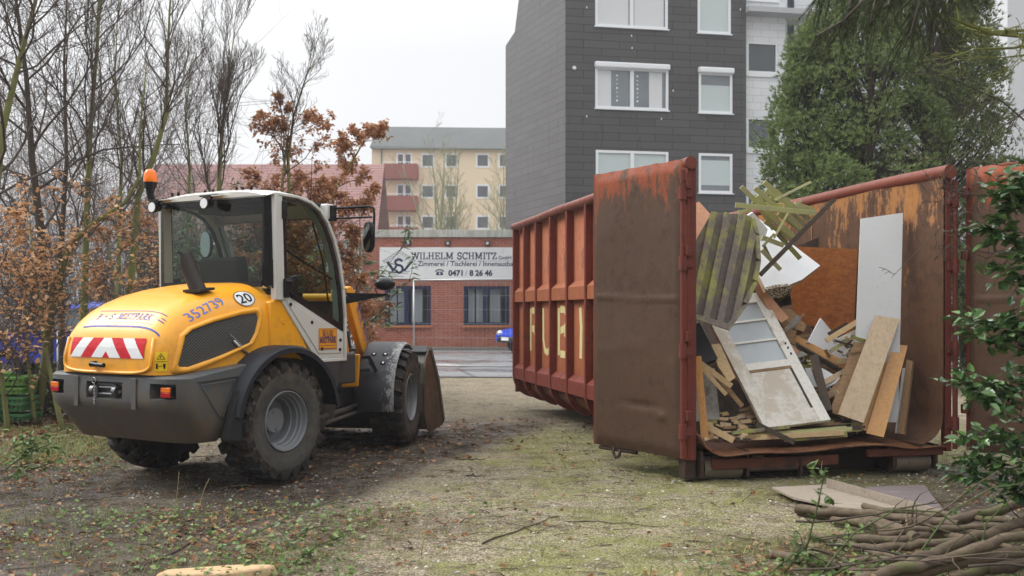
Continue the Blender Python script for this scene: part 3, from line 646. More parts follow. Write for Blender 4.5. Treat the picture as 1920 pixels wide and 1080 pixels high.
def wheel(parent, sx, y, z=.5, x=.70):
    # x = centre of the tyre, outer face at x+.165
    wh = MB(); prof = [(-.155, .255), (-.165, .30), (-.168, .38), (-.160, .44), (-.140, .446), (-.06, .456), (.06, .456), (.140, .446), (.160, .43), (.168, .38), (.165, .30), (.150, .262), (.135, .252), (-.135, .252)]
    wh.lathe(prof[:5]+prof[5:9], 56)
    w1 = MB(); w1.lathe([(-.135, .252), (-.155, .255), (-.165, .30), (-.168, .38), (-.160, .43)], 56); w1.lathe([(.160, .43), (.166, .415), (.1685, .412), (.170, .38), (.169, .33), (.1675, .327), (.165, .30), (.155, .262), (.135, .252)], 56)
    tr = MB(); tr.lathe([(-.160, .43), (-.140, .452), (-.06, .464), (.06, .464), (.140, .452), (.160, .43)], 56)
    nl = 21
    for i in range(nl):
        for sd in (1, -1):
            a0 = 2*math.pi*(i+(.5 if sd > 0 else 0))/nl
            pts = [(.172, a0+.055, .430), (.170, a0+.05, .478), (.12, a0+.03, .497), (.05, a0-.02, .502), (-.02, a0-.10, .503)]
            ww = [.046, .046, .044, .040, .034]; vs = []; 
            for (xx, a, r), w in zip(pts, ww):
                for rr, e in ((.44 if xx < .17 else .40, 1.35), (r, .85)):
                    for s_ in (-1, 1):
                        aa = a+s_*w/.49*e; vs.append(V((sd*xx, rr*math.cos(aa), rr*math.sin(aa))))
            fs = []
            for j in range(4):
                b = j*4; fs += [(b+2, b+3, b+7, b+6), (b, b+2, b+6, b+4), (b+3, b+1, b+5, b+7)]
            fs += [(0, 1, 3, 2), (16, 18, 19, 17)]; tr.add(vs, fs)
    root = bpy.data.objects.new('wheel', None); link(root); root.parent = parent; root.location = (sx*x, y, z); root.rotation_euler = (rnd.uniform(0, 3) if sx > 0 else 1, 0, 0 if sx > 0 else math.pi)
    o = tr.build('tyre', tyre_m, root, smooth=True, autos=35)
    w1.build('sidewall', side_m, root, smooth=True, autos=30)
    rm = MB(); rm.lathe([(.13, .254), (.158, .250), (.160, .243), (.150, .236), (.118, .232), (.112, .220), (.082, .217), (.076, .206), (.03, .202), (.022, .190), (-.06, .183), (-.085, .16), (-.09, .10), (-.09, .02), (-.10, .0)], 48); rm.lathe([(-.135, .254), (-.15, .24), (-.05, .2), (-.035, .1)], 40)
    rm.build('rim', rimm, root, smooth=True, autos=30)
    hb = MB(); hb.lathe([(-.09, .135), (-.06, .13), (-.05, .108), (.022, .106), (.030, .100), (.032, 0.0)], 36)
    for i in range(8): a = i*math.pi/4; hb.cyl((-.09, .155*math.cos(a), .155*math.sin(a)), (-.068, .155*math.cos(a), .155*math.sin(a)), .012, 8)
    hb.cyl((.028, .02, .07), (.038, .02, .07), .012, 10); hb.cyl((.028, -.02, -.07), (.038, -.02, -.07), .018, 12)
    hb.build('hub', rimm, root, smooth=True, autos=35)
for sx in (1, -1): wheel(ld, sx, 0, x=.69)
mb = MB(); mb.tube([V((.705, .40, 1.03)), V((.70, .44, .95))], .01)
# yellow flank panel between grille and cab
for sx in (-1, 1): mb = MB(); mb.slab([V((sx*.60, p.y+.008, p.z)) for p in [V((0, -.034, 1.02)), V((0, .30, 1.0)), V((0, .515, .956)), V((0, .12, 1.545)), V((0, -.034, 1.484))]], (sx*.085, 0, 0)); fl = mb.build('flank_panel', yellow, ld, bevel=.012)
mb = MB()
for y, z in ((.135, 1.32), (.345, 1.10)):
    mb.lathe([(0, .022), (.004, .022), (.004, .014), (-.004, .010), (-.004, 0)], 14, 'X', (.686, y, z)); mb.lathe([(0, .022), (-.004, .022), (-.004, .014), (.004, .010), (.004, 0)], 14, 'X', (-.686, y, z))
mb.build('screw', yellow, fl, smooth=True)
# exhaust
mb = MB(); b0 = V((.40, -.52, 1.545)); top = V((.27, -.56, 1.84)); ax = (top-b0).normalized(); n = 24
ref = ax.orthogonal().normalized(); qv = ax.cross(ref); outr = []
cutn = V((-.92, -.36, .12)).normalized()
for rr in (.064, .059):
    for lv in (0, 1):
        for i in range(n):
            a = 2*math.pi*i/n; o = (ref*math.cos(a)+qv*math.sin(a))*rr; p = b0+o
            if lv: tt = (top-p).dot(cutn)/ax.dot(cutn); p = p+ax*max(.10, min(.34, tt))
            mb.v.append(p)
for i in range(n):
    j = (i+1) % n
    mb.f += [(i, j, n+j, n+i), (2*n+i, 3*n+i, 3*n+j, 2*n+j), (n+i, n+j, 3*n+j, 3*n+i)]; mb.m += [0, 0, 0]
mb.box((.39, -.52, 1.578), (.19, .16, .02), Matrix.Rotation(R(8), 3, 'X'))
mb.build('exhaust_pipe', basic('sooty_steel', (.045, .038, .034), .5, .3, var=.3), ld, smooth=True, autos=35)

# ---------------------------------------------------------------- cab
glass = glassmat('cab_glass', (.66, .72, .68), .02, .55); dglass = glassmat('cab_door_glass', (.62, .74, .68), .02, .45)
seal = basic('glass_seal', (.015, .013, .013), .2, var=.2)
HWc = .70
prof = [(0, 1.0), (.03, 1.60), (.005, 2.0), (-.01, 2.33)]
# roof shell
mb = MB(); rf = [(-.05, 2.425, .66), (.0, 2.445, .70), (.2, 2.46, .705), (.40, 2.445, .70), (.56, 2.39, .69), (.68, 2.30, .66)]
K = 12
for y, zt, w in rf:
    for i in range(K+1):
        u = -1+2*i/K; mb.v.append(V((w*u, y, zt-.05*abs(u)**5-.012*u*u)))
    for i in range(K+1):
        u = 1-2*i/K; mb.v.append(V((w*u, y, zt-.055)))
mm_ = 2*(K+1)
for j in range(len(rf)-1):
    for i in range(mm_): mb.f.append((j*mm_+i, j*mm_+(i+1) % mm_, (j+1)*mm_+(i+1) % mm_, (j+1)*mm_+i)); mb.m.append(0)
mb.f.append(tuple(range(mm_))); mb.f.append(tuple((len(rf)-1)*mm_+i for i in range(mm_))); mb.m += [0, 0]
roof = mb.build('cab_roof', greyw, ld, bevel=.012, seg=3)
# side frames: outline ring with the door opening
outl = [(.055, 1.50), (.035, 2.0), (.03, 2.405), (.30, 2.405), (.47, 2.375), (.60, 2.31), (.70, 2.20), (.78, 2.05), (.85, 1.86), (.905, 1.60), (.93, 1.35), (.93, 1.0), (.90, .955), (.52, .955), (.48, 1.0), (.12, 1.50)]
for sx in (1, -1):
    mb = MB(); xs_ = sx*(HWc-.03)
    def rail(pts, w, t=.06, mbx=None): 
        for i in range(len(pts)-1): (mbx or mb).bar(V((xs_, *pts[i])), V((xs_, *pts[i+1])), t, w, (sx, 0, 0))
    post = MB(); pp = [V((sx*(HWc-.06), .03, 1.50)), V((sx*(HWc-.06), .01, 2.40)), V((sx*(HWc-.06), .095, 2.40)), V((sx*(HWc-.06), .13, 1.50))]
    mb.slab(pp, (sx*.07, 0, 0))
    arc_ = [(.05, 2.40), (.30, 2.398), (.47, 2.365), (.60, 2.30), (.705, 2.19), (.79, 2.04), (.86, 1.85), (.912, 1.60), (.935, 1.35), (.935, .97)]
    inn = [(.05, 2.375), (.29, 2.372), (.455, 2.34), (.575, 2.28), (.675, 2.175), (.758, 2.03), (.828, 1.84), (.880, 1.60), (.905, 1.35), (.905, .97)]
    for i in range(len(arc_)-1):
        q4 = [arc_[i], arc_[i+1], inn[i+1], inn[i]]; mb.slab([V((sx*(HWc-.06), a, b)) for a, b in q4], (sx*.075, 0, 0))
    mb.slab([V((sx*(HWc-.06), a, b)) for a, b in [(.48, .955), (.935, .955), (.935, .985), (.50, .985)]], (sx*.075, 0, 0))
    fr = mb.build('cab_frame', greyw, ld, bevel=.006)
    # lower door panel
    mb = MB(); pn = [(.13, 1.56), (.16, 1.545), (.905, 1.215), (.905, .985), (.53, .985), (.10, 1.49)]
    mb.slab([V((sx*(HWc-.05), a, b)) for a, b in pn], (sx*.048, 0, 0)); door = mb.build('cab_door', greyw, ld, bevel=.006)
    mb = MB(); pn2 = [(.17, 1.505), (.875, 1.185), (.875, 1.03), (.565, 1.03), (.16, 1.48)]
    mb.slab([V((sx*(HWc-.003), a, b)) for a, b in pn2], (sx*.008, 0, 0)); mb.build('door_skin', greyw, door, bevel=.004)
    mb = MB()
    for y, z in ((.20, 1.465), (.47, 1.31), (.60, 1.075), (.85, 1.145), (.845, 1.06)): mb.lathe([(0, .016), (sx*.004, .016), (sx*.005, .008), (sx*.003, 0)], 12, 'X', (sx*(HWc+.005), y, z))
    mb.build('screw', blackp, door, smooth=True)
    mb = MB(); gl = [(.115, 2.365), (.29, 2.362), (.45, 2.33), (.57, 2.27), (.668, 2.165), (.75, 2.02), (.82, 1.835), (.872, 1.60), (.90, 1.35), (.90, 1.225), (.27, 1.50), (.16, 1.57), (.13, 1.65)]
    gi = [(.15, 2.34), (.29, 2.335), (.435, 2.305), (.545, 2.25), (.63, 2.15), (.705, 2.01), (.775, 1.83), (.825, 1.60), (.85, 1.37), (.85, 1.30), (.29, 1.555), (.19, 1.61), (.165, 1.67)]
    for i in range(len(gl)):
        j = (i+1) % len(gl); mb.slab([V((sx*(HWc-.012), *gl[i])), V((sx*(HWc-.012), *gl[j])), V((sx*(HWc-.012), *gi[j])), V((sx*(HWc-.012), *gi[i]))], (sx*.010, 0, 0))
    wf = mb.build('door_window_frame', seal, ld)
    mb = MB(); mb.add([V((sx*(HWc-.006), *p)) for p in gi], [tuple(range(len(gi)))]); mb.build('door_glass', dglass, wf, recalc=False)
    mb = MB(); mb.box((sx*(HWc+.01), .115, 2.26), (.03, .055, .15)); mb.box((sx*(HWc+.03), .15, 1.66), (.03, .09, .05)); mb.box((sx*(HWc+.02), .13, 1.60), (.03, .05, .16)); mb.cyl((sx*(HWc+.045), .10, 1.655), (sx*(HWc+.045), .17, 1.655), .02, 10)
    mb.build('door_hinge', blackp, fr, bevel=.006)
    mb = MB(); mb.slab([V((sx*(HWc+.0), .16, 1.70)), V((sx*(HWc+.0), .27, 1.72)), V((sx*(HWc+.0), .27, 1.50)), V((sx*(HWc+.0), .16, 1.56))], (sx*.03, 0, 0)); mb.build('door_handle', blackp, door, bevel=.012)
    mb = MB(); mb.tube([V((sx*(HWc-.06), .17, 1.95)), V((sx*(HWc-.08), .48, 1.83)), V((sx*(HWc-.08), .83, 1.70))], .011, 8); mb.tube([V((sx*(HWc-.12), .62, 2.2)), V((sx*(HWc-.12), .76, 1.85)), V((sx*(HWc-.12), .83, 1.5))], .008, 6)
    mb.build('grab_rail', blackp, fr, smooth=True)
    if sx == 1:
        stick = MB(); stick.slab([V((HWc+.006, .555, 1.255)), V((HWc+.006, .80, 1.255)), V((HWc+.006, .80, 1.065)), V((HWc+.006, .555, 1.065))], (.002, 0, 0))
        sk2 = stick.build('company_sticker', basic('orange_sticker', (.72, .30, .02), .35, var=.05), door)
        lb = MB()
        def onside(vs, y0, z0): return [V((HWc+.0095+v.z, y0+v.x, z0+v.y)) for v in vs]
        v, f, L = slab_text('MIETPARK', .056, .27, .55); k_ = .215/L; lb.add(onside([V((a.x*k_, a.y, a.z)) for a in v], .57, 1.125), f)
        for i, ch in enumerate('B+S'):
            v, f, L = slab_text(ch, .036, .22, .8); lb.add(onside(v, .605+i*.05+.006, 1.193), f)
            bx = [V((0, 0, 0)), V((.046, 0, 0)), V((.046, .052, 0)), V((0, .052, 0))]; rv, rf_ = flat_ring([(p.x, p.y) for p in bx], .88); lb.add(onside([V((a, b, 0)) for a, b in rv], .603+i*.05, 1.187), rf_)
        bx = [(.565, 1.075), (.79, 1.075), (.79, 1.079), (.565, 1.079), (.565, 1.100), (.79, 1.100), (.79, 1.104), (.565, 1.104)]
        lb.add([V((HWc+.0095, a, b)) for a, b in bx], [(0, 1, 2, 3), (4, 5, 6, 7)])
        rv, rf_ = flat_ring([(.558, 1.068), (.797, 1.068), (.797, 1.252), (.558, 1.252)], .975); lb.add([V((HWc+.0092, a, b)) for a, b in rv], rf_)
        lb.build('sticker_lettering', basic('violet_lettering', (.08, .03, .10), .4), sk2, recalc=False)
# rear window wrapping round the corners, floor, front glass
def pane(name, pts, th, mat, par): mb = MB(); mb.add([V(p) for p in pts], [tuple(range(len(pts)))]); return mb.build(name, mat, par, recalc=False)
mb = MB(); cor = []
for i in range(7): a = R(90*i/6); cor.append((.60+.075*math.sin(a), .045-.075*math.cos(a)+.03-.03))
pl_ = [(-x, y) for x, y in cor[::-1]]+cor
mb.v += [V((x, y, 1.62)) for x, y in pl_]+[V((x, y, 2.375)) for x, y in pl_]; n = len(pl_)
for i in range(n-1): mb.f.append((i, i+1, n+i+1, n+i)); mb.m.append(1 if i < 6 or i >= n-7 else 0)
rw = mb.build('rear_window', [glass, seal], ld, recalc=False)
mb = MB(); mb.box((0, -.03, 2.352), (1.2, .012, .06)); mb.box((0, -.03, 1.635), (1.2, .012, .05))
for sx in (1, -1): mb.box((sx*.665, .045, 1.99), (.02, .045, .78))
mb.build('window_surround', seal, rw)
# front pillars (light green-grey lining) and windscreen
wsc = [(.70, 2.19), (.785, 2.04), (.855, 1.85), (.905, 1.60), (.925, 1.35), (.925, 1.1)]
mb = MB()
for i in range(5): (a, b), (c_, d_) = wsc[i], wsc[i+1]; mb.add([V((-.64, a, b)), V((.64, a, b)), V((.64, c_, d_)), V((-.64, c_, d_))], [(0, 1, 2, 3)])
mb.build('windscreen', glass, ld, recalc=False)
lin = basic('cab_lining', (.33, .38, .35), .5)
mb = MB(); pil = [(.30, 2.38), (.50, 2.34), (.66, 2.20), (.77, 2.03), (.84, 1.85), (.895, 1.60), (.91, 1.3), (.91, 1.0)]
for sx in (1, -1):
    for i in range(7): mb.bar(V((sx*.63, *pil[i])), V((sx*.63, *pil[i+1])), .06, .085, (sx, 0, 0))
mb.build('cab_pillar', lin, ld, bevel=.008)
mb = MB(); mb.box((0, .45, 1.02), (1.24, .85, .06)); mb.box((0, .85, 1.25), (1.2, .05, .5)); mb.box((0, .06, 1.3), (1.2, .06, .6)); mb.box((0, .42, 2.36), (1.22, .85, .03)); mb.box((0, .30, 2.315), (.7, .3, .07))
mb.build('cab_interior', basic('cab_trim', (.025, .025, .026), .7, var=.2), ld, bevel=.01)
seatm = basic('seat_fabric', (.02, .02, .021), .8, var=.3)
mb = MB(); mb.box((0, .38, 1.35), (.5, .48, .14)); mb.box((0, .14, 1.62), (.48, .13, .52), Matrix.Rotation(R(8), 3, 'X')); mb.box((0, .38, 1.2), (.35, .35, .2)); mb.box((.29, .33, 1.52), (.07, .35, .06)); mb.box((-.29, .33, 1.52), (.07, .35, .06))
mb.build('seat', seatm, ld, bevel=.04, seg=3)
mb = MB(); mb.tube([V((.19*math.cos(i*math.pi/12), .70+.19*math.sin(i*math.pi/12)*.75, 1.60-.19*math.sin(i*math.pi/12)*.45*-1)) for i in range(25)], .014, 8, False); mb.cyl((0, .70, 1.6), (0, .82, 1.2), .03, 10); mb.bar(V((-.18, .70, 1.6)), V((.18, .70, 1.6)), .03, .02); mb.box((0, .80, 1.5), (.5, .12, .16)); mb.cyl((.33, .6, 1.35), (.33, .63, 1.62), .02, 8); mb.ico((.33, .63, 1.64), .03, 2)
mb.build('steering_wheel', blackp, ld, smooth=True, autos=40)
# roof fittings: work lamps, beacon, antenna, bolts
for x in (-.585, .06):
    mb = MB(); mb.mat(0).cyl((x, -.16, 2.325), (x, -.08, 2.33), .052, 20, .035); mb.box((x, -.07, 2.395), (.20, .1, .012)); mb.bar(V((x, -.1, 2.33)), V((x, -.07, 2.395)), .02, .01); mb.mat(1).cyl((x, -.166, 2.325), (x, -.160, 2.325), .043, 20)
    mb.build('work_lamp', [blackp, lamp_w], roof, smooth=True, autos=35)
    mb = MB(); mb.box((x+.12, -.10, 2.388), (.13, .07, .008)); mb.build('lamp_visor', greyw, roof)
mb = MB(); bx_, by_ = -.80, .0
mb.cyl((bx_+.04, by_+.02, 2.38), (bx_, by_, 2.55), .016, 8); mb.cyl((bx_, by_, 2.42), (bx_, by_, 2.54), .022, 12, .045); mb.cyl((bx_, by_, 2.53), (bx_, by_, 2.578), .054, 20, .061); mb.bar(V((-.60, .0, 2.40)), V((-.78, .0, 2.40)), .05, .02)
bs = mb.build('beacon_base', blackp, roof, smooth=True, autos=35)
t = NT('amber_beacon_lens'); t.done((.9, .20, .01), .08, Transmission__Weight=.35, Emission__Color=(1, .25, .02, 1), Emission__Strength=.12)
mb = MB(); mb.lathe([(2.575, .056), (2.61, .059), (2.655, .055), (2.685, .042), (2.697, .018), (2.698, .0)], 24, 'Z', (bx_, by_, 0)); mb.build('beacon_lens', t.m, bs, smooth=True)
mb = MB(); mb.cyl((bx_, by_, 2.575), (bx_, by_, 2.64), .03, 12); mb.build('beacon_lamp', lamp_w, bs, smooth=True)
mb = MB()
for x, y in ((-.5, -.01), (-.42, -.01), (-.1, 0), (0, 0), (.28, 0), (.35, 0), (.45, 0)): mb.cyl((x, y, 2.43), (x, y, 2.462), .012, 8)
mb.build('roof_bolt', blackp, roof, smooth=True, autos=40)
mb = MB(); mb.cyl((.52, .66, 2.33), (.52, .66, 2.37), .02, 8, .008); mb.cyl((.52, .66, 2.35), (.53, .67, 2.80), .003, 5); mb.build('antenna', blackp, roof, smooth=True)
# front roof bracket, mirrors and headlamps
for sx in (1, -1):
    mb = MB(); mb.box((sx*.64, .74, 2.30), (.10, .10, .14)); br = mb.build('mirror_bracket', greyw, roof, bevel=.015)
    mb = MB(); e = V((sx*.70, .75, 2.33)); k_ = V((sx*1.00, .90, 2.345))
    mb.tube([e+V((-sx*.03, 0, 0)), k_, k_+V((sx*.035, .01, -.015)), k_+V((sx*.045, .01, -.06)), k_+V((sx*.045, .0, -.36))], .011, 8); mb.tube([e+V((-sx*.03, 0, -.09)), k_+V((sx*.03, .0, -.095))], .009, 8); mb.box(e+V((-.0*sx, 0, -.045)), (.05, .05, .14))
    arm_ = mb.build('mirror_arm', blackp, br, smooth=True, autos=40)
    ctr_ = k_+V((sx*.012, -.05, -.275)); prof_ = [(math.cos(a)*.062, math.copysign(abs(math.sin(a))**.7, math.sin(a))*.14) for a in [i*math.pi/12 for i in range(24)]]
    mb = MB(); ax_ = V((.86*1, -.5*sx*0-.2*sx, 0)).normalized(); mb.slab([ctr_+ax_*a+V((0, 0, b)) for a, b in prof_], V((.01*sx, .045, 0))); mr = mb.build('mirror_housing', blackp, arm_, bevel=.01)
    tm = NT('mirror_glass'); tm.done((.38, .40, .42), .03, 1.0); mb = MB(); nf = V((-.02*sx, -.1, 0)).normalized()*.004; mb.add([ctr_+ax_*a*.88+V((0, 0, b*.9))+nf for a, b in prof_], [tuple(range(24))]); mb.build('mirror_face', tm.m, mr, recalc=False)
    # headlamp on its carrier, ahead of the cab
    mb = MB(); mb.slab([V((sx*.60, .93, 1.46)), V((sx*.60, .93, 1.58)), V((sx*.92, 1.25, 1.57)), V((sx*.92, 1.25, 1.555))], (0, .03, 0)); mb.lathe([(-.015, .05), (.015, .05), (.015, .03), (-.015, .03)], 18, 'Y', (sx*.66, .945, 1.52), True)
    mb.tube([V((sx*.86, 1.2, 1.56)), V((sx*.84, 1.18, 1.62)), V((sx*.90, 1.22, 1.61))], .008, 6)
    hb_ = mb.build('headlamp_bracket', blackp, ld, bevel=.004)
    mb = MB(); mb.ico((sx*.93, 1.22, 1.66), .1, 3, (.95, 1.1, .62)); h1 = mb.build('headlamp', blackp, hb_, smooth=True)
    mb = MB(); mb.ico((sx*.93, 1.30, 1.66), .062, 3, (1.2, .7, .7)); mb.box((sx*.99, 1.24, 1.66), (.06, .07, .05)); mb.build('headlamp_lens', glassmat('lamp_lens', (.85, .85, .85)), h1, smooth=True)

# ---------------------------------------------------------------- front frame, steered to the left
FA = R(22); J = V((0, 1.08, 0))
ff = bpy.data.objects.new('front_frame', None); link(ff); ff.parent = ld; ff.location = J; ff.rotation_euler = (0, 0, FA)
mb = MB(); mb.box((0, .75, .62), (.5, 1.2, .36)); mb.box((0, 1.08, .5), (1.1, .2, .2)); mb.box((0, .1, .75), (.4, .45, .2)); mb.cyl((0, 0, .35), (0, 0, .95), .09, 14); mb.tube([V((.33, -.4, .42)), V((.33, .9, .42))], .035, 8); mb.tube([V((.40, -.5, .38)), V((.40, .9, .38))], .02, 8)
mb.build('front_chassis', darkp, ff, bevel=.02)
for sx in (1, -1): wheel(ff, sx, 1.08, x=.69)
mb = MB()      # yellow loader tower
for sx in (1, -1): mb.slab([V((sx*.20, .25, .75)), V((sx*.20, .95, .75)), V((sx*.20, .70, 1.35)), V((sx*.20, .50, 1.62)), V((sx*.20, .36, 1.62)), V((sx*.20, .30, 1.2))], (sx*.04, 0, 0))
mb.box((0, .42, 1.2), (.4, .06, .6)); mb.cyl((-.27, .44, 1.54), (.27, .44, 1.54), .045, 14); mb.slab([V((.24, .34, 1.00)), V((.50, .34, .98)), V((.47, .38, .66)), V((.24, .40, .64))], (0, .05, 0)); mb.box((0, .5, .6), (.3, .2, .2))
mb.build('loader_tower', yellow, ff, bevel=.01)
arm_p = [(.34, 1.64), (.50, 1.66), (.62, 1.62), (1.15, 1.02), (1.72, .42), (1.74, .26), (1.60, .24), (1.05, .82), (.42, 1.50)]
for sx in (1, -1):
    mb = MB(); mb.slab([V((sx*.30, a, b)) for a, b in arm_p], (sx*.07, 0, 0)); am = mb.build('lift_arm', yellow, ff, bevel=.01)
    if sx == 1:
        lb = MB(); dv = V((0, .53, -.60)).normalized(); nv = V((0, .60, .53)).normalized(); o_ = V((.3725, .66, 1.475))
        def onarm(vs): return [o_+dv*v.x+nv*(v.y)+V((v.z+.001, 0, 0)) for v in vs]
        x_ = .04
        for ch in 'B+S':
            v, f, L = slab_text(ch, .055, .2, .9); lb.add(onarm([a+V((x_+.012, .0, 0)) for a in v]), f); rv, rf_ = flat_ring([(x_, -.012), (x_+.07, -.012), (x_+.07, .067), (x_, .067)], .88); lb.add(onarm([V((a, b, 0)) for a, b in rv]), rf_); x_ += .078
        v, f, L = slab_text('MIETPARK', .06, .2, .85); lb.add(onarm([a+V((x_+.04, 0, 0)) for a in v]), f)
        for yy in (-.035, .09): lb.add(onarm([V((0, yy, 0)), V((.75, yy, 0)), V((.75, yy+.005, 0)), V((0, yy+.005, 0))]), [(0, 1, 2, 3)])
        lb.build('arm_lettering', blue, am, recalc=False)
mb = MB(); mb.cyl((0, .45, .9), (0, 1.15, 1.15), .06, 14); mb.cyl((0, 1.1, 1.13), (0, 1.5, 1.0), .03, 10); mb.bar(V((0, 1.4, 1.2)), V((0, 1.75, .5)), .12, .05)
for sx in (1, -1): mb.cyl((sx*.27, .35, .62), (sx*.27, .9, .95), .045, 12)
mb.build('hydraulic_ram', basic('ram_paint', (.05, .05, .05), .4, .3), ff, smooth=True, autos=40)
# front mudguards: wide hoods behind and above the wheels with four round holes
frostm = NT('scuffed_mudguard'); t = frostm; x_ = t.n('SeparateXYZ', Vector=t.co)
top = t.n('MapRange', Value=x_.outputs[0], i1=.50, i2=.80, i3=-.32, i4=.22).outputs[0]
d = t.ramp(t.math('ADD', t.math('MULTIPLY', t.noise(30, 9, .9, vec=t.mapv((1, 1, .35))), 1.7), top), (.98, 0), (1.0, 1)); c = t.mix(d, (.018, .019, .023), (.27, .27, .27))
frostm = t.done(c, .45, 0, t.bump(t.noise(40, 4, .6), .25, .004))
for sx in (1, -1):
    gmb = guard(sx, .43, .80, 1.08, .585, 62, 190, 24, .03)
    mg = gmb.build('front_mudguard', frostm, ff, smooth=True, autos=40)
    for aa in (127, 139):
        for xx in (.54, .66):
            mb = MB(); a = R(aa); p = V((sx*xx, 1.08+.582*math.cos(a), .5+.582*math.sin(a))); nn = V((0, math.cos(a), math.sin(a))); mb.cyl(p-nn*.01, p+nn*.006, .030, 16); mb.build('bolt_hole', black, mg, smooth=True)
    for aa in (127, 139):
        for xx in (.54, .66):
            mb = MB(); a = R(aa); p = V((sx*xx, 1.08+.582*math.cos(a), .5+.582*math.sin(a))); nn = V((0, math.cos(a), math.sin(a))); mb.cyl(p, p+nn*.010, .011, 10); mb.build('bolt', steel, mg, smooth=True, autos=40)
    mb = MB(); mb.bar(V((sx*.25, .28, .92)), V((sx*.55, .50, .95)), .04, .03); mb.bar(V((sx*.25, .28, .80)), V((sx*.55, .50, .82)), .04, .03); mb.bar(V((sx*.55, .48, .96)), V((sx*.62, .52, .80)), .05, .03); mb.build('mudguard_stay', blackp, mg)
# bucket
bsc = [(1.62, .96), (1.44, .84), (1.38, .62), (1.40, .32), (1.50, .15), (1.68, .09), (2.30, .10)]
bm_ = dirty('worn_bucket_steel', (.075, .072, .065), .5, (.17, .12, .08), .0, .9, .9)
mb = MB(); HB_ = .90
for i in range(len(bsc)-1):
    (a, b), (c_, d_) = bsc[i], bsc[i+1]; dn = V((0, -(d_-b), c_-a)).normalized()*.02
    mb.slab([V((-HB_, a, b)), V((HB_, a, b)), V((HB_, c_, d_)), V((-HB_, c_, d_))], dn)
mb.build('bucket', bm_, ff, bevel=.004)
rusty_side = basic('bucket_side_steel', (.115, .078, .052), .6, var=.3, dirt=(.05, .035, .025), bump=.2)
bo = [o for o in ff.children if o.name.startswith('bucket')][0]
for sx in (1, -1):
    mb = MB(); sp_ = [(1.60, .99), (1.44, .86), (1.37, .62), (1.39, .30), (1.50, .12), (1.70, .06), (2.34, .07), (2.40, .12), (2.10, .62), (1.68, 1.01)]
    mb.slab([V((sx*HB_, a, b)) for a, b in sp_], (sx*.018, 0, 0)); mb.build('bucket_side', rusty_side, bo, bevel=.003)
    mb = MB(); mb.slab([V((sx*(HB_+.018), a, b)) for a, b in [(1.68, 1.02), (2.10, .64), (2.41, .13), (2.34, .10), (2.04, .60), (1.64, .97)]], (sx*.012, 0, 0)); mb.build('side_cutter', bm_, bo)
mb = MB(); mb.box((0, 1.36, .75), (.9, .08, .5)); mb.box((0, 1.60, .985), (1.8, .12, .02), Matrix.Rotation(R(30), 3, 'X')); mb.build('quick_hitch', darkp, bo)
# ================================================================ roll-off container (local: x right, y into the depth, z up)
CO = V((1.43, 8.17, 0)); CA = R(13); CW, CL = 2.5, 6.35
Cm = Matrix.Translation(CO) @ Matrix.Rotation(CA, 4, 'Z'); Ci = Cm.inverted()
def cpx(px, py, v):           # the point seen at a pixel, in the upright plane v metres behind the mouth
    k = (px-CX)/FPX; d = (-math.sin(CA), math.cos(CA)); r = (math.cos(CA), math.sin(CA))
    ox, oy = CO.x+v*d[0], CO.y+v*d[1]; u = (k*oy-ox)/(r[0]-k*r[1]); y = oy+u*r[1]
    return V((u, v, CH-(py-CY)/FPX*y))
def rustpaint(name, base, rust, amt=.35, tk=.20, top=None, streak=.4, rough=.6, spots=.4, z0=1.9, z1=2.5, light=None, rb=(.30, .13, .05)):
    t = NT(name); n1 = t.noise(1.6, 7, .7); n2 = t.noise(9, 7, .75); st = t.noise(16, 6, .7, vec=t.mapv((1, 1, .07)))
    c = t.mix(n1, lt(base, .75), lt(base, 1.15))
    if light: c = t.mix(t.math('MULTIPLY', t.ramp(st, (.45, 0), (.7, 1)), .6), c, light)
    c = t.mix(t.math('MULTIPLY', t.ramp(st, (.52, 0), (.72, 1)), streak), c, rust)
    e = t.math('ADD', t.math('MULTIPLY', n2, .6), t.math('MULTIPLY', n1, .4))
    f = t.ramp(e, (.62-amt*.25, 0), (.70-amt*.25, 1))
    if top:
        z = t.n('SeparateXYZ', Vector=t.co).outputs[2]; zz = t.n('MapRange', Value=z, i1=z0, i2=z1, i3=0.0, i4=1.0).outputs[0]
        e2 = t.math('ADD', t.math('MULTIPLY', t.noise(5, 8, .85, vec=t.mapv((1, 1, .30))), 1.0), t.math('MULTIPLY', zz, tk)); e2 = t.math('ADD', e2, t.math('MULTIPLY', t.math('SUBTRACT', t.noise(1.8, 2, .5, vec=t.mapv(loc=(2, 2, 2))), .5), .38))
        keep = t.ramp(e2, (.70, 0), (.73, 1)); c = t.mix(f, c, rust); c = t.mix(keep, c, t.mix(n1, top, lt(top, .6)))
        c = t.mix(t.math('MULTIPLY', t.ramp(e2, (.66, 0), (.70, 1)), t.math('SUBTRACT', 1.0, keep)), c, rb)
    else: c = t.mix(f, c, rust)
    c = t.mix(t.math('MULTIPLY', t.ramp(t.noise(40, 5, .7), (.62, 0), (.70, 1)), spots), c, (.05, .03, .02))
    c = t.mix(t.math('MULTIPLY', t.ramp(t.noise(11, 8, .85, vec=t.mapv((1, 1, .5), loc=(7, 3, 1))), (.50, 0), (.72, 1)), .55), c, lt(rust, .5))
    c = t.mix(t.math('MULTIPLY', t.ramp(t.noise(75, 3, .7), (.35, 0), (.7, 1)), .35), c, lt(base, 1.6))
    sc_ = t.ramp(t.noise(14, 4, .9, vec=t.mapv((3, 3, .25), rot=(0, .3, .2))), (.735, 0), (.75, 1)); c = t.mix(t.math('MULTIPLY', sc_, .5), c, (.36, .28, .22))
    return t.done(c, t.ramp(n2, (.3, rough-.15), (.7, rough+.2)), 0, t.bump(t.math('ADD', n2, st), .35, .006))
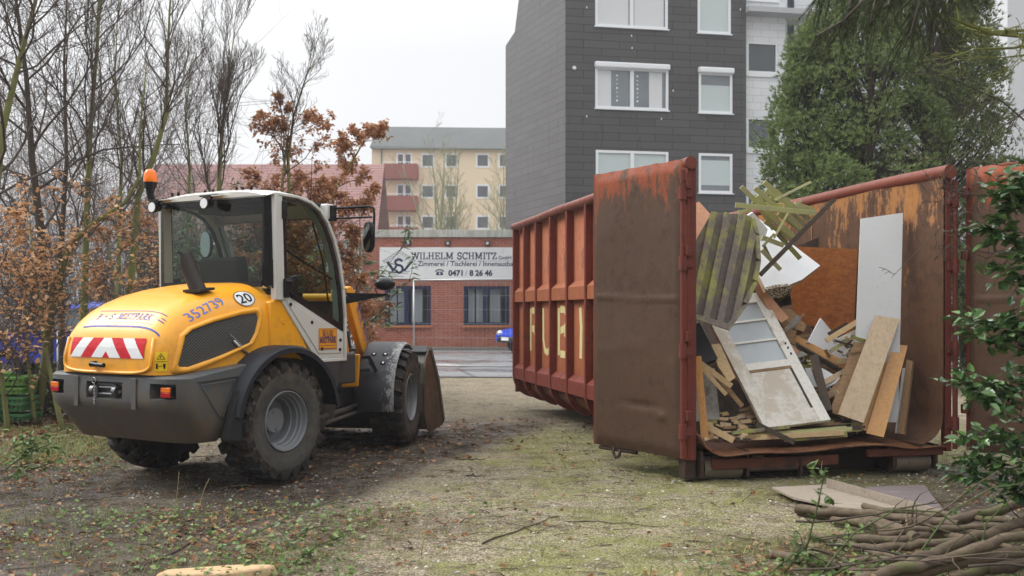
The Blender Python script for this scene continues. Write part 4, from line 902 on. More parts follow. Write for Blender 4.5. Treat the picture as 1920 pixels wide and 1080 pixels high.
outp = rustpaint('orange_container_paint', (.29, .088, .036), (.09, .036, .022), .22, streak=.8, light=(.36, .165, .075), spots=.8)
ribp = rustpaint('red_container_paint', (.165, .034, .021), (.06, .024, .016), .34, streak=.6, spots=.7)
postp = rustpaint('dark_red_post_paint', (.145, .036, .026), (.055, .028, .02), .35, streak=.5, spots=.8)
inn_ = rustpaint('rusty_inner_steel', (.085, .042, .022), (.05, .024, .014), .5, top=(.46, .20, .055), streak=.35, z0=1.6, z1=2.6, rb=(.34, .16, .06))
doorp = rustpaint('rusty_door_steel', (.072, .040, .024), (.042, .023, .015), .4, top=(.34, .070, .022), streak=.4, tk=.25, z0=1.85, z1=2.75, rb=(.13, .05, .025))
floorp = rustpaint('rusty_floor_steel', (.16, .07, .034), (.08, .036, .02), .5, streak=.2, rough=.45, rb=(.3, .12, .05)); darks = rustpaint('dark_rusty_steel', (.05, .03, .022), (.03, .02, .015), .4)
tubep = rustpaint('tube_paint', (.17, .048, .030), (.07, .022, .015), .1, streak=.3, rough=.4)
ct = thing('skip_container', 'long rusty orange skip container with both end doors swung open', 'skip container', CO, CA)
def arcp(cx, cz, r, a0, a1, n): return [(cx+r*math.cos(R(a0+(a1-a0)*i/n)), cz+r*math.sin(R(a0+(a1-a0)*i/n))) for i in range(n+1)]
def wallprof(u0, rr, zb, top): return [(u0, top)]+arcp(u0+rr, zb+rr, rr, 180, 270, 8)
# left wall: skin, ribs, rails and top tube
mb = MB(); pr_ = wallprof(.09, .30, .22, 2.60); nv_ = 60
for i in range(nv_+1):
    v = .05+(CL-.05)*i/nv_
    for j, (u, z) in enumerate(pr_): mb.v.append(V((u+(.006*noise.noise(V((v*2.3, z*2, 1))) if 0 < j < 99 else 0), v, z)))
m = len(pr_)
for i in range(nv_):
    for j in range(m-1): mb.f.append((i*m+j, (i+1)*m+j, (i+1)*m+j+1, i*m+j+1)); mb.m.append(0)
lw = mb.build('side_wall', outp, ct, smooth=True, autos=40)
sol = lw.modifiers.new('t', 'SOLIDIFY'); sol.thickness = .006; sol.offset = 0
ribs = [6.30, 5.67, 5.02, 4.30, 3.56, 2.82, 2.10, 1.40, .72]
for v in ribs:
    mb = MB(); o_ = [(0, 2.58)]+arcp(.33, .50, .33, 180, 262, 9); i_ = [(.088, 2.58)]+arcp(.388, .52, .30, 180, 262, 9)
    for k_ in range(len(o_)-1): mb.slab([V((o_[k_][0], v-.03, o_[k_][1])), V((o_[k_+1][0], v-.03, o_[k_+1][1])), V((i_[k_+1][0], v-.03, i_[k_+1][1])), V((i_[k_][0], v-.03, i_[k_][1]))], (0, .06, 0))
    mb.build('rib', ribp, lw, bevel=.004)
ee = sorted(ribs+[0.06])
for a, b in zip(ee[:-1], ee[1:]):
    for (z0, z1, d_) in ((1.53, 1.76, .075), (.44, .68, .08)):
        mb = MB(); q = [(.092, z0), (.092-d_, z0+.01), (.092-d_, z1-.07), (.092, z1)]
        mb.slab([V((u, a+.03, z)) for u, z in q], (0, b-a-.06, 0)); mb.build('stiffener', ribp if z0 < 1 else outp, lw, bevel=.004)
mb = MB(); mb.tube([V((.03, v, 2.625+.006*math.sin(v*2))) for v in (-.03, 1, 2, 3, 4, 5, 6, CL)], .052, 20); mb.build('top_tube', tubep, lw, smooth=True, autos=50)
# stencilled letters between the ribs
cream = rustpaint('cream_lettering', (.62, .55, .27), (.36, .26, .10), .05, streak=.4, spots=.25)
def stroke_poly(pts, w):
    # one connected ribbon along a polyline
    n = len(pts); L_, R_ = [], []
    for i in range(n):
        a = V((*pts[max(0, i-1)], 0)); b = V((*pts[min(n-1, i+1)], 0)); d = (b-a).normalized(); s = V((-d.y, d.x, 0))*w/2; p = V((*pts[i], 0)); L_.append(p+s); R_.append(p-s)
    vs = L_+R_; return vs, [(i, i+1, n+i+1, n+i) for i in range(n-1)]
def cletter(vhi, vlo, strokes, w=.088):
    mb = MB(); wid = vhi-vlo
    for k_, s in enumerate(strokes):
        v, f = stroke_poly([(x*wid, y*.58) for x, y in s], w); mb.add([V((.0835-.0015*k_, vhi-p.x, .87+p.y)) for p in v], f)
    mb.build('painted_letter', cream, lw, recalc=False)
cletter(5.60, 5.16, [[(.05, 0), (.05, 1)], [(.2, .96), (.65, .93), (.9, .8), (.9, .66), (.65, .54), (.22, .52)], [(.5, .5), (.95, .18)]])
cletter(4.93, 4.50, [[(.05, 1), (.07, .3), (.25, .06), (.5, .02), (.72, .06), (.9, .3), (.92, 1)]])
cletter(4.18, 3.74, [[(.05, 0), (.05, 1)], [(.2, .97), (.6, .97), (.85, .86), (.85, .68), (.6, .57), (.22, .52)], [(.62, .5), (.9, .38), (.92, .16), (.7, .03), (.22, .03)]])
cletter(3.32, 3.12, [[(.3, 1), (.5, .6), (.4, 0)]], .10)
cletter(2.74, 2.64, [[(.4, 1), (.4, 0)]], .08)
# small dark sprayed squiggles, one per bay
mb = MB()
for v in (5.98, 5.36, 4.70, 3.95, 3.2):
    pts = [(v-.04+.012*math.sin(k_*1.1)*2-.0*k_, 1.90+.022*k_) for k_ in range(11)]
    a, f = stroke_poly([(p[0], p[1]) for p in pts], .010); mb.add([V((.081, p.x, p.y)) for p in a], f)
mb.build('spray_mark', black, lw, recalc=False)
# right wall, end wall, floor
mb = MB(); pr2 = [(2.405, 2.60)]+[(2.405, 2.60-.2*i) for i in range(1, 9)]+arcp(2.405-.24, .25+.24, .24, 0, -90, 9)
for i in range(nv_+1):
    v = .0+CL*i/nv_
    for (u, z) in pr2: mb.v.append(V((u+.014*noise.noise(V((v*1.4, z*1.6, 5)))-.01*math.exp(-((v-1.0)/.05)**2), v, z)))
m = len(pr2)
for i in range(nv_):
    for j in range(m-1): mb.f.append((i*m+j, (i+1)*m+j, (i+1)*m+j+1, i*m+j+1)); mb.m.append(0)
rw_ = mb.build('side_wall', inn_, ct, smooth=True)
mb = MB()
for v in (.95, 2.2, 3.5): mb.slab([V((2.398, v, .65)), V((2.398, v+.012, .65)), V((2.398, v+.012, 2.56)), V((2.398, v, 2.56))], (-.004, 0, 0))
mb.build('weld_seam', rustpaint('seam', (.30, .14, .06), (.2, .08, .03)), rw_)
mb = MB(); mb.tube([V((2.44, v, 2.625+.008*math.sin(v*1.7))) for v in (-.05, .7, 1.5, 2.3, 3.2, 4.5, CL)], .062, 20); mb.build('top_tube', tubep, rw_, smooth=True, autos=50)
for v in ribs: mb = MB(); mb.box((2.46, v, 1.5), (.09, .06, 2.2)); mb.build('rib', ribp, rw_, bevel=.005)
mb = MB(); mb.box((1.25, CL, 1.4), (2.4, .05, 2.3)); mb.build('end_wall', inn_, ct, bevel=.01)
mb = MB(); nu = 44
def lipz(u): return .015*math.sin(u*4.2+.6)-.05*math.exp(-((u-.22)/.28)**2)-.03*math.exp(-((u-2.05)/.22)**2)
for i in range(25):
    v = -.06+(CL+.0)*(i/24)**2.2
    for j in range(nu+1):
        u = .10+2.30*j/nu; z = .25
        if u < .36: z = .25+.26*(1-math.sqrt(max(0, 1-((.36-u)/.27)**2)))*.9
        z += lipz(u)*max(0, 1-(v+.06)/.5)+.004*noise.noise(V((u*3, v*3, 2))); mb.v.append(V((u, v-.03*math.sin(u*2.6)*(1 if i == 0 else 0), z)))
for i in range(24):
    for j in range(nu): mb.f.append((i*(nu+1)+j, i*(nu+1)+j+1, (i+1)*(nu+1)+j+1, (i+1)*(nu+1)+j)); mb.m.append(0)
fl_ = mb.build('floor_plate', floorp, ct, smooth=True); sol = fl_.modifiers.new('t', 'SOLIDIFY'); sol.thickness = .012
# posts, hinge bars, sill, skids and rollers
for u, w_ in ((.045, .085), (2.455, .06)):
    mb = MB(); mb.box((u, .03, 1.40), (w_, .07, 2.44)); po = mb.build('corner_post', postp, ct, bevel=.006)
    hx = -.035 if u < 1 else 2.515
    mb = MB(); mb.cyl((hx, -.01, .20), (hx, -.01, 2.56), .022, 12); mb.build('hinge_bar', postp, po, smooth=True, autos=50)
    for z in (.42, 1.08, 1.80, 2.38):
        mb = MB(); mb.cyl((hx, -.01, z-.06), (hx, -.01, z+.06), .034, 14); mb.box(((hx+u)/2, .0, z), (.09, .05, .07)); mb.build('hinge', postp, po, smooth=True, autos=35)
mb = MB(); mb.box((.80, .0, .145), (1.15, .05, .085)); mb.box((2.02, .0, .19), (.74, .05, .07)); sl = mb.build('sill_beam', rustpaint('sill_paint', (.11, .035, .022), (.04, .022, .016), .4), ct, bevel=.006)
mb = MB(); mb.box((.62, -.03, .205), (.10, .05, .025)); mb.cyl((.55, -.01, .09), (1.0, -.01, .09), .02, 10); mb.box((1.02, -.02, .10), (.02, .04, .13)); mb.build('latch', darks, sl, bevel=.004)
mb = MB(); mb.box((1.25, .34, .10), (2.1, .10, .19)); mb.build('light_block_beam', darks, ct, bevel=.006)  # crossmember added to block light, so the gap under the floor stays dark
for u in (.78, 1.72): mb = MB(); mb.box((u, 3.3, .12), (.10, 5.9, .17)); mb.build('skid', darks, ct, bevel=.008)
for v in [.35+.55*i for i in range(11)]: mb = MB(); mb.box((1.25, v, .215), (1.9, .07, .05)); mb.build('floor_bearer', darks, ct)
for u in (.34, 2.12):
    mb = MB(); mb.cyl((u-.17, .10, .098), (u+.17, .10, .098), .096, 26); rl = mb.build('roller', rustpaint('roller_steel', (.16, .13, .10), (.07, .045, .03), .3, rough=.4), ct, smooth=True, autos=40)
    for e_ in (-.205, .205): mb = MB(); mb.box((u+e_, .10, .14), (.025, .24, .22)); mb.build('roller_bracket', darks, rl, bevel=.005)
mb = MB(); mb.box((.05, .10, .12), (.10, .14, .20)); mb.build('corner_foot', darks, ct, bevel=.01)
# doors: dented plate with frame, hung on the posts and swung right round
def door(hx, ang, seed, W_=1.17):
    root = bpy.data.objects.new('door', None); link(root); root.parent = ct; root.location = (hx, -.02, 0); root.rotation_euler = (0, 0, ang)
    sg = 1; z0, z1 = .19, 2.66; mb = MB(); nx_, nz_ = 46, 90
    for j in range(nz_+1):
        for i in range(nx_+1):
            x = .03+W_*i/nx_; z = z0+(z1-z0)*j/nz_
            d_ = .010*noise.noise(V((x*2.2, z*1.6, seed)))+.014*max(0, noise.noise(V((x*3.5, z*5, seed+3)))-.15)*(1 if z < 1.2 else .4)
            d_ += .022*math.exp(-((x-.28)/.05)**2-((z-.52)/.035)**2)-.02*math.exp(-((x-.55)/.2)**2-((z-.60)/.025)**2)+.013*math.exp(-((z-1.50-.03*x)/.012)**2)
            e = min(i, nx_-i)/3; k_ = min(1, e, j/3, (nz_-j)/3)
            zz = z+(.012*noise.noise(V((x*9, seed, 1))) if j in (0, nz_) else 0)
            mb.v.append(V((x, -.028*k_+.028+0-d_*k_, zz)))
    for j in range(nz_):
        for i in range(nx_): mb.f.append((j*(nx_+1)+i, j*(nx_+1)+i+1, (j+1)*(nx_+1)+i+1, (j+1)*(nx_+1)+i)); mb.m.append(0)
    pl = mb.build('door_plate', doorp, root, smooth=True, recalc=False)
    mb = MB()
    for x in (.02, W_+.02): mb.box((x, .065, (z0+z1)/2), (.05, .075, z1-z0))
    mb.box((W_/2+.02, .065, z0+.03), (W_, .07, .06)); mb.box((W_/2+.02, .065, z1-.03), (W_, .07, .06)); mb.box((W_/2+.02, .07, 1.6), (W_, .05, .1)); mb.box((W_/2+.02, .07, .7), (W_, .05, .1))
    mb.build('door_frame', ribp, root, bevel=.006)
    mb = MB(); mb.tube([V((W_*.72, .03, .18)), V((W_*.72, .02, .12)), V((W_*.76, .02, .10)), V((W_*.79, .02, .14)), V((W_*.79, .03, .19))], .014, 8); mb.tube([V((W_*.55, .05, .17)), V((W_*.98, .05, .165))], .018, 8)
    mb.build('locking_hook', darks, root, smooth=True)
    for z in (.55, 1.2, 1.9, 2.45): mb = MB(); mb.box((-.0, .02, z), (.07, .05, .08)); mb.build('hinge_leaf', postp, root, bevel=.004)
    return root
def door_angle(wx, wy): return math.atan2(wy, wx)-CA
dl_ = door(-.02, door_angle(-.675, .98), 1.0)
dr_ = door(2.60, door_angle(.46, -.86), 7.0)
# the plate's flat side (local -y) must face the camera on both
# the left door runs away from the camera, so mirror it
dl_.scale = (1, -1, 1)

# ================================================================ timber and boards thrown into the container
bw1 = wood('weathered_plank', (.11, .085, .07), (.19, .155, .13), 'Z', 5, .8)
wd = {
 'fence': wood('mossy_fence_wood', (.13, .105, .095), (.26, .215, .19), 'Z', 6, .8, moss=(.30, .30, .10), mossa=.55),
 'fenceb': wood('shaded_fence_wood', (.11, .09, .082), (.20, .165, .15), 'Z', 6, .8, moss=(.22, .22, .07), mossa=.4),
 'lath': wood('mossy_lath', (.34, .32, .19), (.58, .55, .35), 'X', 7, .8, moss=(.46, .46, .20), mossa=.6),
 'white': wood('peeling_white_paint', (.66, .64, .57), (.76, .74, .68), 'Z', 4, .5, worn=(.45, .38, .3), worna=.2, stretch=4),
 'whiteworn': wood('worn_white_wood', (.56, .52, .45), (.74, .71, .65), 'X', 4, .6, worn=(.50, .44, .36), worna=.5, stretch=5),
 'panel': basic('white_laminate', (.66, .67, .68), .35, var=.03, dirt=(.35, .31, .26), dirta=.1),
 'teak': wood('orange_veneer', (.14, .038, .010), (.42, .15, .04), 'X', 2.2, .3, stretch=11),
 'beech': wood('pale_plywood', (.46, .33, .20), (.64, .50, .34), 'Z', 4, .5, stretch=7, specks=(.2, .1, .05)),
 'honey': wood('honey_veneer', (.46, .22, .06), (.64, .34, .12), 'Z', 4, .4),
 'pink': wood('salmon_veneer', (.60, .28, .15), (.74, .40, .24), 'Z', 5, .45),
 'brown': wood('brown_timber', (.20, .12, .06), (.40, .25, .14), 'X', 5, .7),
 'raw': wood('split_softwood', (.46, .31, .16), (.70, .52, .30), 'X', 6, .7),
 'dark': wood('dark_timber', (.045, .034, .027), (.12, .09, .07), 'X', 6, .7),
 'grey': basic('grey_board', (.30, .29, .27), .6, var=.1, dirt=(.12, .10, .08)),
 'blackbox': basic('black_panel', (.035, .037, .04), .4, var=.3, dirt=(.2, .18, .15), dirta=.1),
}
t = NT('speckled_white_board'); sp_ = t.ramp(t.noise(48, 4, .6), (.67, 0), (.69, 1)); lo_ = t.ramp(t.noise(2.2, 3, .5), (.42, .15), (.62, 1))
c = t.mix(t.math('MULTIPLY', sp_, lo_), t.mix(t.noise(3, 4, .6), (.60, .61, .62), (.70, .71, .72)), (.03, .025, .02)); wd['speck'] = t.done(c, .4)
t = NT('cardboard_honeycomb'); vo = t.n('TexVoronoi', Vector=t.co, Scale=45.0, _feature='DISTANCE_TO_EDGE').outputs[0]; c = t.mix(t.ramp(vo, (.06, 0), (.16, 1)), (.45, .37, .27), (.02, .015, .01)); wd['comb'] = t.done(c, .8, 0, t.bump(vo, .6, .01))
def debris(name, label, cat, pts, mat, th=.02, group=None, edge=None, planar=True):
    """a rigid board: outline seen in the photo, depth behind the container mouth per corner, real thickness"""
    w = [Cm @ cpx(*p) for p in pts]; nrm = V((0, 0, 0)); e_ = V((0, 0, CH))
    pn = (w[1]-w[0]).cross(w[-1]-w[0]).normalized()
    if len(w) > 3 and planar: w = [e_+(q-e_)*((w[0]-e_).dot(pn)/max(1e-6, (q-e_).dot(pn)) if abs((q-e_).dot(pn)) > 1e-6 else 1) for q in w]
    for i in range(len(w)): nrm += w[i].cross(w[(i+1) % len(w)])
    nrm.normalize(); c0 = sum(w, V())/len(w)
    if nrm.dot(c0-V((0, 0, CH))) < 0: nrm = -nrm
    base = min(w, key=lambda q: q.z).copy(); mb = MB(); mb.mat(0)
    loc = [q-base for q in w]; n = len(loc); back = [q+nrm*th for q in loc]
    mb.add(loc, [tuple(range(n))]); mb.mat(1 if edge else 0); mb.add(loc+back, [tuple(range(2*n-1, n-1, -1))]+[(i, i+n, (i+1) % n+n, (i+1) % n) for i in range(n)])
    o = mb.build(name, [wd[mat]]+([wd[edge]] if edge else []), None, bevel=0, loc=base)
    tag(o, label, cat, group); return o
def lathstick(name, label, cat, a, b, w, mat, th=.015, group=None, v1=None, up=None):
    A, B = Cm @ cpx(*a), Cm @ cpx(*b); mb = MB(); d = B-A; view = (A-V((0, 0, CH))).normalized(); mb.bar(V(), d, w, th, view.cross(d).cross(d)*-1)
    o = mb.build(name, wd[mat], None, loc=A, bevel=.0015, seg=1); return tag(o, label, cat, group)
DB = 'boards and timber dumped in the container'
# broken white door with three panes
def glazed_door():
    TL, TR, BR, BL = [Cm @ cpx(*p) for p in ((1310, 562, 1.02), (1430, 547, 1.02), (1558, 787, .20), (1434, 803, .14))]
    dr = thing('glazed_door', 'broken white panel door with three frosted panes leaning on the debris', 'door', BL, 0, None)
    nn = (TR-TL).cross(BL-TL).normalized(); vw = (BL-V((0, 0, CH)))
    if nn.dot(vw) < 0: nn = -nn
    def q(s, t_, o=0.0): return (TL*(1-s)+TR*s)*(1-t_)+(BL*(1-s)+BR*s)*t_-BL+nn*o
    def piece(s0, s1, t0, t1, name, m, o0, th, par): mb = MB(); mb.slab([q(s0, t0, o0), q(s1, t0, o0), q(s1, t1, o0), q(s0, t1, o0)], nn*th); return mb.build(name, wd[m] if isinstance(m, str) else m, par, bevel=.002)
    piece(0, .19, 0, 1, 'stile', 'whiteworn', 0, .04, dr); piece(.84, 1, 0, 1, 'stile', 'white', 0, .04, dr)
    piece(.19, .84, 0, .075, 'rail', 'white', .001, .038, dr); piece(.19, .84, .535, .585, 'rail', 'white', .001, .038, dr); piece(.19, .84, .90, 1, 'rail', 'whiteworn', .001, .038, dr)
    piece(.19, .84, .585, .60, 'moulding', 'brown', .006, .03, dr); piece(.815, .84, .60, .90, 'moulding', 'dark', .004, .03, dr)
    piece(.19, .815, .60, .90, 'lower_panel', 'whiteworn', .012, .012, dr)
    t = NT('frosted_pane'); nn_ = t.noise(90, 3, .6); t.done(t.mix(t.noise(4, 4, .6), (.30, .33, .35), (.42, .46, .48)), .25, 0, t.bump(nn_, .7, .004), .6)
    for a, b in ((.075, .205), (.22, .365), (.38, .535)): piece(.19, .84, a, b, 'pane', t.m, .018, .006, dr)
    for a, b in ((.205, .22), (.365, .38)): piece(.19, .84, a, b, 'glazing_bar', 'white', .004, .03, dr)
    mb = MB()
    for t_ in (.42, .455, .50): p = q(.93, t_, -.002); mb.box(p, (.014, .006, .022))
    mb.build('lock_hole', black, dr)
    return dr
glazed_door()
# mossy round-topped fence panel
def clip(poly, a, b):                    # keep what lies left of a->b
    out = []; n = len(poly); s = lambda p: (b[0]-a[0])*(p[1]-a[1])-(b[1]-a[1])*(p[0]-a[0])
    for i in range(n):
        p, q = poly[i], poly[(i+1) % n]; sp, sq = s(p), s(q)
        if sp >= 0: out.append(p)
        if sp*sq < 0: k = sp/(sp-sq); out.append((p[0]+(q[0]-p[0])*k, p[1]+(q[1]-p[1])*k))
    return out
def fence_panel():
    cpt = lambda x, y: (1270+x/3.310, 320+y/3.310)
    out = [cpt(*p) for p in [(85, 895), (60, 640), (120, 430), (215, 262), (420, 268), (484, 300), (512, 400), (520, 560), (498, 690), (440, 830), (380, 910), (325, 985)]]
    o0 = Cm @ cpx(*out[-1], .10); root = thing('fence_panel', 'weathered round-topped fence panel, green with moss, thrown on top of the debris', 'fence panel', o0)
    dep = lambda x, y: .10+(619-y)*.0012
    def slab2(name, poly, off, th, m):
        w = [Cm @ (cpx(x, y, dep(x, y)+off)) for x, y in poly]; w = [p-o0 for p in w]
        if len(w) < 3: return
        mb = MB(); vv = Cm.to_3x3() @ V((0, 1, 0)); mb.slab(w, vv*th); mb.build(name, wd[m], root, bevel=.002, seg=1)
    i = 0; x = 20
    while x < 620:
        w_ = 50 if i % 2 else 44; a, b = cpt(x+.0, 280), cpt(x-138, 930); c_, d_ = cpt(x+w_, 280), cpt(x+w_-138, 930)
        p = clip(clip(out, b, a), c_, d_) if False else clip(out, a, b)
        p = clip(p, d_, c_)
        if len(p) < 3: p = clip(clip(out, b, a), c_, d_)
        front = i % 2 == 0
        if front and len(p) >= 3:        # ragged sawn ends
            p = [(px_, py_+(rnd.uniform(-3, 1) if py_ < 412 else 0)) for px_, py_ in p]
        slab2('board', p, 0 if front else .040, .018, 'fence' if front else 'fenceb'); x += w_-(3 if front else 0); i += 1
    arcs = [(484, 296), (512, 400), (521, 560), (500, 690), (440, 830), (325, 990)]
    for k_ in range(5):
        (ax, ay), (bx, by) = arcs[k_], arcs[k_+1]; slab2('frame', [cpt(ax, ay), cpt(bx, by), cpt(bx-26, by-16), cpt(ax-24, ay+4)], -.012, .03, 'fence')
    slab2('frame', [cpt(82, 880), cpt(82, 912), cpt(325, 992), cpt(338, 955)], -.010, .03, 'fence')
    for (ax, ay, bx, by) in ((130, 425, 505, 520), (70, 640, 450, 742)): slab2('batten', [cpt(ax, ay), cpt(bx, by), cpt(bx-4, by+20), cpt(ax, ay+20)], .042, .025, 'fence')
fence_panel()
# broken garden trellis: laths as parts
def lp3(x, y, v): return (1380+x/4.696, 330+y/4.696, v)
tr0 = Cm @ cpx(*lp3(400, 600, .9)); trl = thing('broken_trellis', 'broken moss-green wooden trellis tangled on top of the debris', 'trellis', tr0)
for (x0, y0, x1, y1, w_, v, m) in [(45, 95, 505, 535, .045, .70, 'lath'), (165, 105, 575, 462, .045, .66, 'lath'), (245, 55, 650, 385, .048, .64, 'lath'), (185, 175, 372, 400, .040, .74, 'lath'), (-5, 255, 705, 328, .046, .60, 'lath'), (300, 180, 700, 335, .034, .72, 'lath'), (280, 330, 500, 525, .045, .73, 'lath'), (430, 360, 600, 480, .04, .72, 'lath'), (150, 180, 330, 470, .04, .78, 'lath'), (260, 130, 470, 240, .035, .7, 'lath'), (330, 150, 520, 300, .04, .76, 'lath'), (370, 330, 560, 470, .045, .75, 'lath'), (250, 400, 480, 550, .04, .79, 'lath'), (420, 270, 600, 420, .04, .71, 'lath'), (140, 230, 420, 260, .03, .8, 'lath'), (520, 240, 690, 300, .035, .66, 'lath'), (360, 500, 565, 728, .046, .80, 'fence'), (230, 540, 420, 612, .045, .76, 'lath'), (225, 650, 392, 826, .042, .82, 'lath'), (660, 52, 340, 212, .024, .62, 'lath'), (455, 330, 335, 548, .02, .58, 'lath'), (575, 215, 530, 265, .022, .56, 'lath'), (338, 508, 235, 622, .022, .6, 'fence'), (420, 380, 500, 300, .03, .76, 'lath'), (240, 600, 300, 720, .03, .84, 'fence'), (500, 250, 640, 345, .04, .78, 'lath'), (20, 320, 130, 300, .03, .8, 'lath')]:
    A, B = Cm @ cpx(*lp3(x0, y0, v)), Cm @ cpx(*lp3(x1, y1, v+.03)); mb = MB(); d = B-A; vw = (A-V((0, 0, CH))).normalized()
    mb.bar(A-tr0, B-tr0, w_, .012, vw.cross(d).cross(d)*-1); mb.build('lath', wd[m], trl, bevel=.0015, seg=1)
lathstick('dark_batten', 'long dark wooden bar slanting up across the trellis to the rusty wall', 'timber', lp3(212, 872, .62), lp3(865, 205, .50), .042, 'dark', .04)
debris('laminate_board', 'white laminate board with torn edge under the mossy trellis', 'board', [(1420, 408, 1.35), (1538, 498, .95), (1504, 524, .66), (1480, 534, .62), (1456, 536, .62), (1436, 543, .62), (1424, 519, .84)], 'speck', .05, edge='beech')
debris('honeycomb_core', 'torn cardboard honeycomb core hanging below the white laminate board', 'board', [(1436, 544, .64), (1458, 538, .64), (1482, 536, .64), (1485, 545, .68), (1466, 558, .70), (1446, 560, .70)], 'comb', .04)
debris('white_sheet', 'white board edge sticking up between fence panel and trellis', 'board', [(1394, 409, .95), (1412, 398, 1.0), (1440, 430, 1.2), (1432, 452, 1.1), (1402, 424, 1.0)], 'panel', .02)
debris('veneered_board', 'salmon wood-grain board standing behind the fence panel by the left post', 'board', [(1280, 390, .8), (1311, 378, .8), (1335, 405, .8), (1306, 500, .62), (1276, 500, .62)], 'pink', .02)
debris('veneered_board', 'orange striped veneer board standing against the rusty side wall', 'board', [(1468, 461, 1.7), (1608, 467, 1.22), (1600, 630, 1.12), (1490, 604, 1.6)], 'teak', .025, edge='brown')
debris('tall_panel', 'tall narrow white panel leaning against the rusty side wall', 'panel', [(1614, 410, .66), (1693, 399, .50), (1684, 792, .36), (1598, 790, .50)], 'speck', .04, edge='white')
debris('plywood_board', 'pale plywood board with a white smear leaning foremost against the white panel', 'board', [(1642, 591, .46), (1687, 598, .38), (1619, 793, .22), (1571, 776, .28)], 'beech', .022, edge='brown')
debris('plywood_board', 'mottled brown board half hidden behind the pale plywood', 'board', [(1600, 641, .55), (1628, 643, .50), (1590, 785, .31), (1556, 772, .36)], 'brown', .02)
debris('narrow_board', 'narrow brown strip of wood between plywood and orange board', 'board', [(1660, 678, .42), (1676, 681, .40), (1630, 810, .22), (1614, 804, .25)], 'honey', .02)
ob = debris('veneered_board', 'bright orange board with corrugated edge at the right of the leaning stack', 'board', [(1674, 645, .44), (1702, 648, .38), (1657, 820, .14), (1624, 812, .20)], 'honey', .035, edge='comb')
debris('veneered_strip', 'dark brown strip rightmost of the leaning boards', 'board', [(1700, 674, .42), (1711, 677, .36), (1694, 814, .24), (1681, 812, .28)], 'brown', .03)
debris('white_strip', 'thin white edge strip beside the orange corrugated board', 'board', [(1692, 690, .46), (1698, 690, .44), (1685, 812, .30), (1678, 812, .32)], 'panel', .02)
debris('white_triangle', 'white triangular board piece pointing up in the middle of the debris', 'board', [(1539, 596, 1.0), (1592, 660, .90), (1585, 682, .80), (1515, 641, .85)], 'speck', .02)
debris('yellow_beam', 'yellow speckled beam slanting down below the white triangle', 'timber', [(1495, 629, .95), (1586, 678, .62), (1584, 693, .62), (1491, 640, .95)], 'honey', .05)
debris('dark_strip', 'black edged strip lying just under the yellow beam', 'timber', [(1492, 643, .85), (1583, 696, .58), (1580, 703, .58), (1496, 654, .85)], 'dark', .03)
debris('beam', 'mahogany coloured board end beside the top of the white door', 'timber', [(1416, 533, .95), (1424, 530, .95), (1479, 596, .85), (1465, 605, .85), (1440, 580, .9)], 'pink', .06, edge='brown')
debris('beam', 'brown squared beam end behind the white door handle side', 'timber', [(1462, 578, 1.1), (1484, 580, 1.1), (1512, 610, .95), (1507, 622, .95), (1484, 614, 1.0)], 'brown', .09)
debris('beam', 'broken brown block below the squared beam end', 'timber', [(1466, 614, .9), (1494, 620, .86), (1490, 646, .86), (1474, 640, .88)], 'brown', .06)
debris('board_end', 'short orange board end touching the lock side of the white door', 'timber', [(1484, 646, .8), (1500, 660, .76), (1487, 664, .78), (1482, 656, .8)], 'pink', .05)
debris('white_scrap', 'white board scrap between dark post and leaning boards', 'board', [(1541, 690, .62), (1580, 712, .5), (1548, 728, .5), (1538, 712, .58)], 'speck', .015)
debris('white_scrap', 'small white sheet right of the white door panel', 'board', [(1510, 690, .7), (1520, 690, .7), (1532, 725, .6), (1520, 726, .6)], 'panel', .015)
lathstick('timber_post', 'dark flaking post standing between white door and leaning boards', 'timber', (1526, 668, .62), (1553, 772, .34), .075, 'dark', .06)
debris('black_box', 'black box panel jammed under the left end of the fence panel', 'panel', [(1296, 612, .55), (1312, 604, .55), (1322, 625, .55), (1346, 672, .5), (1318, 682, .45), (1296, 645, .5)], 'blackbox', .12)
debris('plank', 'broad split plank standing behind the left edge of the white door', 'timber', [(1334, 646, .62), (1350, 644, .62), (1379, 708, .42), (1366, 716, .42), (1346, 686, .5)], 'raw', .03)
debris('grey_board', 'grey board standing upright inside the left post', 'board', [(1300, 694, .42), (1340, 690, .42), (1350, 786, .34), (1303, 790, .34)], 'grey', .02)
lathstick('timber_stick', 'thin square stick standing upright just inside the left post', 'timber', (1308, 668, .16), (1322, 826, .06), .062, 'honey', .04)
lathstick('timber_stick', 'split pale slat slanting down from the left post, upper one', 'timber', (1312, 680, .34), (1372, 724, .22), .045, 'raw', .02)
lathstick('timber_stick', 'split pale slat slanting down from the left post, lower one', 'timber', (1316, 690, .32), (1362, 740, .20), .035, 'raw', .02)
lathstick('timber_stick', 'thin dark slat behind the two pale split slats', 'timber', (1340, 700, .42), (1392, 762, .24), .04, 'brown', .02)
lathstick('timber_stick', 'long grey lath lying in front of the white door foot', 'timber', (1372, 812, .10), (1480, 800, .12), .03, 'fence', .02)
lathstick('timber_stick', 'short dark board end sticking out over the floor lip', 'timber', (1418, 795, .16), (1490, 830, -.04), .045, 'dark', .03)
lathstick('timber_beam', 'thick pale beam lying on the floor by the left post', 'timber', (1326, 800, .16), (1376, 826, .02), .055, 'raw', .05)
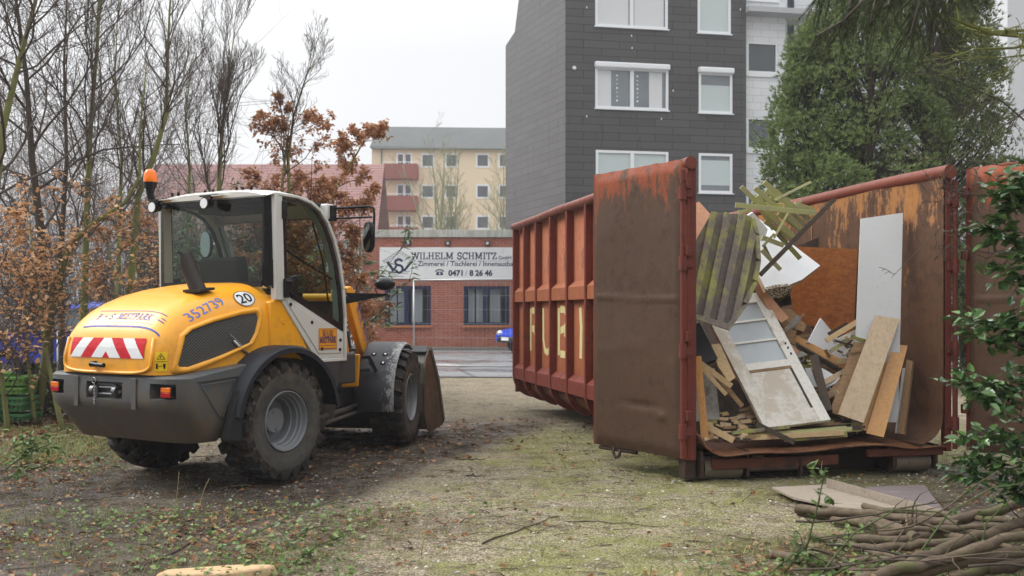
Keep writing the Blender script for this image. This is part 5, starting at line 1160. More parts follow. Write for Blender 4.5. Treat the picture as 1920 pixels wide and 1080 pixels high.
# stack of laths lying flat across the mouth, and splinters all over the heap
for i in range(16):
    x0 = rnd.uniform(1375, 1480); y0 = 796+i*1.6+rnd.uniform(-3, 3); x1 = rnd.uniform(1560, 1624); v = .10+.02*(15-i)
    lathstick('lath_stick', 'long thin lath lying flat in the stack across the container mouth', 'timber', (x0, y0+4, v), (x1, y0-8+rnd.uniform(-4, 4), v+rnd.uniform(0, .05)), rnd.uniform(.025, .045), rnd.choice(['lath', 'brown', 'dark', 'fence', 'raw', 'lath']), .022, 'laths stacked flat across the container mouth')
for i in range(58):
    px = rnd.uniform(1312, 1425); py = rnd.uniform(775, 824); v = .02+(824-py)*.0085+rnd.uniform(0, .04); a = rnd.uniform(-1, 1); L = rnd.uniform(10, 32)
    lathstick('wood_splinter', 'small broken splinter of wood on the container floor left of the door', 'timber', (px, py, v), (px+L*math.cos(a*.7), py+L*math.sin(a*.5)*.5, v+rnd.uniform(-.03, .05)), rnd.uniform(.015, .04), rnd.choice(['raw', 'brown', 'raw', 'fence', 'dark', 'beech']), .015, 'wood splinters on the container floor')
for i in range(46):
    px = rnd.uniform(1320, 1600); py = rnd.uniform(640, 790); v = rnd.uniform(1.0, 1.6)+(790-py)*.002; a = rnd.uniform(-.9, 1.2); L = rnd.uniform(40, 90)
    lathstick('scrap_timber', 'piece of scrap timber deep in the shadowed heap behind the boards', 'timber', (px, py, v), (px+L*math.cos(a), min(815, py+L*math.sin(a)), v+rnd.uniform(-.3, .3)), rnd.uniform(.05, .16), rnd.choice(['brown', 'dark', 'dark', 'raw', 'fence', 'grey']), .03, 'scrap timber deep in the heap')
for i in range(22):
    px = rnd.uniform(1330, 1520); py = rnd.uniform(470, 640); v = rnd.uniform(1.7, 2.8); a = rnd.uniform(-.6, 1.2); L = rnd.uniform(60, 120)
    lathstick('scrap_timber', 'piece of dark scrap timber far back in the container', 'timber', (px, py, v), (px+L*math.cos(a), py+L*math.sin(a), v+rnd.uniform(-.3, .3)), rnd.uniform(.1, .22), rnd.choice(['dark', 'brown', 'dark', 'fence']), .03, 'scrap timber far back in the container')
for i in range(130):
    px = rnd.uniform(1385, 1600); py = rnd.uniform(630, 800); v = (.32+(787-py)/240*.82 if px < 1545 else .42)+rnd.uniform(.05, .35); a = rnd.choice([rnd.uniform(.3, 1.2), rnd.uniform(-.9, -.2), rnd.uniform(-.2, .3)]); L = rnd.uniform(22, 85)
    lathstick('broken_scrap', 'broken scrap of wood wedged in the gaps between the larger boards', 'timber', (px, py, v), (px+L*math.cos(a), min(812, py+L*math.sin(a)), v+rnd.uniform(-.12, .12)), rnd.uniform(.012, .055), rnd.choice(['brown', 'raw', 'raw', 'dark', 'fence', 'grey', 'beech', 'white', 'brown']), rnd.uniform(.006, .018), 'wood scraps wedged between the larger boards')
# lumpy mass of crushed rubbish that carries the boards
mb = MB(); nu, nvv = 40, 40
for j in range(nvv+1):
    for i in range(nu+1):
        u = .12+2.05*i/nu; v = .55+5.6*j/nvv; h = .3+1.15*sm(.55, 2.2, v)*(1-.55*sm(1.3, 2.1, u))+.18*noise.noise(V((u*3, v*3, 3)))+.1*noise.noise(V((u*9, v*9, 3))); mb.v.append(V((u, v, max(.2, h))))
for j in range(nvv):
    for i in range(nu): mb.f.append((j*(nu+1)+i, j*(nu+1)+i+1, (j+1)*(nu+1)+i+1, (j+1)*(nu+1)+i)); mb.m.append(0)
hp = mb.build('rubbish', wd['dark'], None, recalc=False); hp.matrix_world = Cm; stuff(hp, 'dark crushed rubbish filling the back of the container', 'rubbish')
# boards lying on the ground in front
def gpoly(name, label, cat, pts, mat, z, th, grp=None):
    w = [G(x, y, z) for x, y in pts]; b = w[0].copy(); mb = MB(); mb.slab([q-b for q in w], (0, 0, -th)); return tag(mb.build(name, mat, None, bevel=.002, loc=b), label, cat, grp)
greyply = wood('weathered_ply', (.22, .18, .14), (.36, .31, .25), 'X', 3, .6, stretch=6); slate_ = basic('grey_film_board', (.15, .125, .125), .5, var=.15, dirt=(.3, .27, .25), dirta=.2)
gpoly('plywood_sheet', 'pale plywood sheet lying on the mud in front of the container', 'board', [(1447, 913), (1549, 908), (1768, 966), (1690, 975), (1602, 956), (1487, 932)], greyply, .05, .018)
gpoly('film_faced_board', 'dark grey board lying behind the pale plywood on the mud', 'board', [(1622, 913), (1733, 909), (1779, 968), (1740, 963), (1665, 940)], slate_, .045, .012)
a, b = G(1551, 914, .05), G(1768, 972, .05); mb = MB(); mb.slab([V((0, 0, 0)), b-a, b-a+V((0, 0, .055)), V((0, 0, .07))], (.0, .022, 0)); tag(mb.build('board_strip', greyply, None, bevel=.002, loc=a), 'narrow board strip standing on edge across the plywood sheet', 'board')
tag(MB().box((0, 0, 0), (.001, .001, .001)).build('x', black), 'x', 'x') if False else None
# ================================================================ buildings
def xz(t, src=None):            # brick-like textures on upright walls: along the wall, then up
    s = t.n('SeparateXYZ', Vector=t.co); return t.n('CombineXYZ', X=s.outputs[0], Y=s.outputs[2], Z=0.0).outputs[0]
t = NT('red_brick'); b = t.n('TexBrick', Vector=xz(t), Color1=(.40, .085, .05, 1), Color2=(.50, .15, .085, 1), Mortar=(.40, .29, .22, 1), Scale=1.0, Mortar__Size=.008, Bias=0.0)
b.inputs['Brick Width'].default_value = .25; b.inputs['Row Height'].default_value = .0833
c = t.mix(t.noise(.8, 6, .7), b.outputs[0], t.mix(.5, b.outputs[0], (.17, .07, .055))); c = t.mix(t.math('MULTIPLY', t.ramp(t.noise(3, 6, .7), (.5, 0), (.75, 1)), .35), c, (.40, .30, .26))
brick = t.done(c, .8, 0, t.bump(b.outputs[1], -.3, .006))
t = NT('dark_shingle'); b = t.n('TexBrick', Vector=xz(t), Color1=(.066, .062, .060, 1), Color2=(.085, .080, .078, 1), Mortar=(.018, .018, .018, 1), Scale=1.0, Mortar__Size=.011, Bias=0.0)
b.inputs['Brick Width'].default_value = 1.24; b.inputs['Row Height'].default_value = .255
st = t.noise(6, 5, .7, vec=t.mapv((1, 1, .1))); c = t.mix(t.math('MULTIPLY', st, .25), b.outputs[0], (.12, .115, .11)); shingle = t.done(c, t.ramp(st, (.3, .26), (.7, .34)), 0, t.bump(b.outputs[1], -.4, .01))
t = NT('white_shingle'); b = t.n('TexBrick', Vector=xz(t), Color1=(.62, .63, .64, 1), Color2=(.68, .69, .70, 1), Mortar=(.42, .43, .45, 1), Scale=1.0, Mortar__Size=.008, Bias=0.0)
b.inputs['Brick Width'].default_value = .62; b.inputs['Row Height'].default_value = .255; wshingle = t.done(b.outputs[0], .5)
frame_w = basic('white_window_frame', (.74, .75, .76), .4, var=.02); navy = basic('navy_frame', (.018, .024, .07), .35, var=.08)
t = NT('window_pane'); t.done(t.mix(t.noise(1.2, 3, .5), (.10, .115, .125), (.22, .245, .26)), .06, 0, None, .8); pane_m = t.m
t = NT('dark_pane'); t.done(t.mix(t.noise(.6, 3, .5), (.05, .055, .06), (.11, .12, .13)), .12, 0, None, .6); dpane = t.m
blind = basic('pale_blind', (.50, .56, .55), .6, var=.04); curtain = basic('white_curtain', (.62, .63, .64), .7, var=.05)
plaster = basic('yellow_plaster', (.72, .60, .42), .85, var=.05, scale=.4, dirt=(.45, .36, .22), dirta=.1)
def wallpx(px, py, O, D):       # pixel -> (distance along an upright wall, height)
    k = (px-CX)/FPX; s = (k*O[1]-O[0])/(D[0]-k*D[1]); y = O[1]+s*D[1]; return s, CH-(py-CY)/FPX*y
def facade(W_, z0, z1, holes, th=.25):
    # local x along, y into the building, z up; openings are real
    xs_ = sorted({0, W_} | {h[0] for h in holes} | {h[1] for h in holes}); zs_ = sorted({z0, z1} | {h[2] for h in holes} | {h[3] for h in holes}); mb = MB()
    for a, b in zip(xs_[:-1], xs_[1:]):
        for c_, d_ in zip(zs_[:-1], zs_[1:]):
            mx, mz = (a+b)/2, (c_+d_)/2
            if any(h[0] < mx < h[1] and h[2] < mz < h[3] for h in holes): continue
            mb.add([V((a, 0, c_)), V((b, 0, c_)), V((b, 0, d_)), V((a, 0, d_))], [(0, 1, 2, 3)])
    for h in holes:
        a, b, c_, d_ = h[:4]; mb.add([V((a, 0, c_)), V((a, 0, d_)), V((a, th, d_)), V((a, th, c_)), V((b, 0, c_)), V((b, 0, d_)), V((b, th, d_)), V((b, th, c_))], [(0, 3, 2, 1), (4, 5, 6, 7), (1, 2, 6, 5), (0, 4, 7, 3)])
    return mb
def window(par, h, fm, pm, y=.10, fw=.07, mull=(), bl=None, sill=None, cur=None, glass_=None):
    a, b, c_, d_ = h[:4]; mb = MB(); Wd, Hd = b-a, d_-c_
    mb.box(((a+b)/2, y, c_+fw/2), (Wd, .08, fw)); mb.box(((a+b)/2, y, d_-fw/2), (Wd, .08, fw))
    xs_ = [a+fw/2]+[a+m*Wd for m in mull]+[b-fw/2]
    for i, x in enumerate(xs_): mb.box((x, y, (c_+d_)/2), (fw if i in (0, len(xs_)-1) else fw*1.5, .08, Hd-2*fw))
    w = mb.build('window', fm, par, recalc=False)
    ex = [a]+[a+m*Wd for m in mull]+[b]
    for x0, x1 in zip(ex[:-1], ex[1:]): m = MB(); m.add([V((x0+.02, y+.02, c_+.02)), V((x1-.02, y+.02, c_+.02)), V((x1-.02, y+.02, d_-.02)), V((x0+.02, y+.02, d_-.02))], [(0, 1, 2, 3)]); m.build('pane', glass_ or pm, w, recalc=False)
    if bl: 
        m = MB(); z = d_-fw-(Hd-2*fw)*bl[1]; m.add([V((a+fw, y+.015, z)), V((b-fw, y+.015, z)), V((b-fw, y+.015, z+(Hd-2*fw)*bl[0])), V((a+fw, y+.015, z+(Hd-2*fw)*bl[0]))], [(0, 1, 2, 3)]); m.build('blind', blind, w, recalc=False)
    if sill: m = MB(); m.box(((a+b)/2, -.03, c_-sill[1]/2), (Wd+.06, .16, sill[1])); m.build('sill', sill[0], w, bevel=.01)
    return w
# ---- brick workshop
BZ = 37.0; bo_ = V(((679-CX)/FPX*BZ, BZ, 0)); wk = thing('brick_workshop', 'low red brick workshop with white fascia and two navy framed windows', 'workshop', bo_)
bp = lambda px, py: ((px-679)/FPX*BZ, CH-(py-CY)/FPX*BZ)
def bh(x0, y0, x1, y1): a, d_ = bp(x0, y0); b, c_ = bp(x1, y1); return (a, b, c_, d_)
h1, h2 = bh(721, 536, 808, 610), bh(869, 536.5, 955, 610); h3 = bh(1010, 537, 1096, 611)
facade(11, 0, 4.2, [h1, h2, h3], .3).build('wall', brick, wk)
for h in (h1, h2, h3): mb = MB(); mb.box(((h[0]+h[1])/2, -.004, h[3]+.125), (h[1]-h[0]+.02, .03, .235)); 
t = NT('soldier_course'); b = t.n('TexBrick', Vector=xz(t), Color1=(.34, .11, .07, 1), Color2=(.42, .16, .10, 1), Mortar=(.33, .26, .22, 1), Scale=1.0, Mortar__Size=.008, _offset=0.0); b.inputs['Brick Width'].default_value = .083; b.inputs['Row Height'].default_value = .25
soldier = t.done(b.outputs[0], .8); orange_sill = basic('orange_sill', (.48, .18, .07), .5)
bglass = glassmat('workshop_glass', (.75, .78, .8), .02, 1.0)
for h in (h1, h2, h3):
    mb = MB(); mb.add([V((h[0], -.004, h[3]+.004)), V((h[1], -.004, h[3]+.004)), V((h[1], -.004, h[3]+.25)), V((h[0], -.004, h[3]+.25))], [(0, 1, 2, 3)]); mb.build('lintel', soldier, wk, recalc=False)
    w = window(wk, h, navy, None, .08, .11, (.47,), sill=(orange_sill, .09), glass_=bglass)
    mb = MB(); mb.box(((h[0]+h[1])/2, -.0, h[2]-.14), (h[1]-h[0], .06, .08)); mb.build('sill', brick, w)
    for a, b in ((.10, .24), (.27, .43), (.57, .80)):
        m = MB(); x0 = h[0]+(h[1]-h[0])*a; x1 = h[0]+(h[1]-h[0])*b; n = max(2, int((x1-x0)/.1))
        for i in range(n): xx = x0+(x1-x0)*i/n; m.add([V((xx, .30, h[2]+.08)), V((xx+(x1-x0)/n*.96, .34, h[2]+.08)), V((xx+(x1-x0)/n*.96, .34, h[3]-.1)), V((xx, .30, h[3]-.1))], [(0, 1, 2, 3)])
        m.build('blind', curtain, w, recalc=False)
mb = MB(); mb.box((5.5, 1.1, 2.1), (10.9, .05, 4.1)); mb.build('inner_wall', basic('dim_room', (.09, .09, .10), .9), wk)
mb = MB(); mb.box((5.5, 3.3, 4.22), (11.0, 6.6, .05)); mb.build('roof', basic('roof_felt', (.08, .08, .08), .9), wk)
mb = MB(); mb.box((5.5, .04, 4.31), (11.1, .28, .27)); t = NT('streaked_fascia'); c = t.mix(t.ramp(t.noise(9, 5, .7, vec=t.mapv((1, 1, .12))), (.4, 0), (.75, 1)), (.56, .55, .50), (.28, .28, .20)); mb.build('fascia', t.done(c, .7), wk, bevel=.01)
mb = MB(); mb.box((-.0+.10, 3.3, 2.1), (.2, 6.5, 4.15)); mb.build('side_wall', brick, wk)
tv, tf = text_mesh('13', .26, .006); mb = MB(); x_, z_ = bp(688, 522); mb.add([V((x_+v.x, -.008, z_+v.y)) for v in tv], tf); mb.build('house_number', frame_w, wk, recalc=False)
# ---- its sign and lamps
sx0, sz0 = bp(712, 523); sx1, sz1 = bp(984, 464); so_ = bo_+V((sx0, -.07, sz0)); SW, SH = sx1-sx0, sz1-sz0
sg = thing('shop_sign', 'long white sign with dark lettering and a carpenter emblem on the brick wall', 'sign', so_)
mb = MB(); mb.box((SW/2, .02, SH/2), (SW, .05, SH)); mb.build('board', basic('sign_board', (.82, .82, .80), .45, var=.03, scale=2, dirt=(.5, .5, .45), dirta=.1), sg, bevel=.006)
ink = basic('sign_ink', (.015, .02, .07), .5, var=.05); lit_ink = basic('sign_ink_thin', (.10, .12, .16), .6)
def onsign(vs, x, z, k=1.0): return [V((x+v.x*k, -.008-v.z, z+v.y*k)) for v in vs]
sc = SH/59.0; sp = lambda px, py: ((px-712)*sc*1.0, SH-(py-464)*sc)
mb = MB(); v, f, L = slab_text('WILHELM SCHMITZ', 13.0*sc, .18); x, z = sp(771, 486.5); kx = (932-771)*sc/L; mb.add(onsign([V((a.x*kx, a.y, a.z)) for a in v], x, z), f); mb.build('shop_name', ink, sg, recalc=False)
tv, tf = text_mesh('GmbH', 9*sc, .004); mb = MB(); x, z = sp(934.5, 486.5); mb.add(onsign(tv, x, z), tf); mb.build('company_form', ink, sg, recalc=False)
mb = MB(); x0, z = sp(784, 489.5); x1, _ = sp(975, 489.5); mb.box(((x0+x1)/2, -.008, z), (x1-x0, .004, .5*sc)); mb.build('rule', ink, sg)
def fit(txt, x0, x1, y, size, bold, mat, nm): tv, tf = text_mesh(txt, size*sc, bold); w_ = max(a.x for a in tv)-min(a.x for a in tv); kx = (x1-x0)*sc/w_; mb = MB(); x, z = sp(x0, y); mb.add(onsign([V((a.x*kx, a.y, a.z)) for a in tv], x, z), tf); mb.build(nm, mat, sg, recalc=False)
fit('Zimmerei / Tischlerei / Innenausbau', 783.5, 968, 499, 13.0, .004, ink, 'trade_line')
fit('0471', 841, 868, 517, 14.5, .012, ink, 'phone_number'); fit('/', 872.5, 876, 517, 14, .0, lit_ink, 'phone_number'); fit('8 26 46', 880.5, 923.5, 517, 14.5, .012, ink, 'phone_number')
mb = MB(); x, z = sp(824.5, 512)    # telephone symbol
def addp(pts, m=mb, dz=0.0): m.add([V((x+a*sc, -.008-dz, z+b*sc)) for a, b in pts], [tuple(range(len(pts)))])
addp([(-6.5, -4), (6.5, -4), (6.5, -1), (4, 2.5), (-4, 2.5), (-6.5, -1)]); 
v, f = stroke_poly([(-7.5, 1.8), (-6.5, 4.2), (-3, 6), (3, 6), (6.5, 4.2), (7.5, 1.8)], 2.2); mb.add([V((x+a.x*sc, -.0085, z+a.y*sc)) for a in v], f); mb.build('phone_symbol', ink, sg, recalc=False)
mb = MB(); addp([(2.0*math.cos(i*.7854), -.7+2.0*math.sin(i*.7854)) for i in range(8)], mb, .001); mb.build('phone_dial', frame_w, sg, recalc=False)
def sp2(px, py): x, z = sp(px, py); return V((x, -.009, z))
mb = MB(); kk = [0]
def sline(pts, w, m=None): m = m or mb; kk[0] += 1; v, f = stroke_poly([(sp2(*p).x, sp2(*p).z) for p in pts], w*sc); m.add([V((a.x, -.009-.0003*(kk[0] % 9), a.y)) for a in v], f)
sline([(727, 491), (738.5, 508)], 5.2); sline([(738.5, 508), (744, 497)], 4.0); sline([(758, 508), (772, 491)], 4.2) 
sarc = lambda cx, cy, rx, ry, a0, a1, n=9: [(cx+rx*math.cos(R(a0+(a1-a0)*i/n)), cy-ry*math.sin(R(a0+(a1-a0)*i/n))) for i in range(n+1)]
sline(sarc(748, 492, 6.5, 5.5, 15, 255)+sarc(749, 504.5, 6.5, 7, 80, -165), 4.6); mb.build('emblem_letters', ink, sg, recalc=False)
mb = MB()      # roof timbers, hatching and water lines of the emblem
for a, b in (((719, 489.5), (749, 469.5)), ((721.5, 493), (749, 474.5)), ((779, 489.5), (749, 469.5)), ((776.5, 493), (749, 474.5)), ((717.5, 487.5), (722.5, 494)), ((780, 487.5), (775.5, 494)), ((726, 509), (737, 509)), ((757, 509), (769, 509)), ((730, 512.5), (742, 512.5)), ((755, 512.5), (766, 512.5)), ((734, 515.5), (745, 515.5)), ((739, 518), (757, 518))): sline([a, b], .8, mb)
for i in range(9): xx = 735+i*3.5; sline([(xx, 480+abs(i-4)*1.9), (xx, 492)], .4, mb)
for i in range(7):
    k_ = i/7; sline([(719+30*k_, 489.5-20*k_), (724+27*k_, 489.5-19*k_)], .5, mb); sline([(779-30*k_, 489.5-20*k_), (774-27*k_, 489.5-19*k_)], .5, mb)
mb.build('emblem_drawing', lit_ink, sg, recalc=False)
for px, nm in ((766, 'leftmost of the three floodlights above the shop sign'), (840, 'middle floodlight above the shop sign'), (914, 'rightmost of the three floodlights above the shop sign')):
    x, z = bp(px, 456); r = thing('wall_lamp', 'small black '+nm.replace('leftmost of', 'floodlight, leftmost of').replace('rightmost of', 'floodlight, rightmost of').replace('middle floodlight', 'middle floodlight'), 'floodlight', bo_+V((x, -.03, z)), 0, 'floodlights above the shop sign')
    mb = MB(); mb.box((0, -.06, 0), (.19, .12, .16)); mb.box((0, .0, .05), (.06, .06, .05)); mb.build('housing', blackp, r, bevel=.015); mb = MB(); mb.box((0, -.125, -.01), (.10, .01, .10)); mb.build('lens', lamp_w, r)
# ---- pale gate building left of the workshop
gz = 36.5; go = V(((560-CX)/FPX*gz, gz, 0)); gt = thing('pale_garage', 'pale garage with a white door beside the brick workshop', 'garage', go)
mb = MB(); mb.box((1.15, 2, 1.95), (2.25, 4, 3.9)); mb.build('wall', basic('pale_render', (.50, .51, .52), .7, var=.05), gt); mb = MB(); mb.box((1.9, -.03, 1.7), (.42, .05, 3.3)); mb.build('door', frame_w, gt, bevel=.01); mb = MB(); mb.box((1.58, -.05, 1.8), (.07, .08, 3.5)); mb.build('downpipe', basic('zinc', (.20, .22, .24), .5, .3), gt)
# ---- dark shingle-clad apartment block
B0, B1 = V((1.77, 33, 0)), V((8.03, 34.15, 0)); dB = (B1-B0).normalized(); LB = (B1-B0).length; angB = math.atan2(dB.y, dB.x)
dk = thing('dark_apartment_block', 'dark grey shingle-clad apartment block with white framed windows', 'apartment block', B0, angB)
def dh(x0, y0, x1, y1): a, d_ = wallpx(x0, y0, B0, dB); b, c_ = wallpx(x1, y1, B0, dB); return (a, b, c_, d_)
H_ = {'tl': dh(1116, -28, 1252, 56), 'tr': dh(1308, -20, 1370, 65), 'ml': dh(1116, 125, 1253, 208), 'mr': dh(1310, 135, 1373, 214), 'bl': dh(1117, 281, 1253, 362), 'br': dh(1310, 287, 1373, 363)}
for h_ in list(H_): 
    if h_ in ('bl', 'br'): a, b, c_, d_ = H_[h_]; H_[h_+'2'] = (a, b, c_-2.8, d_-2.8)
facade(LB, 0, 15.5, list(H_.values()), .16).build('wall', shingle, dk)
inner = basic('window_room', (.14, .16, .18), .8)
for k_, h in H_.items():
    w = window(dk, h, frame_w, pane_m, .03, .085, (.5,) if k_[1] == 'l' else (), bl={'br': (.72, .84), 'mr': (.72, 1.0), 'bl': (.9, .9), 'tr': (.9, 1.0)}.get(k_))
    mb = MB(); mb.box(((h[0]+h[1])/2, -.03, h[2]-.02), (h[1]-h[0]+.08, .10, .035)); mb.build('sill', frame_w, w)
    if k_ in ('ml', 'mr'): mb = MB(); a, b, c_, d_ = h; mb.box(((a+b)/2, -.06, d_+.06), (b-a+.06, .20, .20)); mb.build('shutter_box', frame_w, w, bevel=.05, seg=3)
    if k_ in ('ml', 'tl'):
        a, b, c_, d_ = h
        for x0, x1 in ((.03, .22), (.74, .92)) if k_ == 'ml' else ((.03, .46), (.54, .95)): mb = MB(); mb.add([V((a+(b-a)*x0, .046, c_+.09)), V((a+(b-a)*x1, .046, c_+.09)), V((a+(b-a)*x1, .046, d_-.09)), V((a+(b-a)*x0, .046, d_-.09))], [(0, 1, 2, 3)]); mb.build('curtain', curtain, w, recalc=False)
        if k_ == 'ml':
            mb = MB()
            for x0 in (.30, .58):
                for q in range(7): mb.ico((a+(b-a)*x0, .044, d_-.25-.14*q), .026 if q % 3 else .04, 1, (1, .1, 1))
            mb.build('hanging_garland', frame_w, w)
mb = MB()
for s_, z_ in ((.30, 9.5),): mb.lathe([(-.05, .0), (-.06, .05), (-.01, .07)], 12, 'Y', (s_, 0, z_))
for px, py in ((1100, 14), (1100, 218), (1240, 223), (1184, 67), (1388, 18), (1262, 170), (1185, 90)): s_, z_ = wallpx(px, py, B0, dB); mb.box((s_, -.01, z_), (.03, .02, .06))
mb.build('wall_fitting', frame_w, dk)
# its left flank with the stepped roof edge
Sd = V((-.24-1.77, 37.8-33, 0)); LS = Sd.length; Sd.normalize(); sidep = [wallpx(px, py, B0, Sd) for px, py in ((1060, -260), (972, -100), (972.5, 0), (965, 60), (948, 86))]
lo = V((math.cos(-angB), math.sin(-angB), 0)); rot = Matrix.Rotation(-angB, 3, 'Z'); poly = [V((0, 0, 0))]+[Sd*s_+V((0, 0, z_)) for s_, z_ in [(0, 15.5)]+sidep[1:]]+[Sd*sidep[-1][0]]
# the flank is its own wall with its own along-axis, so that the shingle courses run level
fo = bpy.data.objects.new('side_wall', bpy.data.meshes.new('side_wall')); link(fo); fo.parent = dk; fo.rotation_euler = (0, 0, math.atan2(Sd.y, Sd.x)-angB)
pts = [(0, 0), (0, 15.5)]+[(s_, z_) for s_, z_ in sidep[1:]]+[(sidep[-1][0], 0)]
fo.data.from_pydata([(s_, 0, z_) for s_, z_ in pts]+[(s_, -.3, z_) for s_, z_ in pts], [], [tuple(range(len(pts))), tuple(range(2*len(pts)-1, len(pts)-1, -1))]+[(i, (i+1) % len(pts), (i+1) % len(pts)+len(pts), i+len(pts)) for i in range(len(pts))]); fo.data.materials.append(shingle)
mb = MB(); mb.box((LB/2+.5, 9, 7.5), (LB-1.5, 6, 15)); mb.box((LB/2+.1, .9, 7.6), (LB-.4, 1.2, 15)); mb.build('core', inner, dk)
# ---- white stair wing and the white block behind the conifers
wo_ = B1+V((.02, .35, 0)); ww = thing('white_stair_wing', 'white shingled stair wing with wide windows joined to the dark block', 'building', wo_, angB)
wf_ = lambda px, py: wallpx(px, py, wo_, dB)
hs_ = []
for y0, y1 in ((78, 138), (220, 281), (-60, -2), (362, 420)): a, d_ = wf_(1401, y0); b, c_ = wf_(1458, y1); hs_.append((a, b, c_, d_))
wl_, _ = wf_(1472, 0); facade(wl_, 0, 15.5, hs_, .3).build('wall', wshingle, ww)
for h in hs_: w = window(ww, h, frame_w, dpane, .05, .06); mb = MB(); mb.box(((h[0]+h[1])/2, -.02, h[2]-.08), (h[1]-h[0]+.1, .08, .14)); mb.build('sill', frame_w, w)
mb = MB(); mb.slab([V((wl_, 0, 0)), V((wl_+.35, .55, 0)), V((wl_+.35, .55, 15.5)), V((wl_, 0, 15.5))], (-.1, .15, 0)); mb.build('side_wall', wshingle, ww)
mb = MB(); mb.box((wl_/2+1, .1, 11.75), (wl_+2.2, 1.4, .18)); mb.build('canopy', basic('grey_soffit', (.42, .42, .43), .7), ww)
mb = MB(); mb.box((wl_/2, 3.6, 7.5), (wl_-.2, 6, 15)); mb.build('core', inner, ww)
w2 = V((10.2, 36.0, 0)); wb = thing('white_block', 'white apartment block half hidden behind the tall conifers', 'apartment block', w2, R(4))
D4 = V((math.cos(R(4)), math.sin(R(4)), 0)); hs_ = []
for x0, x1 in ((1498, 1538), (1585, 1640), (1690, 1745), (1790, 1880)):
    for y0 in (22, 168, -120, 300): a, d_ = wallpx(x0, y0, w2, D4); b, c_ = wallpx(x1, y0+70, w2, D4); hs_.append((a, b, c_, d_))
facade(9.2, 0, 15.5, hs_, .3).build('wall', wshingle, wb)
for h in hs_: window(wb, h, frame_w, dpane, .08, .08, (.5,))
mb = MB(); mb.box((4.6, 4, 7.5), (8.8, 6, 15)); mb.build('core', inner, wb)
mb = MB(); mb.box((4.6, -.05, 11.9), (9.0, .12, .35)); mb.build('cornice', basic('grey_band', (.35, .36, .38), .6), wb)
g2 = V(((1889-CX)/FPX*30, 30, 0)); gb = thing('grey_end_block', 'plain light grey building end at the right edge behind the conifers', 'building', g2)
mb = MB(); mb.box((2.5, 3, 7), (5, 6, 14)); mb.build('wall', basic('light_render', (.56, .57, .58), .8, var=.04, scale=.5), gb); mb = MB(); mb.box((2.5, 3, 14.1), (5.3, 6.3, .25)); mb.build('roof', inner, gb)
# ---- pale board behind the container post
pb = Cm @ V((2.535, .45, 0)); pbo = MB().slab([V((-.09, 0, .30)), V((.11, .03, .30)), V((.11, .03, 2.38)), V((-.09, 0, 2.38))], (0, .03, 0)).build('pale_board', basic('pale_board', (.52, .50, .44), .7, dirt=(.3, .33, .2), dirta=.3), None, loc=pb); tag(pbo, 'pale weathered board standing upright in the gap between post and right door', 'board')
# ---- yellow apartment house far behind
YZ = 90.0; yo = V(((697-CX)/FPX*YZ, YZ, 0)); yh = thing('yellow_apartment_house', 'yellow plastered apartment house with three red balconies and grey roof', 'apartment house', yo)
yp = lambda px, py: ((px-697)/FPX*YZ, CH-(py-CY)/FPX*YZ)
def yb(x0, y0, x1, y1): a, d_ = yp(x0, y0); b, c_ = yp(x1, y1); return (a, b, c_, d_)
wins = []; drs = []
for y0 in (287.5, 345.5, 403.5, 461.5):
    for x0, x1 in ((789, 815), (834, 858), (892, 918), (934, 958), (980, 1006)): wins.append(yb(x0, y0, x1, y0+27))
    drs.append(yb(743, y0-1, 773, y0+31))
facade(18, 0, yp(0, 278)[1], wins+drs, .2).build('wall', plaster, yh)
for h in wins: window(yh, h, frame_w, dpane, -.01, .16)
for h in drs: window(yh, h, frame_w, dpane, -.01, .16, (.5,))
mb = MB(); mb.box((9, 5, 8), (17.4, 8.6, 15)); mb.build('core', plaster, yh)
rb = basic('balcony_red', (.27, .085, .065), .7, var=.06)
for i, y0 in enumerate((311, 370, 428, 487)):
    a, z1_ = yp(721.5, y0); b, z0_ = yp(785, y0+27); mb = MB(); mb.box(((a+b)/2, -.65, (z0_+z1_)/2), (b-a, 1.3, z1_-z0_)); bl_ = mb.build('balcony', rb, yh)
    mb = MB(); mb.cyl((a, -1.28, z1_+.16), (b, -1.28, z1_+.16), .03, 6)
    for q in range(5): mb.cyl((a+(b-a)*q/4, -1.28, z1_), (a+(b-a)*q/4, -1.28, z1_+.16), .025, 5)
    mb.build('railing', frame_w, bl_)
ez = yp(0, 277)[1]; rz = yp(0, 226)[1]; t = NT('grey_tile_roof'); b = t.n('TexWave', Vector=t.co, Scale=3.0, _bands_direction='X').outputs[1]; c = t.mix(t.noise(.4, 5, .7), (.085, .09, .088), (.14, .145, .14)); greyroof = t.done(c, .8, 0, t.bump(b, .3, .03))
mb = MB(); mb.slab([V((-.1, -.45, ez-.1)), V((18, -.45, ez-.3)), V((18, 4.8, rz)), V((-.1, 4.8, rz+.2))], (0, 0, .15)); mb.slab([V((-.1, 4.8, rz+.2)), V((18, 4.8, rz)), V((18, 10, ez)), V((-.1, 10, ez))], (0, 0, .15)); mb.build('roof', greyroof, yh)
mb = MB(); mb.slab([V((.0, -.0, ez)), V((0, 10, ez)), V((0, 4.8, rz))], (.2, 0, 0)); mb.build('gable', plaster, yh)
mb = MB(); mb.cyl((.9, -.1, 0), (.9, -.1, ez), .07, 6); mb.cyl((0, -.45, ez-.1), (18, -.45, ez-.2), .08, 6); mb.build('downpipe', basic('zinc_pipe', (.16, .19, .18), .6), yh)
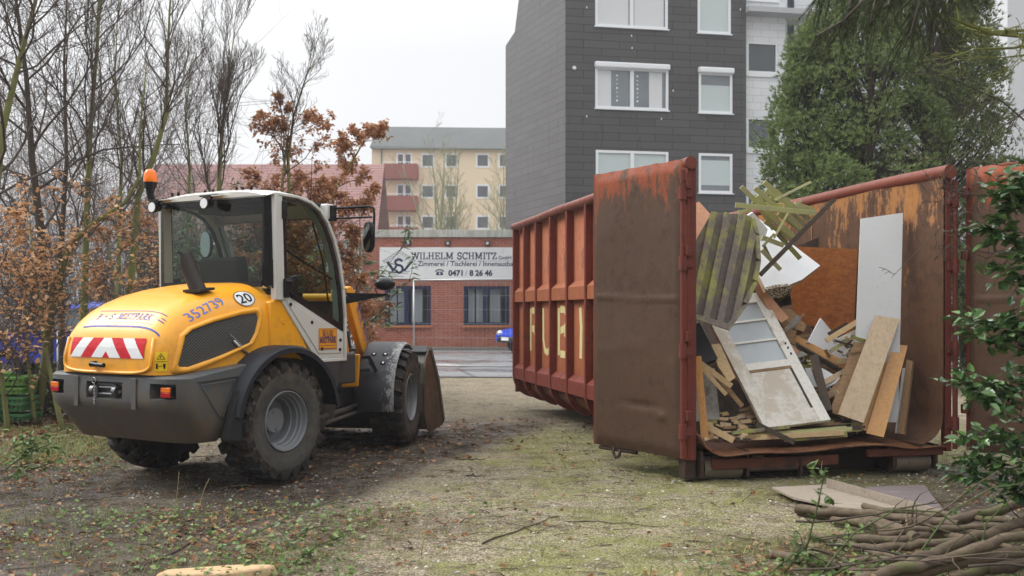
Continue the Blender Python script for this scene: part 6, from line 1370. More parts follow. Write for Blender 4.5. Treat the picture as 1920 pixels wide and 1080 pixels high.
# ---- long red roof behind the thicket
RZ = 66.0; ro = V(((250-CX)/FPX*RZ, RZ, 0)); rh = thing('red_roofed_house', 'long low house with faded red tiled roof behind the bare trees', 'house', ro)
L_ = (706-250)/FPX*RZ; rz = CH+(CY-308)/FPX*(RZ+3); ez = CH+(CY-455)/FPX*RZ
t = NT('faded_red_tiles'); b = t.n('TexWave', Vector=t.co, Scale=1.6, _bands_direction='Z').outputs[1]; c = t.mix(t.noise(.8, 6, .7), (.30, .165, .15), (.42, .25, .23)); c = t.mix(t.math('MULTIPLY', b, .3), c, (.2, .09, .08)); rt = t.done(c, .8, 0, t.bump(b, .4, .04))
mb = MB(); mb.slab([V((0, 0, ez)), V((L_, 0, ez)), V((L_, 4, rz)), V((0, 4, rz))], (0, 0, .15)); mb.slab([V((0, 4, rz)), V((L_, 4, rz)), V((L_, 8, ez)), V((0, 8, ez))], (0, 0, .15)); roofo = mb.build('roof', rt, rh)
mb = MB(); mb.box((L_/2, 4, ez/2), (L_-.4, 7.4, ez)); mb.build('wall', basic('cream_render', (.50, .42, .33), .85), rh)
x_ = (622-250)/FPX*RZ; mb = MB(); mb.box((x_, 4, rz+.2), (.55, .55, .8)); mb.box((x_, 4, rz+.63), (.4, .4, .12)); mb.build('chimney', basic('chimney_brick', (.22, .15, .13), .9), roofo)
# ================================================================ mesh fences
galv = basic('galvanised_tube', (.42, .43, .43), .4, .5)
def site_fence(name, label, a, b, h=2.0, posts=(0, 1), z0=.12, rail=True):
    a, b = V(a), V(b); d = b-a; L = d.length; d.normalize(); r = thing(name, label, 'fence', a)
    for q in posts: mb = MB(); p = d*L*q; mb.tube([p+V((0, 0, .0)), p+V((0, 0, h+.05))], .021, 8); mb.build('post', galv, r, smooth=True)
    mb = MB(); mb.tube([V((0, 0, h+.05)), d*L+V((0, 0, h+.05))], .021, 8); mb.build('rail', galv, r, smooth=True); mb = MB(); mb.tube([V((0, 0, z0)), d*L+V((0, 0, z0))], .021, 8); mb.build('rail', galv, r, smooth=True)
    mb = MB(); n = int(L/.11)
    for i in range(n): p = d*L*i/n; mb.tube([p+V((0, 0, z0)), p+V((0, 0, h))], .0015, 3, False)
    for i in range(1, 6): z = z0+(h-z0)*i/6; mb.tube([V((0, 0, z)), d*L+V((0, 0, z))], .0028, 3, False)
    mb.build('wire_mesh', galv, r); return r
site_fence('site_fence', 'grey wire mesh site fence panel in front of the brick workshop', P(775, 0, 24.0)*V((1, 1, 0)) if False else (P(776, 585, 24.0).x, 24.0, 0), (P(1010, 585, 23.3).x, 23.3, 0), 2.12)
site_fence('site_fence', 'wire mesh fence panel among the bushes beside the blue car', (P(109, 585, 15.5).x, 15.5, 0), (P(300, 585, 16.2).x, 16.2, 0), 1.05)
# ================================================================ parked cars
def car(name, label, loc, rz, col, L=4.3, Wd=1.75, Hh=1.46):
    r = thing(name, label, 'car', loc, rz); paint = basic(name+'_paint', col, .22, .2, var=.05); gl = basic('car_glass', (.16, .19, .2), .06, var=.2)
    top = [(-2.15, .42), (-2.13, .62), (-2.0, .76), (-1.3, .90), (-1.05, .96), (-.35, 1.40), (.0, 1.455), (.9, 1.45), (1.45, 1.33), (1.95, .98), (2.12, .85), (2.15, .45)]
    bot = [(-2.15, .36), (2.15, .36)]; st = [(-1, .86), (-.93, .985), (-.6, 1.0), (0, 1.0), (.6, 1.0), (.93, .985), (1, .86)]
    mb = MB(); k = len(top)
    for s_, q in st:
        for x, z in top: zz = z if z < .95 else .95+(z-.95)*(q if abs(s_) < .9 else .80 if abs(s_) < 1 else 0); y = s_*Wd/2*(1 if z < .97 else 1-.20*(z-.97)/.49); mb.v.append(V((x*(1-.02*abs(s_)), y, zz)))
    for i in range(len(st)-1):
        for j in range(k-1): mb.f.append((i*k+j, (i+1)*k+j, (i+1)*k+j+1, i*k+j+1)); mb.m.append(0)
    for i in (0, len(st)-1): b0 = len(mb.v); mb.f.append(tuple(i*k+j for j in range(k))); mb.m.append(0)
    mb.f.append(tuple(i*k for i in range(len(st)))+tuple(i*k+k-1 for i in reversed(range(len(st))))); mb.m.append(0)
    body = mb.build('body', paint, r, smooth=True, autos=50)
    for s_ in (-1, 1):
        mb = MB(); y = s_*(Wd/2+.003)
        mb.slab([V((-.92, y*.985, .99)), V((-.30, y*.90, 1.33)), V((.42, y*.89, 1.37)), V((.42, y*.985, .99))], (0, s_*.006, 0)); mb.build('side_window', gl, body); mb = MB(); mb.slab([V((.48, y*.985, .99)), V((.48, y*.89, 1.37)), V((1.0, y*.895, 1.36)), V((1.45, y*.96, 1.1)), V((1.45, y*.985, 1.0))], (0, s_*.006, 0)); mb.build('side_window', gl, body)
        mb = MB(); mb.ico((-.85, s_*(Wd/2+.1), 1.0), .09, 2, (.8, 1.2, .8)); mb.build('wing_mirror', paint, body, smooth=True); mb = MB(); mb.ico((-2.02, s_*.66, .68), .17, 2, (.7, .9, .6)); mb.build('headlight', lamp_w, body, smooth=True)
        for x in (-1.32, 1.3):
            w = MB(); w.lathe([(s_*Wd/2*.80, .2), (s_*Wd/2*.80, .32), (s_*Wd/2*1.0, .32), (s_*Wd/2*1.01, .29), (s_*Wd/2*1.01, .21)], 26, 'Y', (x, 0, .32)); wh = w.build('wheel', rubber, r, smooth=True, autos=40); w = MB(); w.lathe([(s_*Wd/2*1.005, .21), (s_*Wd/2*.97, .18), (s_*Wd/2*.98, .05), (s_*Wd/2*.99, .0)], 20, 'Y', (x, 0, .32)); w.build('rim', rimm, wh, smooth=True)
    mb = MB(); mb.slab([V((-1.05, -.68, .985)), V((-1.05, .68, .985)), V((-.38, .60, 1.405)), V((-.38, -.60, 1.405))], (-.008, 0, .012)); mb.build('windscreen', gl, body); mb = MB(); mb.slab([V((1.97, -.64, 1.0)), V((1.97, .64, 1.0)), V((1.5, .58, 1.33)), V((1.5, -.58, 1.33))], (.01, 0, .01)); mb.build('rear_window', gl, body)
    mb = MB(); mb.box((-2.15, 0, .47), (.05, 1.2, .2)); mb.build('grille', black, body, bevel=.02); mb = MB(); mb.box((-2.18, 0, .50), (.02, .5, .11)); mb.build('number_plate', frame_w, body)
    return r
car('parked_car', 'blue car parked behind the bushes at the far left', V((P(190, 0, 17.6).x, 17.6, .12)), R(4), (.03, .055, .38))
car('parked_car', 'blue car showing only its nose beside the container', V((P(943, 0, 34).x+2.0, 34.3, 0)), R(28), (.03, .07, .50))
# ================================================================ plastic crates at the left
gc1 = basic('green_crate', (.13, .30, .06), .5, var=.15, dirt=(.12, .1, .06), dirta=.3); gc2 = basic('dark_green_crate', (.05, .17, .06), .5, var=.15, dirt=(.12, .1, .06), dirta=.3)
def crate(x, y, z, w, d, h, rz, m, label, grp='green crates stacked under the bushes'):
    r = thing('plastic_crate', label, 'crate', V((x, y, z)), rz, grp)
    mb = MB(); t_ = .015
    for sx, sy, lx, ly in ((0, -1, w, t_), (0, 1, w, t_), (-1, 0, t_, d-.04), (1, 0, t_, d-.04)): mb.box((sx*(w-t_)/2, sy*(d-t_)/2, h/2), (lx, ly, h))
    mb.box((0, 0, t_), (w-.02, d-.02, t_)); b = mb.build('shell', m, r, bevel=.004)
    mb = MB()
    for sy in (-1, 1): mb.box((0, sy*(d/2+.008), h-.02), (w+.03, .02, .035))
    for sx in (-1, 1): mb.box((sx*(w/2+.008), 0, h-.02), (.02, d, .035))
    for k_ in (-.32, -.1, .1, .32): mb.box((k_*w, -d/2-.006, h/2-.02), (.02, .016, h-.04))
    mb.build('rim', m, r, bevel=.004)
    mb = MB(); mb.box((0, -d/2-.006, h*.62), (.12, .012, .03)); mb.build('handle', black, r, bevel=.005)
cx_, cy_ = P(-22, 0, 12.4).x, 12.4
crate(cx_, cy_-.1, .06, .60, .40, .26, R(-8), gc1, 'light green crate at the bottom of the taller stack'); crate(cx_, cy_-.1, .33, .60, .40, .24, R(-6), gc2, 'dark green closed crate in the middle of the taller stack'); crate(cx_, cy_-.1, .58, .60, .40, .07, R(-7), gc1, 'flat light green tray on top of the taller stack')
for i, (hh, m, lb) in enumerate(((.09, gc2, 'lowest flat dark green tray of the shorter stack'), (.13, gc2, 'second flat tray from the bottom of the shorter stack'), (.09, gc2, 'wide tray in the middle of the shorter stack'), (.10, gc1, 'fourth tray from the bottom of the shorter stack'), (.13, gc1, 'topmost mossy tray of the shorter stack'))):
    crate(cx_+.44-(.0 if i % 2 else -.02)-.012*i, cy_-.1, .08+.105*i, .30, .36, hh*.85, R(3*i-9), m, lb)
# ================================================================ trees and shrubs
def barkmat(name, c1, c2, moss=None, ma=.4):
    t = NT(name); g = t.noise(6, 6, .7, vec=t.mapv((1, 1, .3))); c = t.mix(g, c1, c2)
    if moss: c = t.mix(t.ramp(t.noise(1.6, 5, .65), (.62-ma*.35, 0), (.78-ma*.35, 1)), c, moss)
    return t.done(c, .85, 0, t.bump(g, .4, .01))
bark_g = barkmat('green_bark', (.09, .08, .05), (.18, .16, .11), (.19, .20, .07), .75)
bark_d = barkmat('dark_bark', (.045, .035, .028), (.10, .08, .065), (.07, .075, .03), .2)
bark_t = barkmat('twig_bark', (.055, .042, .034), (.12, .095, .078)); bark_f = barkmat('far_bark', (.18, .17, .12), (.28, .27, .19), (.22, .24, .13), .6)
beechleaf = leafmat('beech_leaf', [(.48, .22, .085), (.64, .33, .14), (.76, .44, .22), (.54, .25, .10), (.84, .56, .34)], .55, .35)
darkbeech = leafmat('brown_beech_leaf', [(.32, .14, .065), (.48, .22, .10), (.60, .31, .15), (.38, .17, .08), (.70, .42, .24)], .55, .35)
def wander(p, d, L, n, j, up=0.0, rr=rnd):
    pts = [p.copy()]; d = d.normalized()
    for i in range(n):
        d = (d+V((rr.gauss(0, j), rr.gauss(0, j), rr.gauss(0, j)+up))).normalized(); pts.append(pts[-1]+d*L/n)
    return pts, d
def along(pts, f): k = f*(len(pts)-1); i = min(int(k), len(pts)-2); return pts[i].lerp(pts[i+1], k-i), (pts[i+1]-pts[i]).normalized()
MINR = [.0026]
def branchset(mb, pts, r0, n, Lm, lev, spread=.9, up=.05, start=.3, sides=4, lfs=None, tw=None, j=.12, flat=0):
    for q in range(n):
        f = start+(1-start)*(q+rnd.random())/n; p, d = along(pts, min(f, .98)); a = rnd.uniform(0, 6.283); o = d.orthogonal().normalized(); o = (o*math.cos(a)+d.cross(o)*math.sin(a))
        if flat: o.z *= (1-flat)
        dd = (d*(1-spread*.5)+o*spread+V((0, 0, up*2))).normalized(); L = Lm*(1.15-.7*f)*rnd.uniform(.6, 1.25); r = max(MINR[0], r0*(1.05-.75*f)*(.33 if lev >= 2 else .5))
        bp_, _ = wander(p, dd, L, 6 if lev > 0 else 4, j*1.25, up)
        mb.tube(bp_, [max(MINR[0]*.7, r*(1-.8*i/len(bp_))) for i in range(len(bp_))], max(3, sides), False)
        if tw is not None and lev == 0: tw.append(bp_)
        if lev > 0: branchset(mb, bp_, r, max(3, int(n*.66)) if lev > 1 else rnd.randint(5, 8), L*.5, lev-1, spread, up, .2, sides-1, lfs, tw, j, flat)
def tree(name, label, cat, base, H, r, bark=bark_g, path=None, n1=20, Lm=None, lev=2, spread=.8, up=.06, start=.3, group=None, leaves=None, nl=0, ls=.06, jt=.05, leafstart=0, stems=1, crown=None, flat=0, sides=5):
    base = V(base); rt_ = thing(name, label, cat, base, 0, group); tb = MB(); cb = MB(); tw = []
    for s_ in range(stems):
        if path and s_ == 0: pts = [V(p)-base for p in path]
        else: pts, _ = wander(V((rnd.gauss(0, .05*stems), rnd.gauss(0, .05*stems), 0)), V((rnd.gauss(0, .12), rnd.gauss(0, .12), 1)), H*rnd.uniform(.8, 1), 9, jt, .03)
        pr = [pts[0]]
        for a, b in zip(pts[:-1], pts[1:]): pr += [a.lerp(b, .5), b]
        rr_ = r if s_ == 0 else r*rnd.uniform(.5, .9); tb.tube(pr, [max(.004, rr_*(1-.88*(i/(len(pr)-1))**.9)) for i in range(len(pr))], 8)
        branchset(cb, pts, rr_, max(4, int(n1/(stems**.5))), Lm or H*.32, lev, spread, up, start, sides, None, tw, .13, flat)
    tb.build('trunk', bark, rt_, smooth=True, recalc=False); cb.build('crown', crown or bark_t, rt_, recalc=False)
    if leaves and tw:
        lb = MB(); tw = [t_ for t_ in tw if t_[0].z > leafstart] or tw
        for _ in range(nl):
            p, d = along(rnd.choice(tw), rnd.random()); L = ls*rnd.uniform(.65, 1.2); leaf(lb, p+rdir()*rnd.uniform(.005, .05), (rdir(.5)+d+V((0, 0, -.35))), V((rnd.gauss(0, .5), rnd.gauss(0, .5), 1)), L, L*.62, rnd.uniform(0, .4))
        lb.build('leaves', leaves, rt_, recalc=False)
    return rt_
def pth(Z, *pts): return [V((*P(px, py, Z+dz)[:2], P(px, py, Z+dz).z)) for px, py, dz in pts]
GT = 'bare trees at the left edge of the plot'
def ptree(label, Z, pts, r, **kw):
    path = pth(Z, *[(p[0], p[1], p[2] if len(p) > 2 else 0) for p in pts]); b = path[0].copy(); b.z = gh(b.x, b.y)-.02; path[0] = b
    return tree('bare_tree', label, 'tree', b, path[-1].z, r, path=path, group=GT, **kw)
ptree('bare tree with straight mossy green trunk above the crates', 14, [(148, 730), (158, 560), (163, 400), (170, 230), (182, 90), (188, -40), (192, -200)], .065, n1=20, Lm=2.4, start=.35, up=.10, spread=.62)
ptree('bare tree leaning right in an S curve left of the beacon', 13, [(215, 720), (250, 480), (258, 370), (290, 290), (312, 215), (314, 120), (318, 20), (330, -120)], .06, n1=18, Lm=1.8, start=.3, up=.12, spread=.55)
ptree('slim bare tree with upright branches behind the cab roof', 15, [(400, 700), (408, 480), (411, 340), (416, 250), (424, 170), (440, 60)], .055, n1=22, Lm=1.7, start=.28, up=.16, spread=.48)
ptree('dark bare tree leaning out of the left edge of the picture', 12, [(-60, 760), (-20, 460), (5, 240), (40, 100), (75, -30), (110, -150)], .07, bark=bark_g, n1=20, Lm=2.4, start=.25, spread=.8)
ptree('crooked bare tree whose trunk sweeps low to the right behind the engine hood', 12.5, [(70, 740), (100, 540), (135, 455), (180, 415), (235, 380), (262, 330), (262, 250), (275, 120)], .055, n1=16, Lm=1.6, start=.3)
ptree('ivy-dark bare tree nearest the blue car', 13.2, [(84, 735), (92, 600), (80, 460), (60, 300), (50, 150), (30, 0), (20, -160)], .085, bark=bark_d, n1=20, Lm=2.6, start=.3, spread=.85)
ptree('thin bare tree between crates and engine hood', 15.5, [(120, 720), (112, 500), (125, 300), (120, 120), (128, -60)], .06, bark=bark_d, n1=18, Lm=2.2, start=.25)
ptree('thin forked bare tree left of the cab', 17, [(225, 690), (222, 450), (228, 300), (215, 150), (222, 0)], .05, n1=20, Lm=2.2, start=.25, up=.12, spread=.6)
ptree('slender bare tree with drooping twigs right of the S-curved tree', 18, [(352, 690), (350, 450), (356, 320), (348, 210), (360, 110)], .045, n1=18, Lm=2.0, start=.3, up=.12, spread=.6)
ptree('small bare tree with spreading tips over the orange beech', 15, [(540, 700), (545, 420), (540, 300), (550, 220), (572, 150), (590, 100)], .04, n1=14, Lm=1.3, start=.3, up=.10, spread=.6)
# beeches that keep their brown leaves
def beech(label, base, H, n1, Lm, nl, m, ls=.065, **kw): return tree('beech', label, 'beech tree', base, H, kw.pop('r', .05), n1=n1, Lm=Lm, leaves=m, nl=nl, ls=ls, group='beeches holding brown leaves', **kw)
def gp(px, Z): return V((P(px, 585, Z).x, Z, 0))
bp1 = pth(15, (520, 700, 0), (525, 480, 0), (528, 360, 0), (536, 280, 0), (545, 225, 0)); bp1[0].z = 0
beech('reddish brown beech rising behind the left half of the cab roof', bp1[0], 3.7, 24, 1.0, 9500, darkbeech, path=bp1, start=.25, up=.05, stems=3, ls=.062)
bp2 = pth(15.5, (600, 720, 0), (605, 520, 0), (612, 420, 0), (632, 350, 0), (668, 290, 0), (692, 248, 0)); bp2[0].z = 0
beech('reddish brown beech beside the cab mirror with a tip over the yellow house', bp2[0], 3.5, 26, .78, 11000, darkbeech, path=bp2, start=.20, up=.05, stems=3, ls=.062)
beech('brown beech bush filling the gap behind the cab', gp(560, 14.8), 3.1, 20, 1.1, 8000, darkbeech, start=.2, stems=4, ls=.06)
beech('pale orange beech sapling at the left edge above the crates', gp(5, 11.4), 2.6, 16, 1.1, 650, beechleaf, start=.16, r=.035, flat=.5, ls=.07)
beech('pale orange beech spray reaching over the engine hood', gp(120, 11.6), 2.7, 16, 1.05, 650, beechleaf, start=.18, r=.035, flat=.5, ls=.07)
beech('pale orange beech sapling between the crates and the warning board', gp(75, 12.2), 2.3, 16, .95, 520, beechleaf, start=.2, r=.03, flat=.5, ls=.075)
beech('pale orange beech sapling behind the left edge of the cab', gp(280, 13.4), 3.0, 16, 1.0, 700, beechleaf, start=.3, r=.03, flat=.4, ls=.065)
beech('pale orange beech sapling close behind the cab', gp(240, 12.4), 2.9, 15, 1.0, 700, beechleaf, start=.35, r=.035, flat=.4, ls=.065)
beech('thin beech sapling with few leaves left of the blue car', gp(60, 13.0), 3.6, 14, 1.1, 260, beechleaf, start=.4, r=.03, flat=.4, ls=.07)
# evergreen shrub seen through the cab
rhl = leafmat('rhododendron_leaf', [(.04, .08, .03), (.08, .15, .05), (.14, .22, .09), (.22, .29, .15)], .35, .15)
def leafbush(name, label, base, W_, H_, n, m, L, cat='shrub'):
    r = thing(name, label, cat, base); mb = MB(); lb = MB(); tw = []
    for i in range(26):
        a = rnd.uniform(0, 6.28); p, _ = wander(V((0, 0, 0)), V((math.cos(a)*W_/H_, math.sin(a)*W_/H_, 1)), H_*rnd.uniform(.6, 1), 6, .12); tw.append(p); mb.tube(p, [.016*(1-.12*k_) for k_ in range(7)], 4, False)
        for _ in range(5): q, d = along(p, rnd.uniform(.35, .98)); b, _ = wander(q, d+rdir(), .22*W_+.15, 3, .2, .05); tw.append(b); mb.tube(b, [.006, .005, .004, .003], 3, False)
    for _ in range(n): q, d = along(rnd.choice(tw), rnd.uniform(.3, 1)); leaf(lb, q+rdir()*.03, rdir(.5)+V((0, 0, .1)), V((rnd.gauss(0, .4), rnd.gauss(0, .4), 1)), L*rnd.uniform(.7, 1.2), L*.36, .2)
    mb.build('stems', bark_d, r, recalc=False); lb.build('leaves', m, r, recalc=False); return r
leafbush('rhododendron', 'green rhododendron behind the cab showing above its roof', gp(545, 15.8), 1.6, 3.35, 2600, rhl, .13)
leafbush('rhododendron', 'dark green rhododendron seen through the cab door glass', gp(440, 14.6), 1.5, 2.9, 2200, rhl, .12)
leafbush('rhododendron', 'green rhododendron behind the cab door and mirror', gp(545, 16.6), .6, 2.9, 2000, rhl, .13)
leafbush('evergreen_shrub', 'small evergreen shrub behind the S-curved tree right of the beacon', gp(345, 18), .7, 4.2, 500, rhl, .11)
leafbush('ivy_shrub', 'ivy covered shrub at the foot of the trees by the crates', gp(104, 13.0), .5, .8, 500, greenleaf, .06)
# thicket: a mass of stems and twigs nobody could count
def thicket(name, label, x0, x1, Z0, Z1, n, h0, h1, m, r=.012, tw=9):
    mb = MB()
    for _ in range(n):
        Z = rnd.uniform(Z0, Z1); px = rnd.uniform(x0, x1); p = gp(px, Z); H = rnd.uniform(h0, h1); pts, _ = wander(p, V((rnd.gauss(0, .22), rnd.gauss(0, .22), 1)), H, 6, .10, .02); rr_ = r*rnd.uniform(.5, 1.5); mb.tube(pts, [rr_*(1-.13*i) for i in range(7)], 3, False)
        for _ in range(tw):
            q, d = along(pts, rnd.uniform(.12, .98)); b, dd = wander(q, d*.4+rdir(.8), H*rnd.uniform(.12, .32), 4, .18, .03); mb.tube(b, [rr_*.38, rr_*.32, rr_*.26, rr_*.2, rr_*.15], 3, False)
            for _ in range(2): q2, d2 = along(b, rnd.uniform(.2, .9)); c_, _ = wander(q2, d2*.5+rdir(.8), H*.09, 2, .2, .03); mb.tube(c_, [rr_*.2, rr_*.15, rr_*.1], 3, False)
    return stuff(mb.build(name, m, recalc=False), label, 'thicket')
thicket('bramble_thicket', 'tangled bare undergrowth along the left edge of the plot', -160, 330, 13.5, 16.5, 40, .8, 2.4, bark_t, .007)
thicket('undergrowth', 'bare undergrowth beyond the blue car', -160, 400, 19.5, 24, 260, 1.5, 4.2, bark_t, .012)
thicket('hedge_thicket', 'dense bare undergrowth behind the loader', 280, 600, 17.5, 23, 430, 1.6, 4.3, bark_t, .010)
thicket('far_wood', 'grey brown far-off wood of bare trees at the left', -420, 300, 28, 44, 330, 5.0, 12.0, barkmat('far_wood_bark', (.17, .15, .14), (.27, .24, .23)), .022, 16)
mb = MB()
for _ in range(5200):
    Z = rnd.uniform(12, 19); px = rnd.uniform(-160, 640 if Z > 16 else 330); q = gp(px, Z)+V((0, 0, abs(rnd.gauss(0, .75 if Z > 18.4 else .16)))); leaf(mb, q, rdir(.6), V((rnd.gauss(0, .6), rnd.gauss(0, .6), 1)), .06, .045, .2)
stuff(mb.build('ivy_cover', leafmat('dull_ivy', [(.02, .035, .012), (.05, .07, .025), (.10, .065, .035), (.035, .05, .02), (.13, .08, .04)]), recalc=False), 'ivy and dead leaves massed under the bare undergrowth', 'ivy')
MINR[0] = .0065
for label, px, Z, H, st in (('many-stemmed bare tree left of centre before the yellow house', 815, 62, 10.5, 3), ('tallest many-stemmed bare tree before the yellow house', 858, 60, 12.8, 5), ('bare tree before the yellow house next to the dark block', 935, 58, 11.0, 2)):
    b = gp(px, Z); tree('bare_tree', label, 'tree', b, H, .17, bark=bark_f, n1=24, Lm=3.2, lev=2, start=.32, up=.12, spread=.65, stems=st, group='bare trees before the yellow house', crown=bark_f, jt=.04)
MINR[0] = .0026
# ---------------------------------------------------------------- conifers at the right
def needles(name, cols): return leafmat(name, cols, .6, .12)
yewm = needles('yew_needles', [(.08, .13, .04), (.14, .20, .065), (.21, .28, .09), (.11, .165, .055), (.32, .38, .15)])
yewd = needles('dark_conifer_needles', [(.06, .10, .04), (.11, .16, .06), (.17, .22, .08), (.26, .28, .11)])
def tuft(mb, p, d, L, n, w):
    d = d.normalized(); o = d.orthogonal().normalized(); q = d.cross(o)
    for i in range(n):
        a = 6.283*i/n+rnd.uniform(0, 1); e = (d*rnd.uniform(.6, 1.1)+(o*math.cos(a)+q*math.sin(a))*rnd.uniform(.35, .8)).normalized(); s = e.cross(d).normalized()*w; l = L*rnd.uniform(.6, 1.15)
        mb.add([p-s, p+s, p+e*l+s*.3, p+e*l-s*.3], [(0, 1, 2, 3)])
def conifer(label, base, H, Rx, m, ncl, per, tl=.085, top=1.0, shape=None, seed=1):
    r = thing('conifer', label, 'conifer', base, 0, 'conifers behind the container'); tb = MB(); pts, _ = wander(V((0, 0, 0)), V((0, 0, 1)), H*.93, 8, .03); tb.tube(pts, [.16*(1-.11*i) for i in range(9)], 8); br = MB(); nb = MB(); rr_ = random.Random(seed)
    for i in range(ncl):
        f = rr_.random()**.85; z = .25+f*(H-.3); w = Rx*(shape(f) if shape else (1-f**2.2)**.55); a = rr_.uniform(0, 6.283); k_ = rr_.uniform(.40, 1.0)**.5*(1.18 if i % 9 == 0 else 1); k_ *= 1+.34*noise.noise(V((math.cos(a)*1.5, math.sin(a)*1.5, z*.9+seed)))
        c_ = V((math.cos(a)*w*k_, math.sin(a)*w*k_, z)); axis = V((math.cos(a), math.sin(a), .75+f)).normalized()
        if i % 4 == 0: p0, _ = along(pts, min(.97, z/H*.85)); br.tube([p0, p0.lerp(c_, .6)+V((0, 0, -.08)), c_], [.03, .018, .008], 4, False)
        R_ = rr_.uniform(.12, .34)
        for _ in range(per):
            o = rdir(1).normalized()*R_*rnd.random()**.4; p = c_+V((o.x, o.y, o.z*1.25)); tuft(nb, p, (o.normalized()*.8+axis), tl, 6, .010)
    tb.build('trunk', bark_d, r, smooth=True); br.build('branches', bark_d, r, recalc=False); nb.build('crown', m, r, recalc=False); return r
sh1 = lambda f: (1-f**2.4)**.6*(.75+.25*math.sin(min(1, f*2.5)*math.pi/2))
conifer('dense mid green conifer next to the white stair wing', gp(1530, 18.5), 6.8, 1.1, yewm, 470, 36, shape=sh1, seed=3)
conifer('broad mid green conifer second from the left behind the container', gp(1625, 18.0), 8.6, 1.35, yewm, 520, 32, shape=sh1, seed=5)
conifer('darker conifer with brownish inside behind the top rail', gp(1735, 18.6), 8.8, 1.4, yewd, 480, 28, shape=sh1, seed=8)
conifer('dark loose conifer rightmost behind the container', gp(1818, 19.2), 8.0, .85, yewd, 400, 26, shape=sh1, seed=11)
# ---------------------------------------------------------------- spruce boughs hanging into the top of the picture
sprn = needles('spruce_needles', [(.028, .045, .022), (.05, .075, .03), (.08, .11, .045), (.11, .13, .06)])
sr0 = P(1700, -260, 5.2); sp = thing('spruce', 'spruce boughs hanging into the picture at top right', 'spruce', V((sr0.x+.6, 5.2, 0)))
spo = V((sr0.x+.6, 5.2, 0)); tb = MB(); tb.tube([V((1.6, .4, 0)), V((1.6, .4, 3)), V((1.55, .4, 6))], [.16, .13, .09], 10); tb.build('trunk', bark_d, sp, smooth=True)
br = MB(); nb = MB()
def bough(pts, drop, sub):
    br.tube(pts, [.012*(1-.7*i/len(pts)) for i in range(len(pts))], 5, False)
    for q in range(sub):
        f = .12+.88*q/sub; p, d = along(pts, f); L = drop*rnd.uniform(.4, 1.05)*(1-.45*f); s_ = 1 if q % 2 else -1; sd = d.cross(V((0, 0, 1))).normalized()*s_
        w_, _ = wander(p, V((0, 0, -.9))+sd*rnd.uniform(.3, 1.0)+d*.6, L, 6, .12, -.03); br.tube(w_, [.004, .004, .003, .003, .0025, .002, .0015], 3, False)
        for i in range(int(L*85)):
            a, dd = along(w_, i/max(1, int(L*85))); tuft(nb, a, dd, .030, 5, .0016)
def bp_(px, py, Z): return P(px, py, Z)-spo
bough([bp_(1790, -120, 5.3), bp_(1720, -60, 5.2), bp_(1640, -20, 5.1), bp_(1580, 40, 5.0), bp_(1530, 68, 4.9)], .40, 40)
bough([bp_(1780, -160, 5.0), bp_(1700, -90, 4.9), bp_(1650, -40, 4.8), bp_(1630, 50, 4.7)], .46, 38)
bough([bp_(1850, -120, 5.4), bp_(1780, -70, 5.2), bp_(1730, -20, 5.0), bp_(1705, 70, 4.9)], .46, 38)
bough([bp_(1860, -90, 5.6), bp_(1800, -60, 5.4), bp_(1760, -10, 5.2), bp_(1750, 60, 5.1)], .40, 32)
bough([bp_(1820, -150, 4.9), bp_(1740, -100, 4.8), bp_(1680, -50, 4.7), bp_(1665, 10, 4.6)], .44, 36)
bough([bp_(1740, -150, 5.3), bp_(1680, -90, 5.3), bp_(1610, -40, 5.2), bp_(1590, 20, 5.2)], .42, 36)
bough([bp_(1640, -140, 5.0), bp_(1590, -80, 5.0), bp_(1560, -30, 5.0), bp_(1530, -10, 5.0)], .34, 28)
br.build('branches', bark_t, sp, recalc=False); nb.build('needles', sprn, sp, recalc=False)
# bare boughs from the right edge
def boughs(name, label, Z, rows, bark=bark_t, cat='branch'):
    o = P(rows[0][0][0][0], rows[0][0][0][1], Z); base = V((P(2080, 585, Z).x, Z, 0)); r = thing(name, label, cat, base); mb = MB(); tw = []
    mb.tube([V((0, 0, 0)), V((.05, 0, 1.2)), V((0, 0, 3.4))], [.05, .045, .03], 7)
    st = mb.build('trunk', bark, r, smooth=True, recalc=False); mb = MB()
    for pts, rad in rows:
        p = [P(x, y, Z+(q[0] if q else 0))-base for x, y, *q in pts]; mb.tube([V((0, 0, max(.3, p[0].z)))]+p, [rad*1.1]+[rad*(1-.8*i/len(p)) for i in range(len(p))], 5, False)
        branchset(mb, p, rad*1.2, 7, .30, 1, .7, .0, .05, 3, None, tw, .18)
    mb.build('branches', bark, r, recalc=False); return r
boughs('bare_tree', 'bare tree reaching mossy branches in from the top right edge', 5.4, [([(1960, 70), (1860, 62), (1800, 40), (1790, -20)], .016), ([(1960, 55), (1850, 60), (1760, 25), (1700, -10)], .010), ([(1960, 78), (1900, 90), (1830, 92), (1770, 112)], .009), ([(1950, 100), (1880, 108), (1800, 108)], .006)], bark_g)
boughs('bare_tree', 'thin bare branches crossing the container from the right edge', 5.8, [([(1960, 260), (1880, 190), (1800, 155), (1735, 130)], .006), ([(1960, 180), (1900, 225), (1840, 262), (1770, 330)], .006), ([(1960, 390), (1880, 372), (1800, 362), (1765, 350)], .005), ([(1950, 440), (1850, 430), (1775, 415), (1672, 520)], .004), ([(1960, 300), (1880, 310), (1800, 300), (1690, 297)], .004), ([(1960, 480), (1860, 475), (1770, 462)], .0045)], bark_t)
